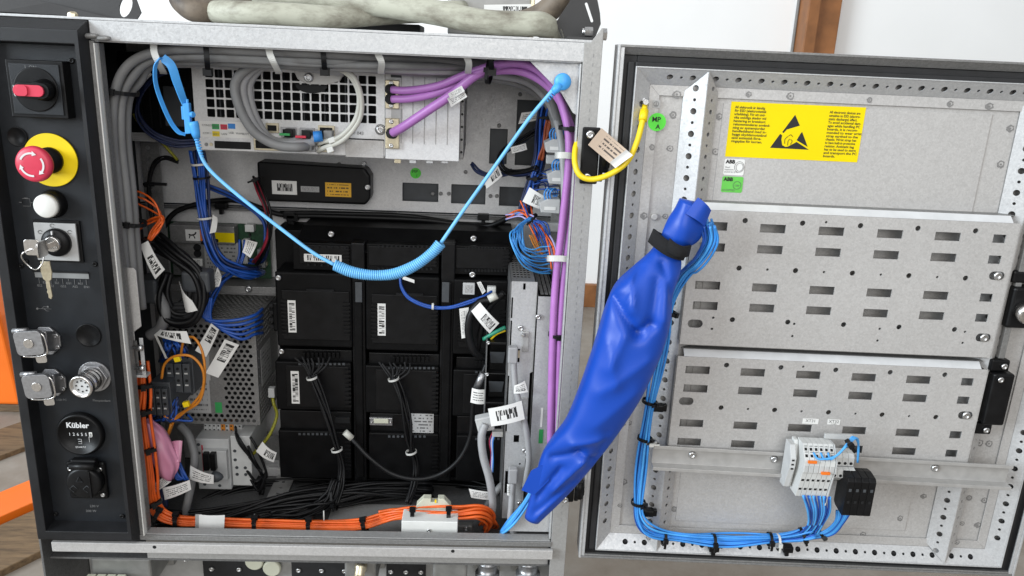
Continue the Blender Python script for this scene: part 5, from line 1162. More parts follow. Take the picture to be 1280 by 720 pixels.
b = MB(); b.plate((0, 0.075, 0), X, Z, Yv, rc(X0, zz(648, 0.075), X1, zz(370, 0.075)), [circ(X0+0.022, zz(452, 0.075), 0.0022), circ(X0+0.022, zz(480, 0.075), 0.0022)], 0.0015); b.build('front_plate', 'zinc', cm2)
hs_ = [rc(0.004+i*0.006, 0.012+j*0.0075, 0.0085+i*0.006, 0.0165+j*0.0075) for i in range(4) for j in range(18)]
b = MB(); b.plate((X0, 0.0765, zz(370, 0.075)+0.0003), X, Yv, -Z, rc(0, 0, X1-X0, 0.2), hs_, 0.001); b.build('slotted_top', 'zinc_dull', cm2)
b = MB(); b.box(X0+0.002, X1-0.001, 0.10, 0.28, zz(640, 0.075), zz(374, 0.075)-0.004); b.build('core', 'void', cm2)
screw(cm2, at(673, 396, 0.074), 0.004)
b = MB(); z0 = zz(536, 0.075); b.box(X1-0.014, X1-0.008, 0.0742, 0.0748, z0-0.022, z0); b.build('green_board_edge', 'key_green', cm2); b = MB(); b.box(X1-0.013, X1-0.010, 0.0742, 0.0748, z0+0.004, z0+0.034); b.build('barcode_strip', 'paper', cm2)
# small cooling fan beside the module
fn, a = unit('cooling_fan', 608, 428, 633, 506, 0.11, 'black cooling fan frame left of the narrow silver module', 'fan')
x0, x1 = a[0], a[1]
for za, zb_ in ((a[3]-0.004, a[3]), (a[2], a[2]+0.004), ((a[2]+a[3])/2-0.001, (a[2]+a[3])/2+0.001)):
    b = MB(); b.box(x0, x1, 0.11, 0.19, za, zb_); b.build('frame', 'plastic_black', fn, 0.001)
b = MB(); b.box(x0+0.003, x1, 0.125, 0.188, a[2]+0.0045, a[3]-0.0045); b.build('rotor_housing', 'module_black', fn, 0.002)
b = MB(); b.box(x0-0.0015, x0-0.0001, 0.109, 0.19, a[2]-0.04, a[3]+0.004); b.build('fan_plate', 'zinc_dark', fn)
for f in (0.25, 0.72):
    b = MB(); z = a[2]+(a[3]-a[2])*f; b.add([(x0+0.004, 0.112, z+0.012), (x1-0.003, 0.112, z+0.012), (x1-0.005, 0.124, z-0.010), (x0+0.006, 0.124, z-0.010)], [(0, 1, 2, 3)]); b.build('blade', 'dark_grey', fn)
for z in (a[3], (a[2]+a[3])/2): screw(fn, (x0+0.001, 0.108, z), 0.0028)
# I/O terminals on the right wall
for i, (px, py) in enumerate(((694, 183), (697, 222), (687, 258))):
    ioT, a = unit('io_connector', px-13, py-9, px+13, py+8, 0.13, ('small pale connector with blue wires above the upper white strap of the purple cables', 'small pale connector with blue wires just below the upper white strap', 'small pale connector with blue wires above the sky blue wire coil')[i], 'connector', 'pale wall connectors')
    b = MB(); c = Vector(((a[0]+a[1])/2, 0.13, (a[2]+a[3])/2)); w2, h2 = (a[1]-a[0])/2, (a[3]-a[2])/2
    b.prism((c.x, 0.13, c.z), X, Z, Yv, [(-w2, h2*0.4), (-w2*0.8, -h2), (w2, -h2*1.1), (w2, h2), (-w2*0.2, h2)], 0.03); b.build('body', 'light_grey', ioT, 0.001)
    b = MB(); b.box(c.x-w2*0.5, c.x+w2*0.6, 0.1294, 0.1299, c.z-h2*0.6, c.z-h2*0.1); b.build('mark', 'paper', ioT)
    for k in range(3):
        q = [c+Vector((-0.006+k*0.004, 0.006, h2*0.6)), c+Vector((-0.008+k*0.004, 0.004, h2+0.008)), c+Vector((-0.002+k*0.004, 0.008, h2+0.014)), c+Vector((0.006+k*0.003, 0.02, h2+0.006)), c+Vector((0.008, 0.03, -0.004))]
        b = MB(); b.tube(spline(q, 5), 0.0011, 6); b.build('wire', 'wire_sky', ioT)
pxr, a = unit('wall_rail', 684, 190, 702, 330, 0.17, 'thin grey mounting rail on the right wall carrying pale connectors', 'rail')
pxbox(pxr, 'strip', 690, 150, 704, 340, 0.172, 0.176, 'zinc_dull', 0.0006)
for py in (200, 240, 285, 310): pxbox(pxr, 'terminal', 683, py-6, 699, py+5, 0.160, 0.1718, 'light_grey', 0.001)

# ---- floor of the cabinet: base plates and the fuse carrier
b = MB(); b.box(0.37, 0.56, 0.06, 0.16, -0.0349, -0.031); bq = tag(b.build('base_plate', 'zinc_mid', bevel=0.001), 'flat grey plate lying on the cabinet floor under black wires', 'plate')
b = MB(); b.box(0.21, 0.60, 0.245, 0.285, -0.0349, -0.020); tag(b.build('folded_strip', 'zinc_back', bevel=0.001), 'bright folded metal strip at the back of the cabinet floor', 'metal strip')
b = MB(); b.plate((0.262, 0.10, -0.0300), X, Yv, -Z, rc(0, 0, 0.03, 0.14), [circ(0.015, 0.012+k*0.018, 0.003) for k in range(7)], 0.002); tag(b.build('floor_bracket', 'zinc_mid'), 'perforated metal strip running back across the cabinet floor', 'bracket')
fc, a = unit('fuse_carrier', 502, 651, 572, 667, 0.03, 'white box with cream end clamps in front of the orange harness', 'terminal block')
a = rect(502, 651, 572, 668, 0.03); b = MB(); b.box(a[0], a[1], 0.028, 0.060, -0.0348, a[3]); b.build('box', 'white_plastic', fc, 0.001); screw(fc, at(536, 663, 0.0275), 0.0028)
e0, e1 = at(519, 640, 0.065), at(565, 640, 0.065); zt2 = at(540, 622, 0.065).z; ze = at(540, 641, 0.065).z
xa, xb = e0.x, e1.x; xc = (xa+xb)/2
b = MB(); b.prism((0, 0.062, 0), X, Z, Yv, [(xa+0.004, ze-0.02), (xb-0.004, ze-0.02), (xb, ze), (xb-0.002, ze+(zt2-ze)*0.55), (xb-0.012, zt2), (xc+0.006, zt2), (xc+0.006, zt2-0.006), (xc-0.004, zt2-0.006), (xc-0.004, zt2), (xa+0.012, zt2), (xa+0.002, ze+(zt2-ze)*0.55), (xa, ze)], 0.012); b.build('end_clamp', 'cream_plastic', fc, 0.0008)
b = MB(); b.box(xc+0.0015, xc+0.004, 0.0605, 0.0618, zt2-0.006, zt2-0.001); b.build('yellow_mark', 'yellow', fc)

# ================================================================== ON THE ROOF
ZR = 0.687
b = MB(); b.prism((0, 0.03, 0), X, Z, Yv, [(-0.25, ZR+0.0005), (0.196, ZR+0.0005), (0.199, ZR+0.012), (0.182, 0.80), (-0.25, 0.80)], 0.22)
cv = thing('roof_cover', (0.0, 0.03, ZR), 'dark grey cover plate with an oval slot on the cabinet roof', 'cover')
p = [at(*q, 0.06) for q in ((-60, -30), (-60, 12), (0, 21), (164, 27), (171, 24), (176, 16), (168, -6), (160, -30))]
c = at(157, 8, 0.06); ov = [(c.x+0.0075*math.cos(q)+0.004*math.sin(q), c.z+0.0125*math.sin(q)) for q in [2*math.pi*k/18 for k in range(18)]]
poly = [(q.x, max(q.z, ZR+0.0006)) for q in p]
b = MB(); b.plate((0, 0.06, 0), X, Z, Yv, poly[::-1], [ov], 0.003); b.build('front_sheet', 'cover_dark', cv, 0.0)
q0, q1 = at(30, -4, 0.05), at(140, 18, 0.05)
b = MB(); b.add([at(-60, 10, 0.05), at(0, 14.5, 0.05), at(140, 22.5, 0.05), at(60, 3, 0.058), at(0, -8, 0.058), at(-60, -20, 0.058)], [(0, 1, 4, 5), (1, 2, 3, 4)]); b.build('fold', 'cover_dark', cv)
c = at(91, 20, 0.012); b = MB(); b.lathe(c+Vector((0, 0, -0.002)), (0.1, 0, 1), [(0, 0.006), (0.005, 0.0055), (0.007, 0.003)], 8, False); tag(b.build('roof_bolt', 'brass'), 'small brass coloured bolt head on the roof edge above the panel', 'bolt')
# black bracket with slots at the right
bk = thing('roof_bracket', (0.69, 0.03, ZR), 'black curved bracket with two slots bolted to the right roof corner', 'bracket')
p = [at(*q, 0.05) for q in ((703, 52), (695, 28), (712, 2), (722, -25), (742, -25), (750, 16), (751, 30), (742, 56))]
poly = [(q.x, max(q.z, ZR+0.0006)) for q in p]
def slot(q0, q1, r):
    A, B = at(*q0, 0.05), at(*q1, 0.05); d = Vector((B.x-A.x, 0, B.z-A.z)); L = d.length; d.normalize(); nrm = Vector((-d.z, 0, d.x)); out = []
    for k in range(7): t_ = -math.pi/2+math.pi*k/6; v = B+d*(r*math.cos(t_))+nrm*(r*math.sin(t_)); out.append((v.x, v.z))
    for k in range(7): t_ = math.pi/2+math.pi*k/6; v = A+d*(r*math.cos(t_))+nrm*(r*math.sin(t_)); out.append((v.x, v.z))
    return out
b = MB(); b.plate((0, 0.05, 0), X, Z, Yv, poly, [slot((733, 5), (740, 26), 0.0018), slot((701.5, 37), (705, 47), 0.001)], 0.003); b.build('sheet', 'cover_dark', bk)
b = MB(); b.box(poly[0][0]+0.002, poly[-1][0]-0.001, 0.006, 0.0495, ZR+0.0003, ZR+0.003); b.build('foot', 'cover_dark', bk)
for px in (737,):
    c = at(px, 40, 0.02); b = MB(); b.cyl(c-X*0.006, c+X*0.0035, 0.0058, n=6, smooth=False); b.cyl(c-X*0.009, c-X*0.006, 0.004, n=10); b.build('nut', 'screw_steel', bk)
c = at(755, 43, 0.01); b = MB(); b.cyl(c-X*0.0035, c+X*0.003, 0.007, n=6, smooth=False); b.build('bolt_head', 'screw_steel', bk)
# robot cables resting on the roof
def lay(pts, r):   # keep cables above the roof sheet
    out = []
    for x, y, Y in pts:
        p = at(x, y, Y); p.z = max(p.z, ZR+r+0.001); out.append(p)
    return out
lone_cable('thick_cable', None, 0.0135, 'cream_cable', 'dirty pale green thick cable lying along the front of the roof', 'cable', 18, 10, world=lay([(266, 26, 0.10), (276, 24, 0.07), (310, 20, 0.05), (360, 19, 0.05), (420, 22, 0.06), (500, 16, 0.10), (580, 14, 0.15)], 0.0135))
lone_cable('thick_cable', None, 0.0148, 'cream_cable', 'dirty pale thick cable sloping across the roof towards the black bracket', 'cable', 18, 10, world=lay([(320, -8, 0.10), (400, -2, 0.085), (470, 5, 0.07), (540, 15, 0.055), (600, 27, 0.045), (650, 38, 0.045), (678, 44, 0.05)], 0.0148)+[at(692, 46, 0.085)])
lone_cable('looped_cable', None, 0.0145, 'brown_cable', 'dusty brown cable loop curling down onto the roof left of pale cables', 'cable', 16, 10, world=lay([(226, -46, 0.10), (224, -8, 0.09), (238, 10, 0.075), (258, 16, 0.08), (290, 10, 0.12), (340, 2, 0.16)], 0.0145))
lone_cable('looped_cable', None, 0.0135, 'brown_cable', 'short brown cable curving behind the dusty brown loop on the roof', 'cable', 16, 10, world=lay([(250, -46, 0.12), (254, -14, 0.13), (274, -2, 0.13), (320, -4, 0.14), (430, -10, 0.18)], 0.0135))
lone_cable('looped_cable', None, 0.0155, 'brown_cable', 'dusty brown cable bending up beside the black roof bracket', 'cable', 16, 10, world=lay([(640, 40, 0.12), (662, 26, 0.11), (684, 14, 0.10), (704, -10, 0.09), (712, -50, 0.08)], 0.0155))
ch = thing('cable_plug_housing', at(600, 30, 0.15), 'metal plug housing with a barcode label among the roof cables', 'connector')
x0, x1, z0, z1 = rect(560, -30, 666, 30, 0.15); b = MB(); b.box(x0, x1, 0.15, 0.21, ZR+0.001, z1); b.build('shell', 'base_steel', ch, 0.004)
b = MB(); b.box(x1-0.002, x1+0.003, 0.146, 0.2, ZR+0.002, z1); b.build('edge', 'brass', ch, 0.001)
c4 = [at(*q, 0.1475) for q in ((605, 13), (664, 22), (664, 5), (605, 6))]; b = MB(); b.patch(*c4); b.build('label', 'tag_code', ch)
b = MB(); x0, x1, _, z1 = rect(402, 28, 525, 46, 0.12); b.box(x0, x1, 0.12, 0.2, ZR+0.0005, z1); tag(b.build('roof_block', 'matte_black', bevel=0.002), 'flat black block under the pale cables on the roof', 'block')

# ================================================================== CABLES AND HARNESSES
# ---- grey cables along the top left corner
gc = thing('grey_cable_run', at(150, 300, 0.05), 'thick grey cables rounding the upper left corner of the cabinet', 'cables')
def run(dx, dy, Y): return [(x+dx*(1 if x < 190 else 0), y+dy*(1 if x > 150 else 0.3), Y+(0 if x < 440 else (x-440)/260*0.10)) for x, y in ((160, 372), (155, 320), (148, 240), (141, 170), (143, 120), (158, 86), (190, 68), (240, 63), (330, 66), (430, 70), (520, 76), (600, 82), (650, 92), (684, 116), (698, 160))]
cable(gc, run(0, -2, 0.035), 0.0058, 'cable_grey', 'thick_cable', 12); cable(gc, run(10, 7, 0.045), 0.0056, 'cable_grey', 'thick_cable', 12); cable(gc, run(18, 14, 0.062), 0.0054, 'cable_grey', 'thick_cable', 12)
cable(gc, [(205, 72, 0.05), (300, 74, 0.045), (400, 80, 0.045), (500, 82, 0.05), (600, 86, 0.10), (660, 100, 0.13), (690, 130, 0.14), (702, 180, 0.14)], 0.0045, 'cable_grey', 'thick_cable', 12)
cable(gc, [(205, 80, 0.08), (300, 80, 0.07), (420, 84, 0.06), (520, 88, 0.075), (620, 94, 0.11), (672, 112, 0.13), (700, 170, 0.13), (706, 300, 0.10), (700, 420, 0.09), (694, 540, 0.09)], 0.0048, 'cable_grey_light', 'thick_cable', 12)
cable(gc, [(205, 74, 0.06), (230, 76, 0.075), (290, 76, 0.085)], 0.003, 'cable_white', 'thin_cable')
for px, py, r in ((150, 114, 0.021), (166, 278, 0.016)):
    tie(gc, at(px, py, 0.046), (0.15, 0, 1), r, width=0.005)
text(gc, '', at(200, 60, 0.02), 0.004) if False else None
# white and black ties round the top run
for px, mt in ((196, 'white_tie'), (340, 'white_tie'), (475, 'white_tie'), (584, 'white_tie'), (258, 'cable_black'), (404, 'cable_black'), (613, 'cable_black')):
    c = at(px, 72 if px < 560 else 80, 0.046)
    if mt == 'white_tie':
        q = [at(px-4, 55, 0.022), at(px-3, 66, 0.018), at(px+2, 78, 0.020), at(px+8 if px < 400 else px+1, 90, 0.045), at(px+8 if px < 400 else px+2, 92, 0.07)]
        b = MB(); b.strip(spline(q, 6), 0.0078, 0.0012, side=X); tag(b.build('hook_strap', mt), {196: 'white plastic strap on the grey cables carrying the blue wrist strap', 340: 'white plastic strap over the coiled grey network cables', 475: 'white plastic strap above the gap between grille and purple plugs', 584: 'white plastic strap next to where the purple cables meet the top rail'}[px], 'strap', 'white straps along the top rail')
    else:
        q = [at(px-1, 55, 0.024), at(px, 66, 0.021), at(px+1, 78, 0.023), at(px+2, 90, 0.048)]
        b = MB(); b.strip(spline(q, 6), 0.0062, 0.0012, side=X); b.obox(at(px+2, 90, 0.044), X*0.0052, Yv*0.004, Z*0.0045); b.build('cable_tie', mt, gc)
# ---- coiled grey patch cables in front of the grille
pc1 = thing('grey_patch_cables', at(340, 180, 0.10), 'coiled grey network cables hanging over the fan grille', 'cable coil')
for i, (dx, dy, Y, r) in enumerate(((0, 0, 0.085, 0.0062), (9, 3, 0.095, 0.0060), (17, 8, 0.105, 0.0058))):
    cable(pc1, [(430, 84+i*3, Y), (380, 80+i*2, Y), (340, 76+dy*0.6, Y), (312+dx*0.6, 84+dy*0.5, Y), (294+dx, 104+dy*0.5, Y), (300+dx*0.9, 136, Y), (318+dx*0.6, 165-dy*0.2, Y+0.005), (345, 181-dx*0.25, Y+0.01), (372, 184-dx*0.45, Y+0.012), (386+i*6, 182-dx*0.5, YC-0.012)], r, 'cable_grey_light' if i else 'cable_grey', 'cable', 12)
cp = [at(392, 171, 0.11), at(403, 170, 0.112)]; b = MB(); b.cyl(cp[0], cp[1], 0.0072, n=14); b.build('blue_sleeve', 'key_blue', pc1)
for px, py, mt in ((411, 168, 'cable_grey'), (362, 166, 'cable_black'), (384, 168, 'cable_black'), (385, 183, 'cable_grey')):
    c = at(px, py, YC-0.012); b = MB(); b.obox(c, X*0.006, Yv*0.007, Z*0.0055); b.build('plug', mt, pc1, 0.0015)
for px, py, mt in ((356, 168, 'key_green'), (376, 171, 'key_red'), (345, 181, 'yellow')):
    c = at(px, py, 0.108); b = MB(); b.obox(c, X*0.007, Yv*0.002, Z*0.0016); b.build('colour_clip', mt, pc1, 0.0006)
pc2 = thing('white_patch_cables', at(430, 180, 0.10), 'pair of cream white cables looping down the right side of the grille', 'cable coil')
for i, d in enumerate((0, 5)):
    cable(pc2, [(402, 78-d*0.3, 0.08), (420+d*0.5, 84, 0.085), (440+d*0.4, 98-d*0.4, 0.09), (449+d*0.5, 122, 0.095), (444+d, 150, 0.10), (425+d*0.8, 171+d*0.8, 0.105), (404+d*0.2, 177+d*1.6, 0.115), (398, 180+d*1.8, YC-0.006)], 0.0034, 'cable_white', 'cable', 10)
for px, py in ((415, 175), (413, 187)): c = at(px, py, 0.108); b = MB(); b.obox(c, Vector((0.0042, 0, 0.0016)), Yv*0.0036, Vector((-0.001, 0, 0.0034))); b.build('marker', 'white_plastic', pc2, 0.001)
# ---- purple bus cables
pu = thing('purple_bus_cables', at(700, 540, 0.04), 'purple bus cables from the computer unit down the right post', 'cables')
cable(pu, [(490, 112, 0.115), (510, 113, 0.105), (548, 107, 0.09), (585, 92, 0.07), (625, 80, 0.05), (662, 82, 0.045), (692, 108, 0.045), (708, 150, 0.04), (711, 200, 0.035), (703, 280, 0.035), (694, 360, 0.035), (690, 450, 0.035), (688, 560, 0.04)], 0.0050, 'cable_purple', 'cable', 12)
cable(pu, [(490, 124, 0.115), (515, 123, 0.105), (550, 115, 0.095), (590, 96, 0.08), (630, 88, 0.065), (664, 94, 0.06), (694, 118, 0.055), (714, 160, 0.048), (720, 210, 0.040), (713, 280, 0.038), (704, 360, 0.036), (699, 450, 0.036), (697, 560, 0.04)], 0.0050, 'cable_purple', 'cable', 12)
cable(pu, [(491, 166, 0.115), (505, 158, 0.10), (535, 138, 0.085), (565, 118, 0.075), (598, 92, 0.062), (640, 78, 0.055), (676, 90, 0.062), (700, 124, 0.06), (716, 180, 0.05)], 0.0060, 'cable_purple', 'cable', 12)
for px, py in ((489, 112), (489, 124), (490, 167)):
    c = at(px, py, YC-0.012); b = MB(); b.lathe(c+Vector((-0.002, 0.006, 0)), (0.5, -1, 0.05), [(0, 0.0075), (0.008, 0.0072), (0.01, 0.006)], 14); b.build('cable_boot', 'matte_black', pu)
label_quad(pu, [(559, 123), (579, 111), (584, 121), (564, 134)], 'tag_text', 0.066, 0.004)
label_quad(pu, [(560, 117), (577, 107), (581, 114), (563, 124)], 'tag_text', 0.060, 0.003)
tie(pu, at(612, 88, 0.062), (1, -0.2, -0.1), 0.016, width=0.005); tie(pu, at(713, 160, 0.046), (0, 0, 1), 0.0145, width=0.0045); tie(pu, at(697, 418, 0.04), (0, 0, 1), 0.012, width=0.0045)
for px0, px1, py, Y in ((694, 718, 194, 0.028), (684, 714, 323, 0.024)):
    b = MB(); b.strip(spline([at(px0, py, Y+0.02), at(px0+3, py, Y), at((px0+px1)/2, py, Y-0.004), at(px1-2, py+1, Y), at(px1, py+1, Y+0.02)], 6), 0.0078, 0.0012, side=Z); tag(b.build('hook_strap', 'white_tie'), ('white plastic strap round the upright purple cables beside the yellow lead' if py < 300 else 'white plastic strap round the upright purple cables beside the sky blue coil'), 'strap', 'white straps on the purple cables')
lone_cable('grey_cable', [(722, 250, 0.045), (717, 320, 0.045), (710, 420, 0.045), (706, 520, 0.05), (704, 570, 0.055)], 0.0045, 'cable_grey_light', 'plain grey cable rising right of the upright purple cables', 'cable', 12)

# ---- wrist strap with coiled cord
ws = thing('wrist_strap', at(236, 160, 0.03), 'light blue antistatic wrist strap looped over the grey cables', 'wrist strap')
b = MB(); b.strip(spline(W([(201, 72, 0.016), (194, 84, 0.018), (196, 110, 0.022), (210, 146, 0.026), (222, 164, 0.028), (232, 168, 0.03)]), 7), 0.0060, 0.0012, side=lambda t: Vector((0.22+0.3*t, 0.95-0.3*t, 0.1))); b.build('band', 'strap_blue', ws)
b = MB(); b.strip(spline(W([(203, 72, 0.020), (214, 82, 0.022), (221, 102, 0.022), (229, 124, 0.024), (235, 138, 0.026)]), 7), 0.010, 0.0012, side=lambda t: Vector((0.9-0.7*t, 0.25+0.7*t, 0.2))); b.build('band', 'strap_blue', ws)
b = MB(); b.obox(at(235, 148, 0.024), Vector((0.0036, 0, 0.0004)), Yv*0.004, Z*0.018); b.build('buckle', 'strap_blue', ws, 0.001)
b = MB(); b.obox(at(230.5, 141, 0.024), Vector((0.0028, 0, 0)), Yv*0.003, Z*0.008); b.build('buckle_plate', 'strap_blue', ws, 0.0008)
b = MB(); b.lathe(at(239.5, 143, 0.022), (1, -0.5, 0), [(-0.002, 0.003), (0.002, 0.0036), (0.0035, 0.003)], 12); b.build('snap_stud', 'strap_blue', ws)
b = MB(); b.cyl(at(234, 131, 0.024)-Z*0.002, at(234, 124, 0.024), 0.0016, n=8); b.build('pin', 'strap_blue', ws)
cc = thing('coiled_cord', at(480, 345, 0.02), 'light blue coiled grounding cord sagging between strap and corner snap', 'cord')
b = MB(); b.lathe(at(241, 152, 0.02), at(246, 172, 0.02)-at(241, 152, 0.02), [(0, 0.0058), (0.004, 0.0062), (0.014, 0.0052), (0.02, 0.004)], 14); b.build('plug', 'strap_blue', cc)
boot = W([(245, 170, 0.02), (249, 188, 0.02), (253, 198, 0.02)])
for k in range(9):
    p = boot[0].lerp(boot[2], k/8); d = (boot[2]-boot[0]).normalized(); b = MB(); b.lathe(p, d, [(0, 0.0036-k*0.00015), (0.0018, 0.0036-k*0.00015)], 10); b.build('boot_ring', 'strap_blue', cc)
b = MB(); b.tube(spline(W([(245, 168, 0.02), (249, 188, 0.02), (262, 212, 0.018), (300, 246, 0.01), (350, 285, 0.0), (390, 315, -0.005), (418, 331, -0.008)]), 8), 0.0023, 8); b.build('straight_lead', 'coil_blue', cc)
b = MB(); b.tube(spline(W([(551, 304, -0.008), (580, 262, -0.004), (620, 206, 0.0), (660, 150, 0.0), (684, 121, 0.0), (693, 110, 0.002)]), 8), 0.0023, 8); b.build('straight_lead', 'coil_blue', cc)
axis = spline(W([(418, 331, -0.008), (440, 340, -0.009), (466, 344, -0.010), (494, 342, -0.010), (520, 331, -0.010), (540, 316, -0.009), (551, 304, -0.008)]), 24); fr = frames(axis)
dist = [0]
for i in range(1, len(axis)): dist.append(dist[-1]+(axis[i]-axis[i-1]).length)
turns = 56; pts = []; j = 0
for k in range(turns*12+1):
    s = dist[-1]*k/(turns*12)
    while j < len(dist)-2 and dist[j+1] < s: j += 1
    f = (s-dist[j])/max(1e-9, dist[j+1]-dist[j]); p = axis[j].lerp(axis[j+1], f); t_, u, w = fr[j]; an_ = 2*math.pi*k/12; R_ = 0.0058*(1+0.06*math.sin(k*0.02))
    pts.append(p+(u*math.cos(an_)+w*math.sin(an_))*R_)
b = MB(); b.tube(pts, 0.00135, 6); b.build('coil', 'coil_blue', cc)
c = at(703, 102, 0.006)
b = MB(); b.lathe(c, (0, -1, 0), [(0, 0.0098), (0.005, 0.0100), (0.0075, 0.0088), (0.008, 0.0005)], 28); b.build('snap_cap', 'strap_blue', cc)
d = (at(683, 124, 0.0)-at(700, 106, 0.003)); 
b = MB(); b.lathe(at(700, 106, 0.003), d, [(0, 0.006), (0.008, 0.0052), (0.012, 0.004)], 14); b.build('plug', 'strap_blue', cc)
for k in range(6):
    p = at(697-k*2.6, 110+k*2.9, 0.002); b = MB(); b.lathe(p, d, [(0, 0.0042-k*0.0002), (0.0019, 0.0042-k*0.0002)], 10); b.build('boot_ring', 'strap_blue', cc)

# ---- dark wires upper left
nv = thing('navy_wires', at(200, 170, 0.19), 'dark navy wires curving through the upper left corner', 'wires')
bundle(nv, W([(222, 84, 0.15), (196, 92, 0.16), (176, 116, 0.17), (172, 142, 0.18), (190, 166, 0.19), (220, 178, 0.20), (250, 178, 0.21)]), 8, 0.006, 0.0017, ['wire_navy'], 3)
label_quad(nv, [(178, 92), (184, 99), (190, 93), (185, 87)], 'paper', 0.15, name='marker')
ol = lone_cable('earth_wire', [(167, 142, 0.2), (176, 156, 0.2), (200, 176, 0.21), (222, 200, 0.22)], 0.0022, 'wire_olive', 'green yellow earth wire end in the upper left corner', 'wire')
bw = thing('black_wires', at(190, 230, 0.2), 'short black wires tied to the perforated upright', 'wires')
bundle(bw, W([(223, 202, 0.23), (206, 196, 0.23), (194, 204, 0.23), (187, 224, 0.23), (186, 250, 0.23), (190, 275, 0.22)]), 4, 0.0034, 0.0013, ['cable_black'], 5); tie(bw, at(187, 230, 0.2), (0, 0, 1), 0.008); b = MB(); b.obox(at(196, 230, 0.195), X*0.014, Yv*0.002, Z*0.002); b.build('tie_tail', 'cable_black', bw)

# ---- blue harness left of the drive unit
bl = thing('blue_harness', at(270, 330, 0.16), 'dark blue wire harness falling from the computer and curling to the circuit board', 'wires')
bundle(bl, W([(246, 188, 0.20), (250, 220, 0.20), (254, 260, 0.20), (262, 300, 0.19), (276, 325, 0.19), (296, 336, 0.20), (316, 342, 0.22), (326, 340, 0.26)]), 13, 0.0095, 0.0019, ['wire_blue', 'wire_blue', 'wire_navy'], 11, twist=1.0)
bundle(bl, W([(250, 228, 0.22), (300, 250, 0.25), (330, 275, 0.26), (334, 305, 0.25), (328, 325, 0.25), (312, 328, 0.26)]), 5, 0.005, 0.0018, ['wire_blue', 'wire_navy'], 12)
bundle(bl, W([(304, 300, 0.24), (302, 320, 0.23), (294, 338, 0.22), (276, 354, 0.20), (262, 375, 0.18), (258, 402, 0.165)]), 4, 0.006, 0.0019, ['wire_blue'], 13)
for px, py in ((250, 205), (252, 222), (257, 272), (262, 302)): tie(bl, at(px, py, 0.198), (0.1, 0, -1), 0.0115, 'cable_black' if py in (222, 302) else 'white_tie', head=False, width=0.003)
label_quad(bl, [(303, 315), (307, 299), (322, 303), (313, 322)], 'tag_text', 0.17, 0.004)
label_quad(bl, [(261, 360), (272, 334), (277, 345), (274, 358)], 'tag_text', 0.17, 0.003)
label_quad(bl, [(262, 292), (266, 268), (272, 272), (270, 290)], 'paper', 0.18, 0.002)
for k in range(5):
    cable(bl, [(256+k*2, 372, 0.155), (252+k*3, 392+k*2, 0.15), (266+k*5, 401+k*4, 0.148), (295+k*2, 400+k*6, 0.15), (318, 394+k*6, 0.165), (328, 386+k*7.5, 0.20)], 0.0024, 'wire_blue', 'wire', 8)
label_quad(bl, [(244, 438), (264, 404), (274, 412), (258, 446)], 'tag_code', 0.135, 0.004)
label_quad(bl, [(257, 466), (281, 424), (299, 431), (273, 472)], 'tag_code', 0.125, 0.003)
rw = thing('red_black_wires', at(328, 280, 0.2), 'red and black wires beside the black battery box', 'wires')
bundle(rw, W([(318, 222, 0.24), (324, 236, 0.22), (334, 262, 0.21), (336, 290, 0.21), (328, 315, 0.22), (318, 330, 0.25)]), 4, 0.0042, 0.002, ['wire_red', 'cable_black', 'wire_red', 'cable_black'], 15); tie(rw, at(320, 224, 0.235), (0.4, 0, -1), 0.0066)
# black loop and tag left of centre
bk2 = thing('black_loop', at(220, 390, 0.13), 'fat black cable loop with a curled white tag above the power supply', 'cable')
bundle(bk2, W([(196, 300, 0.16), (220, 318, 0.15), (246, 340, 0.145), (252, 372, 0.14), (240, 396, 0.135), (214, 396, 0.135), (202, 370, 0.14), (206, 340, 0.15)]), 6, 0.011, 0.0038, ['cable_black'], 17, n=8)
bundle(bk2, W([(196, 308, 0.17), (225, 322, 0.16), (240, 350, 0.15), (236, 384, 0.14), (218, 388, 0.14)]), 4, 0.009, 0.0034, ['matte_black'], 18, n=8)
label_quad(bk2, [(232, 390, 0.125), (247, 388, 0.12), (240, 376, 0.118), (224, 352, 0.125)], 'paper', 0.12, 0.005)
gf = thing('ferrite_clip', at(245, 350, 0.16), 'dark grey clip block on the black cables beneath the circuit board', 'clip')
b = MB(); b.obox(at(248, 350, 0.15), X*0.020, Yv*0.014, Z*0.016); b.build('body', 'dark_grey', gf, 0.005, 3); b = MB(); b.obox(at(190, 360, 0.15), X*0.014, Yv*0.02, Z*0.018); b.build('body', 'dark_grey', gf, 0.004, 3)
lone_cable('grey_hose', [(196, 365, 0.14), (206, 390, 0.13), (200, 410, 0.13), (186, 420, 0.13)], 0.008, 'cable_grey', 'short grey hose between the side bracket and the black loop', 'hose', 12)
lone_cable('grey_hose', [(225, 532, 0.15), (236, 545, 0.14), (243, 570, 0.13), (240, 600, 0.12), (234, 630, 0.11), (226, 664, 0.10)], 0.0062, 'cable_grey', 'grey hose passing left of the circuit breaker', 'hose', 12)

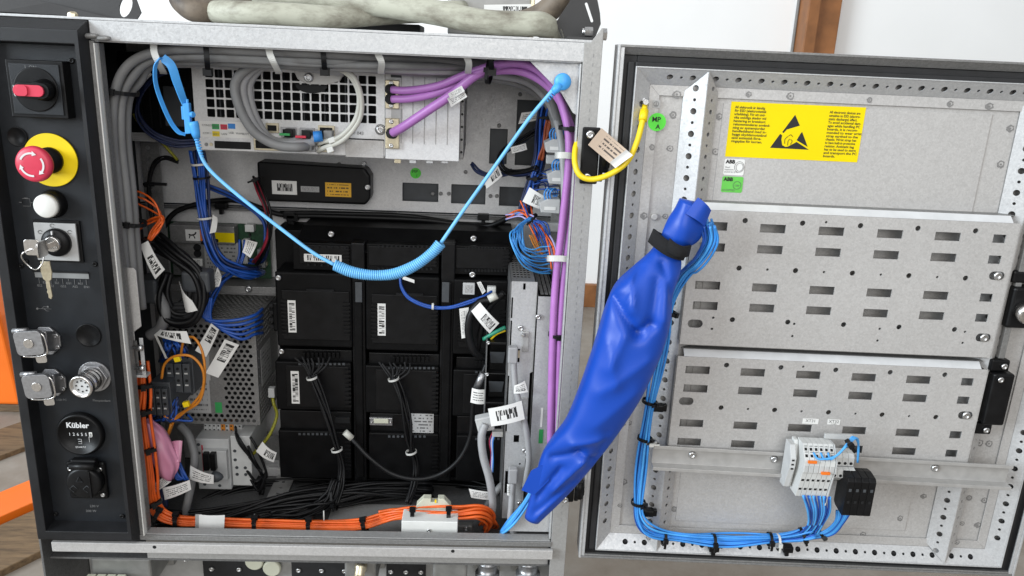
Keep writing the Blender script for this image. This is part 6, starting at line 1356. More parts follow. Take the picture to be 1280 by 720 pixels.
# ---- orange wires
og = thing('orange_loop', at(195, 300, 0.09), 'bunch of orange wires looping to a barcode tag beside the left post', 'wires')
for k in range(8):
    o1 = random.uniform(-3, 3); o2 = random.uniform(-7, 7)
    if k < 3: q = [(160+o1, 236+k*7, 0.12), (178+k*2, 240+k*9, 0.115), (194+k*2, 256+k*5, 0.11), (200+k, 274, 0.10), (192+o1, 292, 0.095), (184, 304, 0.09)]
    else: q = [(160, 280+k*4, 0.12), (172+o1, 284+o2, 0.115), (190, 274+o2*0.5, 0.11), (204-k*0.4, 266+k*1.5, 0.10), (200, 280+k, 0.095), (190+o1*0.5, 296, 0.09), (184, 306, 0.088)]
    cable(og, q, 0.0014, 'wire_orange', 'wire', 6, jit=2.2)
tie(og, at(186, 300, 0.092), (-0.4, 0, -1), 0.006); label_quad(og, [(175, 306), (194, 349), (206, 337), (185, 301)], 'tag_code', 0.08, 0.003)
oh = thing('orange_harness', at(200, 650, 0.04), 'long orange wire harness down the left post and along the sill', 'wires')
path = W([(176, 452, 0.055), (179, 490, 0.05), (178, 520, 0.048), (183, 556, 0.046), (188, 596, 0.045), (190, 620, 0.046), (199, 640, 0.05), (222, 650, 0.052), (262, 652, 0.052), (310, 654, 0.052), (350, 655, 0.052), (420, 657, 0.052), (456, 655, 0.055), (480, 648, 0.062), (505, 643, 0.058), (540, 642, 0.056), (575, 642, 0.056), (600, 640, 0.06), (612, 648, 0.075), (606, 660, 0.085)])
bundle(oh, path, 13, 0.0078, 0.0021, ['wire_orange'], 21, sub=6, twist=2.0, jitter=1.1)
bundle(oh, W([(474, 645, 0.065), (500, 640, 0.07), (560, 640, 0.07), (600, 640, 0.075), (618, 655, 0.09)]), 5, 0.006, 0.0021, ['wire_orange'], 22)
for k in range(7): cable(oh, [(585, 641, 0.075), (604+k, 642+k, 0.085), (613+k*1.6, 652+k, 0.10), (600+k*2, 662, 0.11), (575+k*5, 664, 0.12)], 0.0021, 'wire_rust' if k % 2 else 'wire_orange', 'wire', 6)
for px, py, d in ((178, 480, (0, 0, 1)), (178, 512, (0, 0, 1)), (184, 560, (-0.1, 0, 1)), (192, 628, (-0.4, 0, 1)), (197, 643, (1, 0, -0.5)), (222, 650, (1, 0, 0)), (320, 654, (1, 0, 0)), (387, 656, (1, 0, 0)), (456, 656, (1, 0, 0.2)), (516, 644, (1, 0, 0)), (561, 643, (1, 0, 0))):
    tie(oh, at(px, py, 0.050), d, 0.0112, width=0.006, hd=(0, -0.4, 1) if py > 640 else (0.5, -1, 0))
q = [at(*p, 0.036) for p in ((246, 660), (280, 661), (281, 644), (246, 643))]; b = MB(); b.patch(*q, bulge=0.002); b.build('paper_tag', 'paper', oh)
q = [at(*p, 0.0355) for p in ((244, 660), (252, 660), (252, 643), (244, 643))]; b = MB(); b.patch(*q); b.build('clear_tape', 'silver_label', oh)
am = thing('amber_wires', at(230, 480, 0.09), 'thin amber wires arching over the black contactors with yellow markers', 'wires')
for pts in ([(202, 473, 0.09), (206, 455, 0.085), (220, 445, 0.08), (240, 446, 0.08), (254, 464, 0.08), (252, 490, 0.085), (236, 510, 0.09), (220, 522, 0.10), (210, 545, 0.11)],
            [(226, 444, 0.11), (230, 426, 0.10), (242, 422, 0.095), (253, 440, 0.09), (256, 470, 0.085), (250, 500, 0.085), (232, 514, 0.09), (218, 524, 0.10), (205, 520, 0.10)],
            [(214, 530, 0.10), (209, 545, 0.10), (206, 560, 0.11)]):
    cable(am, pts, 0.0019, 'wire_amber', 'wire', 8)
for px, py in ((222, 448.5), (233, 505)): b = MB(); b.obox(at(px, py, 0.082), Vector((0.0042, 0, 0.001)), Yv*0.0032, Vector((-0.001, 0, 0.0036))); b.build('marker', 'yellow', am, 0.0008)
lt = thing('loose_tag', at(215, 425, 0.08), 'curled white barcode tag above the black contactors', 'tag')
q = [at(193, 418, 0.09), at(239, 430, 0.075), at(233, 414, 0.075), at(200, 412, 0.09)]
b = MB(); b.patch(q[0], q[1], q[2], q[3], bulge=0.008, n=12); b.build('paper', 'tag_code_mid', lt)
b = MB(); b.strip([at(194, 418, 0.09), at(208, 448, 0.10)], 0.003, 0.0006, side=X); b.build('stem', 'white_tie', lt)
mb = thing('blue_bunch', at(215, 430, 0.12), 'tangle of dark blue wires around the black contactors', 'wires')
for k in range(16):
    x = 205+k*1.8; cable(mb, [(208+random.uniform(-4, 10), 425+random.uniform(-3, 3), 0.13), (x, 434+random.uniform(-4, 4), 0.11), (x+random.uniform(-6, 6), 444, 0.12), (x+random.uniform(-8, 2), 452, 0.15)], 0.0017, 'wire_blue' if k % 3 else 'wire_navy', 'wire', 6)
for k in range(10):
    x = 190+k*5; cable(mb, [(x, 518+random.uniform(-4, 4), 0.11), (x+random.uniform(-6, 8), 526, 0.10), (212+random.uniform(-8, 8), 522, 0.10), (222+random.uniform(-3, 3), 505+random.uniform(-12, 4), 0.105)], 0.0017, 'wire_blue' if k % 2 else 'wire_navy', 'wire', 6)
for k in range(6): cable(mb, [(206+k*2, 560, 0.10), (216+k*3, 590+random.uniform(-5, 5), 0.09), (232+random.uniform(-10, 6), 600, 0.09)], 0.0018, 'wire_blue', 'wire', 6)
for k in range(5): cable(mb, [(196+k*2.4, 600, 0.08), (200+k*2, 615, 0.08), (199+k*2.4, 634, 0.08)], 0.0018, 'wire_navy', 'wire', 6)
# paper tags lower left
for lab, q4, mt, Y in (('pale text tag wrapped round the grey hose', [(237, 599), (267, 605), (267, 594), (238, 582)], 'tag_text', 0.10),
                       ('pale text tag leaning over the sill in front of the pink bag', [(206, 625), (239, 612), (237, 600), (203, 610)], 'tag_text', 0.07),
                       ('grey text tag tucked under the pink bag', [(190, 618), (214, 602), (206, 595), (190, 606)], 'tag_text', 0.075)):
    o = MB(); o.patch(*[at(*p, Y) for p in q4], bulge=0.003); tag(o.build('paper_tag', mt), lab, 'tag')
b = MB(); b.lathe(at(266, 596, 0.12), X, [(0, 0.009), (0.008, 0.008), (0.014, 0.004), (0.016, 0.001)], 10); tag(b.build('cable_end_cap', 'dark_grey'), 'dark pointed cap beside the text tag at the circuit breaker', 'cap')
# pink bag
pg = thing('pink_bag', at(205, 600, 0.07), 'pink antistatic bag stuffed behind the orange harness', 'bag')
def lump(outL, outR, Y, depth, nseg=22, nang=28, fold=0.002, seed=0.0, flatk=1.0):
    """soft closed bag between two outlines given as pixel lists"""
    L = spline([at(*p, Y) for p in outL], 6); Rr = spline([at(*p, Y) for p in outR], 6); n = min(len(L), len(Rr)); vs = []; fs = []
    for i in range(n):
        l, r = L[i], Rr[i]; c = (l+r)/2; h = (r-l)/2; e = math.sin(math.pi*min(1, max(0.06, (i+0.6)/n)))**0.5
        for k in range(nang):
            a_ = 2*math.pi*k/nang; p = c+h*math.cos(a_)+Vector((0, -1, 0))*(depth*e*math.sin(a_)); nz = noise.noise(Vector((p.x*55+seed, p.z*30, math.sin(a_)*2)))
            p = p+Vector((0, -1, 0))*(fold*nz*2)+h.normalized()*(fold*nz); vs.append(p)
    for i in range(n-1):
        for k in range(nang): fs.append((i*nang+k, i*nang+(k+1) % nang, (i+1)*nang+(k+1) % nang, (i+1)*nang+k))
    b = MB(); b.add(vs, fs, True); b.f += [list(range(nang))[::-1], list(range((n-1)*nang, n*nang))]; b.sm += [False, False]
    return b
mat('bag_pink', (0.58, 0.24, 0.36), 0.32, 0, 0.12, 25, 0.2, 120)
lump([(181, 525), (184, 545), (190, 570), (200, 592), (210, 600)], [(190, 526), (206, 540), (217, 562), (224, 580), (216, 599)], 0.075, 0.016, seed=3.3, fold=0.003).build('pouch', 'bag_pink', pg)
b = MB(); b.patch(at(219, 578, 0.07), at(226, 578, 0.075), at(228, 551, 0.085), at(213, 552, 0.085), bulge=0.003); b.build('clear_corner', 'bag_pink', pg)

# ---- black wires of the drive and the floor
bwd = thing('drive_cable', at(430, 540, 0.14), 'black motor wires dropping from the left drive column, tied in white', 'wires')
for i, (x, s) in enumerate(((386, 0), (488, 8))):
    if i: bwd = thing('drive_cable', at(500, 540, 0.14), 'black motor wires dropping from the centre drive column, tied in white', 'wires')
    for k in range(7): cable(bwd, [(x-16+k*7, 447+s*0.9, 0.174), (x-6+k*4.5, 458+s*0.8, 0.165), (x+1+k*1.0, 470+s*0.5, 0.16)], 0.0015, 'matte_black', 'wire', 6, jit=2.0)
    ex = 423 if i == 0 else 516
    bundle(bwd, W([(x+4, 468+s*0.4, 0.16), (x+14, 495, 0.155), ((x+ex)/2+6, 525, 0.15), (ex-4, 552, 0.15), (ex+4, 580, 0.15), (ex+2, 604, 0.14), (ex-6, 630, 0.12)]), 7, 0.0058, 0.0021, ['cable_black'], 31+i)
    tie(bwd, at(x+4, 472+s*0.2, 0.159), (0.25, 0, -1), 0.0078, 'white_tie', head=False, width=0.003); tie(bwd, at(ex-2, 562+i*3, 0.15), (0.2, 0, -1), 0.0080, 'white_tie', head=False, width=0.003)
lc = thing('black_signal_cable', at(520, 600, 0.12), 'long black cable sagging in a U across the drive unit', 'cable')
cable(lc, [(434, 543, 0.155), (444, 553, 0.145), (462, 572, 0.135), (490, 592, 0.13), (522, 599, 0.125), (552, 592, 0.125), (575, 573, 0.12), (588, 545, 0.12), (591, 510, 0.12), (593, 486, 0.12), (602, 470, 0.125), (608, 455, 0.13)], 0.0036, 'cable_black', 'cable', 10)
for q0, q1 in (((431, 540), (440, 548)), ((596, 484), (604, 466))): b = MB(); A, B = at(*q0, 0.15 if q0[0] < 500 else 0.12), at(*q1, 0.15 if q0[0] < 500 else 0.12); b.cyl(A, B, 0.0052, n=12); b.build('metal_ferrule', 'cable_white' if q0[0] < 500 else 'cast_metal', lc)
label_quad(lc, [(588, 503), (606, 505), (606, 487), (590, 485)], 'tag_text', 0.115, 0.003)
sl_ = thing('black_side_loop', at(590, 430, 0.12), 'black cable loop carrying a wide curled barcode tag by the fan', 'cable')
cable(sl_, [(615, 375, 0.12), (600, 378, 0.12), (588, 395, 0.118), (586, 418, 0.118), (592, 438, 0.12), (602, 446, 0.13)], 0.0058, 'cable_black', 'cable', 12); cable(sl_, [(630, 366, 0.13), (612, 384, 0.13), (602, 410, 0.13), (597, 436, 0.135), (598, 448, 0.14)], 0.0048, 'cable_black', 'cable', 12)
b = MB(); b.cyl(at(611, 374, 0.118), at(621, 369, 0.118), 0.0056, n=12); b.build('ferrule', 'cable_white', sl_)
label_quad(sl_, [(589, 389), (612, 417), (624, 404), (600, 378)], 'tag_code', 0.105, 0.004)
label_quad(sl_, [(577, 423), (574, 386), (586, 384), (582, 422)], 'tag_text', 0.125, 0.002)
b = MB(); b.tube(spline(W([(604, 424, 0.125), (618, 416, 0.12), (632, 409, 0.12)]), 6), 0.003, 8); b.build('earth_lead', 'wire_green', sl_)
b = MB(); b.tube(spline(W([(610, 428, 0.125), (620, 418, 0.122), (632, 413, 0.122)]), 6), 0.0018, 8); b.build('earth_lead', 'wire_yellow', sl_)
bc = thing('blue_sensor_leads', at(540, 385, 0.15), 'pair of blue leads drooping from the coiled cord to a small white plug', 'wires')
for d in (0, 2.5): cable(bc, [(500, 346+d, 0.165), (502, 358+d, 0.16), (512, 372+d*0.8, 0.155), (535, 382+d*0.8, 0.15), (560, 384+d*0.5, 0.15), (585, 377+d, 0.152), (605, 370, 0.156), (615, 364, 0.162)], 0.0019, 'wire_blue', 'wire', 8)
label_quad(bc, [(503, 349), (518, 354), (518, 350), (504, 345)], 'paper', 0.155); label_quad(bc, [(596, 353), (603, 368), (607, 364), (601, 352)], 'tag_text', 0.15)
tie(bc, at(541, 383, 0.15), (1, 0, 0), 0.0042, 'white_tie', head=False, width=0.003)
fl = thing('floor_wires', at(300, 640, 0.1), 'mass of black wires lying on the cabinet floor', 'wires')
bundle(fl, W([(195, 655, 0.09), (240, 652, 0.10), (300, 640, 0.11), (360, 628, 0.12), (420, 622, 0.14), (470, 614, 0.16), (540, 612, 0.18)]), 22, 0.016, 0.0024, ['cable_black'], 41, twist=1.6)
bundle(fl, W([(230, 640, 0.16), (300, 612, 0.20), (360, 608, 0.22), (440, 606, 0.23), (560, 604, 0.23), (620, 612, 0.2)]), 12, 0.010, 0.0024, ['cable_black'], 42)
bundle(fl, W([(420, 600, 0.14), (410, 625, 0.12), (380, 640, 0.10), (340, 648, 0.09)]), 10, 0.010, 0.0022, ['cable_black'], 43)
for px, py in ((345, 636), (418, 622)): tie(fl, at(px, py, 0.13), (1, 0, 0.2), 0.019)
for px in (319, 405): b = MB(); q = at(px, 656 if px < 350 else 652, 0.06); b.strip([q, q+Z*0.018], 0.0016, 0.0012, side=X); tag(b.build('tie_end', 'white_tie' if px > 350 else 'mid_grey'), ('upright white cut end of a cable tie behind the sill harness' if px > 350 else 'upright grey cut end of a cable tie near the white paper tag'), 'cable tie', 'upright tie ends')
ew = thing('earth_leads', at(340, 560, 0.2), 'green yellow earth lead with white tag between power supply and drive', 'wires')
cable(ew, [(340, 492, 0.21), (342, 504, 0.20), (346, 520, 0.20), (336, 545, 0.19), (318, 566, 0.185), (308, 573, 0.185)], 0.0026, 'wire_olive', 'wire', 8); b = MB(); b.obox(at(340, 490, 0.205), X*0.005, Yv*0.005, Z*0.008); b.build('plug', 'light_grey', ew, 0.001)
label_quad(ew, [(320, 564), (342, 578), (346, 566), (328, 552)], 'tag_code', 0.15, 0.004)
bd = thing('breaker_wires', at(320, 590, 0.17), 'black wires curving from the circuit breaker to the floor', 'wires')
for k, (px, py) in enumerate(((293, 536), (296, 540), (312, 560), (313, 568), (310, 585), (312, 596), (312, 545))):
    cable(bd, [(px, py, 0.175), (px+6+k, py+16, 0.165), (322+k*2, 584+k*2, 0.165), (331-k, 602, 0.17), (326, 616, 0.18)], 0.0022, 'cable_black', 'wire', 8, jit=3.0)
# black loom crossing the back plate, with fixing clips
hz = thing('black_loom', at(500, 275, 0.28), 'black loom crossing the back plate above the drive unit', 'cable')
cable(hz, [(200, 290, 0.27), (225, 262, 0.275), (290, 250, 0.28), (350, 268, 0.28), (400, 270, 0.28), (460, 272, 0.28), (530, 275, 0.28), (580, 281, 0.28), (612, 282, 0.27), (640, 270, 0.25)], 0.0042, 'cable_black', 'cable', 10)
cable(hz, [(350, 266, 0.285), (420, 267, 0.285), (500, 269, 0.285), (560, 277, 0.285), (604, 284, 0.28), (630, 277, 0.26)], 0.0036, 'cable_black', 'cable', 10)
for px, py in ((277, 257), (362, 269), (604, 271), (366, 272)): b = MB(); b.obox(at(px, py, 0.278), X*0.009, Yv*0.006, Z*0.005); b.obox(at(px, py+6, 0.28), X*0.003, Yv*0.005, Z*0.006); b.build('fixing_clip', 'plastic_black', hz, 0.001)

# ---- wiring on the right wall
rb = thing('right_blue_harness', at(660, 230, 0.18), 'dark blue harness descending the right rear corner', 'wires')
bundle(rb, W([(700, 118, 0.14), (686, 130, 0.16), (678, 160, 0.18), (674, 195, 0.19), (666, 225, 0.19), (660, 250, 0.19), (655, 270, 0.19)]), 14, 0.0095, 0.0018, ['wire_blue', 'wire_navy', 'wire_navy'], 51)
bundle(rb, W([(672, 210, 0.18), (655, 216, 0.2), (636, 216, 0.22), (626, 205, 0.23), (630, 190, 0.22), (660, 170, 0.2), (680, 155, 0.18)]), 5, 0.005, 0.002, ['cable_black', 'wire_navy'], 52)
bundle(rb, W([(590, 204, 0.26), (598, 214, 0.25), (618, 220, 0.24), (640, 214, 0.22)]), 3, 0.003, 0.0018, ['wire_navy'], 53)
bundle(rb, W([(686, 150, 0.16), (682, 175, 0.165), (676, 200, 0.17)]), 3, 0.003, 0.002, ['wire_rust'], 54)
for px, py in ((682, 146), (668, 222)): tie(rb, at(px, py, 0.175), (0.1, 0, -1), 0.0115)
label_quad(rb, [(608, 236), (628, 220), (622, 206), (606, 228)], 'tag_code', 0.20, 0.003); label_quad(rb, [(648, 155), (672, 150), (674, 138), (652, 141)], 'tag_text', 0.20, 0.002)
label_quad(rb, [(640, 192), (659, 187), (657, 179), (638, 184)], 'tag_text', 0.19, 0.002); label_quad(rb, [(653, 252), (676, 262), (682, 246), (662, 234)], 'tag_code', 0.16, 0.003)
for k in range(9): cable(rb, [(668, 222+k*2, 0.18), (676+k, 214+k*3, 0.165), (688, 212+k*5, 0.15), (698, 208+k*6, 0.14)], 0.0010, 'wire_blue' if k % 2 else 'wire_navy', 'wire', 6, jit=2.5)
oc = thing('orange_right_wires', at(675, 310, 0.13), 'orange and pale violet wires fanning down in the right corner', 'wires')
mat('wire_violet', (0.42, 0.40, 0.72), 0.42)
for k in range(6): cable(oc, [(634, 270+k, 0.2), (648, 264+k*1.2, 0.18), (664, 270+k*1.5, 0.165), (678+k, 288+k, 0.15), (687+k*1.2, 310, 0.13), (691+k, 335, 0.12)], 0.0013, ('wire_orange', 'wire_violet', 'wire_orange', 'wire_sky')[k % 4], 'wire', 6, jit=2.6)
for k in range(4): cable(oc, [(650+k*3, 252, 0.18), (656+k*2, 266, 0.17), (664+k, 280, 0.165), (676, 300, 0.15)], 0.0013, ('wire_orange', 'wire_blue', 'wire_rust')[k % 3], 'wire', 6, jit=3.5)
for k in range(3): cable(oc, [(660+k*3, 292, 0.15), (672+k*2, 312, 0.145), (686, 324+k*2, 0.14)], 0.0011, 'wire_amber', 'wire', 6, jit=2.5)
tie(oc, at(665, 273, 0.165), (0.7, 0, -0.7), 0.009)
sc = thing('sky_blue_wire_coil', at(660, 320, 0.12), 'spare coil of sky blue wires above the silver modules', 'wires')
for k in range(10):
    r_ = random.uniform(-2, 2)
    e_ = k/9; cable(sc, [(664+r_, 273, 0.155), (654-e_*6+r_, 279+e_*4, 0.145-0.01*e_), (654-e_*15, 294+r_, 0.135-0.03*e_), (658-e_*15+r_, 308+e_*6, 0.13-0.03*e_), (666-e_*10, 312+e_*20, 0.125-0.02*e_), (676-e_*3, 312+e_*28+r_, 0.125), (688, 308+e_*34, 0.13)], 0.00115, 'wire_sky' if k % 3 else 'wire_azure', 'wire', 6, jit=1.6)
for k in range(8): cable(sc, [(666, 276, 0.155), (671+k*1.8, 288-k, 0.145), (678+k*1.8, 304+k, 0.14), (688+k*0.5, 320+k*2.4, 0.13)], 0.0011, 'wire_blue', 'wire', 6, jit=2.0)
rc1 = thing('data_cables', at(640, 560, 0.06), 'light grey data cables plugged into the narrow silver module', 'cables')
cable(rc1, [(642, 444, 0.075), (643, 470, 0.074), (645, 488, 0.072), (651, 510, 0.068), (658, 540, 0.066), (661, 575, 0.068), (655, 610, 0.08)], 0.0044, 'cable_grey_light', 'cable', 12)
cable(rc1, [(607, 530, 0.08), (602, 545, 0.075), (604, 570, 0.075), (612, 600, 0.075), (616, 630, 0.08), (612, 650, 0.09)], 0.0058, 'cable_grey_light', 'cable', 12)
cable(rc1, [(641, 598, 0.078), (640, 616, 0.072), (639, 634, 0.066), (638, 650, 0.06), (642, 668, 0.055)], 0.0048, 'cable_grey_light', 'cable', 12)
cable(rc1, [(632, 602, 0.12), (622, 612, 0.11), (610, 630, 0.11), (600, 650, 0.11)], 0.005, 'cable_grey', 'cable', 12)
for px, py in ((641, 443), (641, 594)): b = MB(); b.obox(at(px, py, 0.074), X*0.0068, Yv*0.006, Z*0.012); b.build('plug', 'cable_grey_light', rc1, 0.002)
label_quad(rc1, [(642, 492), (660, 490), (656, 476), (643, 482)], 'tag_text', 0.066, 0.002, name='marker'); text(rc1, 'A5.X2', at(645, 490, 0.0625), 0.0052, 'ink', ax=Vector((0.97, 0, 0.2)), ay=Vector((-0.2, 0, 0.97)))
label_quad(rc1, [(614, 533), (656, 524), (652, 501), (610, 511)], 'tag_code_mid', 0.055, 0.003); label_quad(rc1, [(634, 619), (638, 619), (638, 605), (634, 605)], 'tag_text', 0.062, 0.001)
label_quad(rc1, [(589, 622), (612, 625), (612, 615), (586, 611)], 'tag_text', 0.10, 0.001)
sg = thing('white_plug', at(604, 530, 0.09), 'grey plastic plug with thin coloured wires behind the barcode tag', 'connector')
b = MB(); b.obox(at(606, 528, 0.09), Vector((0.012, 0, 0.003)), Yv*0.008, Vector((-0.003, 0, 0.011))); b.build('body', 'light_grey', sg, 0.002); b = MB(); b.obox(at(622, 541, 0.10), X*0.008, Yv*0.006, Z*0.004); b.build('body', 'off_white', sg, 0.001)
for k, mt in enumerate(('wire_red', 'wire_blue', 'white_tie', 'wire_violet', 'wire_sky')): cable(sg, [(616+k, 540, 0.10), (612+k, 552, 0.10), (614+k*0.6, 568+k*2, 0.10), (612+k, 590, 0.11)], 0.0012, mt, 'wire', 6)

# ---- yellow earth lead between post and door
yl = thing('yellow_earth_lead', at(740, 225, -0.02), 'yellow earth lead looping from the right post to the door', 'wire')
q = W([(724, 172, 0.01), (719, 186, 0.0), (719, 206, -0.012), (726, 220, -0.018), (742, 224, -0.02), (764, 217, -0.022), (784, 202, -0.02), (796, 178, -0.014)])+[dat(803, 152, -0.004), dat(805.5, 138, 0.004), dat(806, 130, SK-0.004)]
b = MB(); b.tube(spline(q, 8), 0.0035, 12); b.build('lead', 'wire_yellow', yl)
b = MB(); b.cyl(dat(803.5, 151, -0.004), dat(805.5, 138, 0.003), 0.0052, n=14); b.build('ferrule', 'yellow', yl)
c = dat(806, 127, SK-0.005); b = MB(); b.lathe(c, -DN, [(0, 0.0050), (0.003, 0.005), (0.004, 0.0035), (0.009, 0.0035)], 6, False); b.build('nut', 'screw_steel', yl)
b = MB(); b.patch(*[at(*p, -0.026) for p in ((768, 209), (735, 181), (752, 160), (790, 193))], bulge=0.002); b.build('paper_tag', 'cord_text', yl)
b = MB(); b.patch(*[at(*p, -0.0268) for p in ((769, 210), (762, 203), (783, 187), (791, 194))], bulge=0.001); b.build('clear_tape', 'paper', yl)

# ---- blue wires on the door
bh = thing('door_harness', dw(0.06, -0.012, 0.05), 'sky blue wire harness tied along the left and bottom of the door', 'wires')
def DP(pts): return [dat(*p) for p in pts]
mats_ = ['wire_sky', 'wire_azure', 'wire_sky', 'wire_blue']
dpath = DP([(884, 280, -0.055), (886, 300, -0.05), (872, 325, -0.04), (852, 345, -0.03), (838, 375, -0.02), (832, 415, -0.014), (822, 465, -0.012), (812, 515, -0.012), (804, 570, -0.012), (798, 620, -0.012), (800, 648, -0.012), (816, 664, -0.012), (850, 671, -0.012), (900, 676, -0.012), (950, 675, -0.012), (992, 672, -0.014), (1018, 666, -0.02)])
_, _, ws_ = bundle(bh, dpath, 17, 0.0078, 0.00155, mats_, 61, sub=7, twist=1.9, jitter=1.2, fan=lambda t: 1.25 if t < 0.16 else 0.95+0.25*math.sin(t*40))
for k in range(6):
    for j in range(2):
        A = dat(1004+k*6.4+j*1.5, 620+k*0.3, -0.056); B = dat(1010+k*5+j*2, 640, -0.045); C_ = dat(1010+k*3.6, 656, -0.03); D_ = dat(1000+k*4, 667+k*0.5, -0.018)
        b = MB(); b.tube(spline([A, B, C_, D_], 6), 0.00155, 6); b.build('wire', 'wire_blue' if (k+j) % 2 else 'wire_azure', bh)
for k in range(8):
    A = dat(1046+k*3, 638-k*0.6, -0.035); B = dat(1044+k*1.6, 652, -0.03); C_ = dat(1030+k*1.5, 664+k*0.6, -0.022); D_ = dat(1005+k, 671+k*0.4, -0.016)
    b = MB(); b.tube(spline([A, B, C_, D_], 6), 0.00155, 6); b.build('wire', mats_[k % 4], bh)
for k in range(3):
    b = MB(); b.tube(spline(DP([(1017+k*9, 566, -0.056), (1024+k*7, 574, -0.066), (1045, 570, -0.066), (1058+k, 556, -0.06), (1066+k*2, 546+k*0.8, -0.055), (1073, 555, -0.05), (1072, 578, -0.046)]), 6), 0.0014, 6); b.build('jumper', 'wire_azure', bh)
tie(bh, dat(1061, 554, -0.06), (1, 0, 0.7), 0.0048, width=0.005)
for px, py, d in ((836, 390, (-0.2, 0, -1)), (812, 502, (-0.15, 0, -1)), (806, 548, (-0.1, 0, -1)), (798, 628, (0, 0, -1)), (830, 672, (1, 0, -0.1)), (892, 676, (1, 0, 0)), (962, 674, (1, 0, 0)), (1003, 668, (1, 0, 0.4)), (1024, 664, (1, 0, 0.9))):
    tie(bh, dat(px, py, -0.012), d, 0.0092, width=0.0042, hd=(0.7, -0.7, 0))
for px, py in ((822, 509), (810, 640), (892, 684), (984, 685)):
    c = dat(px, py, -0.004); b = MB(); b.obox(c, DU*0.007, DN*0.006, Z*0.0045); b.obox(c+Vector((0, 0, -0.007)) if py > 660 else c+DU*0.009, DU*0.003, DN*0.003, Z*0.005); b.build('tie_mount', 'plastic_black', bh, 0.001)
for px, py in ((812, 551), (972, 676)): tie(bh, dat(px, py, -0.012), (0, 0, 1) if py < 600 else (1, 0, 0), 0.0092, 'white_tie', width=0.003)
# wires leaving the sleeve at the sill
bs = thing('sill_wires', at(650, 650, 0.0), 'light blue wires leaving the lower end of the blue sleeve over the sill', 'wires')
bundle(bs, W([(700, 560, 0.02), (682, 585, 0.012), (668, 612, 0.006), (652, 636, 0.006), (636, 656, 0.012), (626, 668, 0.03)]), 7, 0.0052, 0.0018, ['wire_azure', 'wire_sky'], 71)

# ---- blue sleeve
sv = thing('blue_sleeve', at(740, 640, -0.05), 'bright blue vinyl sleeve wrapping the wires from cabinet to door', 'sleeve')
LO = [(824, 300), (812, 316), (792, 334), (770, 356), (757, 385), (748, 415), (737, 450), (724, 487), (708, 525), (690, 549), (677, 570), (668, 602), (656, 646)]
RO = [(851, 318), (851, 332), (848, 345), (840, 368), (837, 398), (829, 430), (815, 464), (798, 498), (779, 528), (758, 558), (735, 588), (709, 618), (674, 652)]
YSs = [-0.052, -0.058, -0.064, -0.068, -0.070, -0.070, -0.070, -0.068, -0.066, -0.062, -0.056, -0.050, -0.044]
DS = [0.013, 0.016, 0.020, 0.026, 0.030, 0.031, 0.031, 0.030, 0.027, 0.023, 0.018, 0.014, 0.010]
L = spline([at(*p, y) for p, y in zip(LO, YSs)], 10); Rr = spline([at(*p, y) for p, y in zip(RO, YSs)], 10); Dp = spline([Vector((d, 0, 0)) for d in DS], 10)
creases = [((766, 368), (792, 408), 8, -0.009), ((792, 408), (808, 396), 7, -0.008), ((808, 396), (818, 345), 8, -0.005), ((786, 340), (784, 380), 9, 0.006), ((830, 345), (824, 392), 10, 0.005), ((775, 410), (756, 450), 9, 0.004), ((745, 480), (805, 440), 10, 0.003), ((690, 566), (722, 556), 7, -0.007), ((722, 556), (738, 566), 6, -0.006), ((690, 604), (728, 566), 6, 0.007), ((672, 618), (700, 578), 5, -0.006), ((668, 636), (716, 596), 6, -0.004), ((712, 545), (752, 536), 7, 0.005), ((740, 520), (790, 480), 12, 0.003), ((755, 530), (742, 570), 6, -0.003), ((825, 326), (836, 372), 6, -0.004), ((670, 640), (712, 600), 5, 0.004), ((756, 420), (764, 470), 9, 0.003), ((800, 330), (776, 366), 6, -0.003)]
def creased(px, py):
    s = 0
    for (ax, ay), (bx, by), wd, dp_ in creases:
        vx, vy = bx-ax, by-ay; t_ = max(0, min(1, ((px-ax)*vx+(py-ay)*vy)/(vx*vx+vy*vy))); dd = math.hypot(px-ax-vx*t_, py-ay-vy*t_); s += dp_*(0.45*math.exp(-(dd/wd)**2)+0.75*math.exp(-dd/(wd*0.55)))
    return s
LOs = spline([Vector((*p, 0)) for p in LO], 10); ROs = spline([Vector((*p, 0)) for p in RO], 10)
n = len(L); NA = 56; vs = []; fs = []
for i in range(n):
    c = (L[i]+Rr[i])/2; h = (Rr[i]-L[i])/2; cpx = (LOs[i]+ROs[i])/2; hpx = (ROs[i]-LOs[i])/2
    for k in range(NA):
        a_ = 2*math.pi*k/NA; ca, sa = math.cos(a_), math.sin(a_); dpt = Dp[i].x
        p = c+h*ca+Vector((0, -1, 0))*(dpt*math.copysign(abs(sa)**0.72, sa))
        if sa > -0.2:
            q = cpx+hpx*ca; nz = noise.noise(Vector((q.x*0.012, q.y*0.010, 1.7)))*0.003
            p += Vector((0, -1, 0.1))*(creased(q.x, q.y)+nz)*min(1, max(0, sa+0.2)*1.5)
        vs.append(p)
for i in range(n-1):
    for k in range(NA): fs.append((i*NA+k, i*NA+(k+1) % NA, (i+1)*NA+(k+1) % NA, (i+1)*NA+k))
b = MB(); b.add(vs, fs, True); tube_ = b.build('tube', 'sleeve_blue', sv, recalc=True)
md = tube_.modifiers.new('solid', 'SOLIDIFY'); md.thickness = 0.0012; md.offset = -1
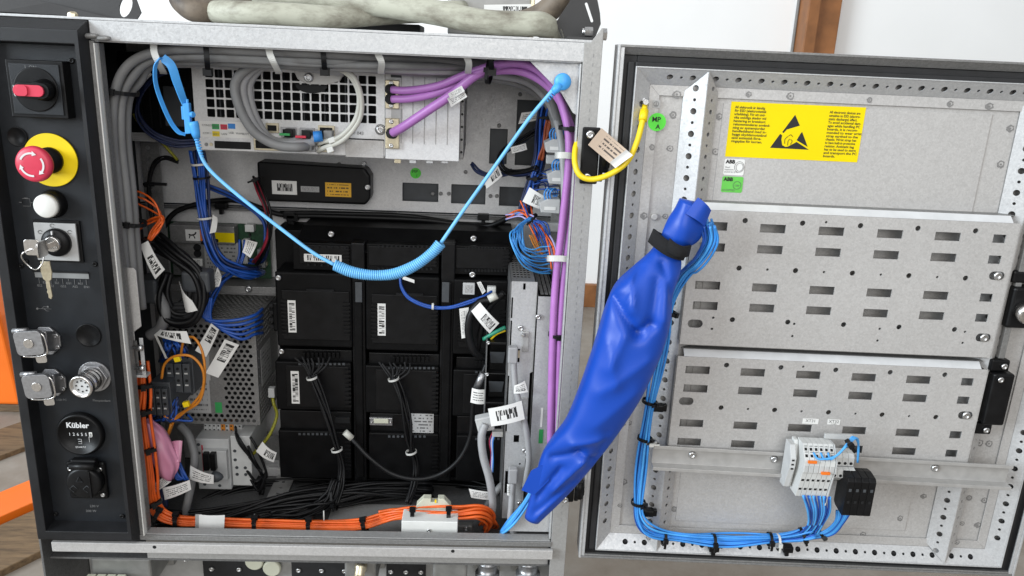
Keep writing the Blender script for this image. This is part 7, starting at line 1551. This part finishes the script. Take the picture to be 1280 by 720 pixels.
# rolled upper end above the strap
LO2 = [(850, 250), (844, 262), (836, 274), (829, 288), (824, 300), (818, 310)]; RO2 = [(884, 259), (883, 273), (879, 290), (871, 303), (856, 313), (850, 324)]
D2 = [0.016, 0.016, 0.017, 0.015, 0.012, 0.014]
L = spline([at(*p, -0.058) for p in LO2], 8); Rr = spline([at(*p, -0.054) for p in RO2], 8); Dp = spline([Vector((d, 0, 0)) for d in D2], 8); n = len(L); vs = []; fs = []; NA = 40
for i in range(n):
    c = (L[i]+Rr[i])/2; h = (Rr[i]-L[i])/2
    for k in range(NA):
        a_ = 2*math.pi*k/NA; vs.append(c+h*math.cos(a_)+Vector((0, -1, 0))*(Dp[i].x*math.sin(a_)+0.003*math.sin(a_*3+i*0.12)*(0.4+0.6*(i/n)))+Vector((0, 0, 0.0015*math.sin(a_*2+1)*(1-i/n))))
for i in range(n-1):
    for k in range(NA): fs.append((i*NA+k, i*NA+(k+1) % NA, (i+1)*NA+(k+1) % NA, (i+1)*NA+k))
cc_ = len(vs); vs.append((L[0]+Rr[0])/2+Z*0.003); fs += [(k, (k+1) % NA, cc_) for k in range(NA)]
b = MB(); b.add(vs, fs, True); q = b.build('cuff', 'sleeve_blue', sv); md = q.modifiers.new('solid', 'SOLIDIFY'); md.thickness = 0.0012; md.offset = -1
b = MB(); b.patch(at(857, 267, -0.074), at(881, 283, -0.071), at(889, 263, -0.066), at(873, 247, -0.068), bulge=0.004, n=12, thick=0.0014); b.build('folded_corner', 'sleeve_blue', sv)
b = MB(); b.add([at(652, 612, -0.052), at(664, 588, -0.058), at(690, 575, -0.066), at(686, 600, -0.062), at(668, 618, -0.055)], [(0, 1, 2, 3, 4)]); q = b.build('flap', 'sleeve_blue', sv, recalc=False); md = q.modifiers.new('solid', 'SOLIDIFY'); md.thickness = 0.0014
# hook and loop band
vb = thing('hook_loop_band', at(835, 308, -0.06), 'black hook and loop band cinching the neck of the blue sleeve', 'band')
def band(l0, r0, l1, r1, Yc, dep, wave, nm, a0=0.0, a1=2*math.pi):
    A = [at(*p, Yc) for p in (l0, r0, l1, r1)]; b = MB(); n = 40; vs = []; fs = []
    for k in range(n+1):
        a_ = a0+(a1-a0)*k/n; e = 0.0014*wave*math.sin(a_*2.3+0.7)
        for j, (l, r) in enumerate(((A[0], A[1]), (A[2], A[3]))):
            c = (l+r)/2; h = (r-l)/2; p = c+h*(math.cos(a_)*(1+0.02*wave*math.sin(5*a_)))+Vector((0, -1, 0))*(dep*math.sin(a_))+Vector((0, 0, e)); vs.append(p)
    for k in range(n): fs.append((2*k, 2*k+2, 2*k+3, 2*k+1))
    b.add(vs, fs, True); o = b.build(nm, 'velcro', vb, recalc=False); md = o.modifiers.new('solid', 'SOLIDIFY'); md.thickness = 0.0028; md.offset = 0
    return o
band((818, 288), (860, 309), (811, 304), (852, 325), -0.056, 0.021, 1.0, 'strip')
band((826, 289), (861, 307), (822, 304), (858, 320), -0.057, 0.0255, 1.6, 'overlap', math.pi*0.06, math.pi*0.72)
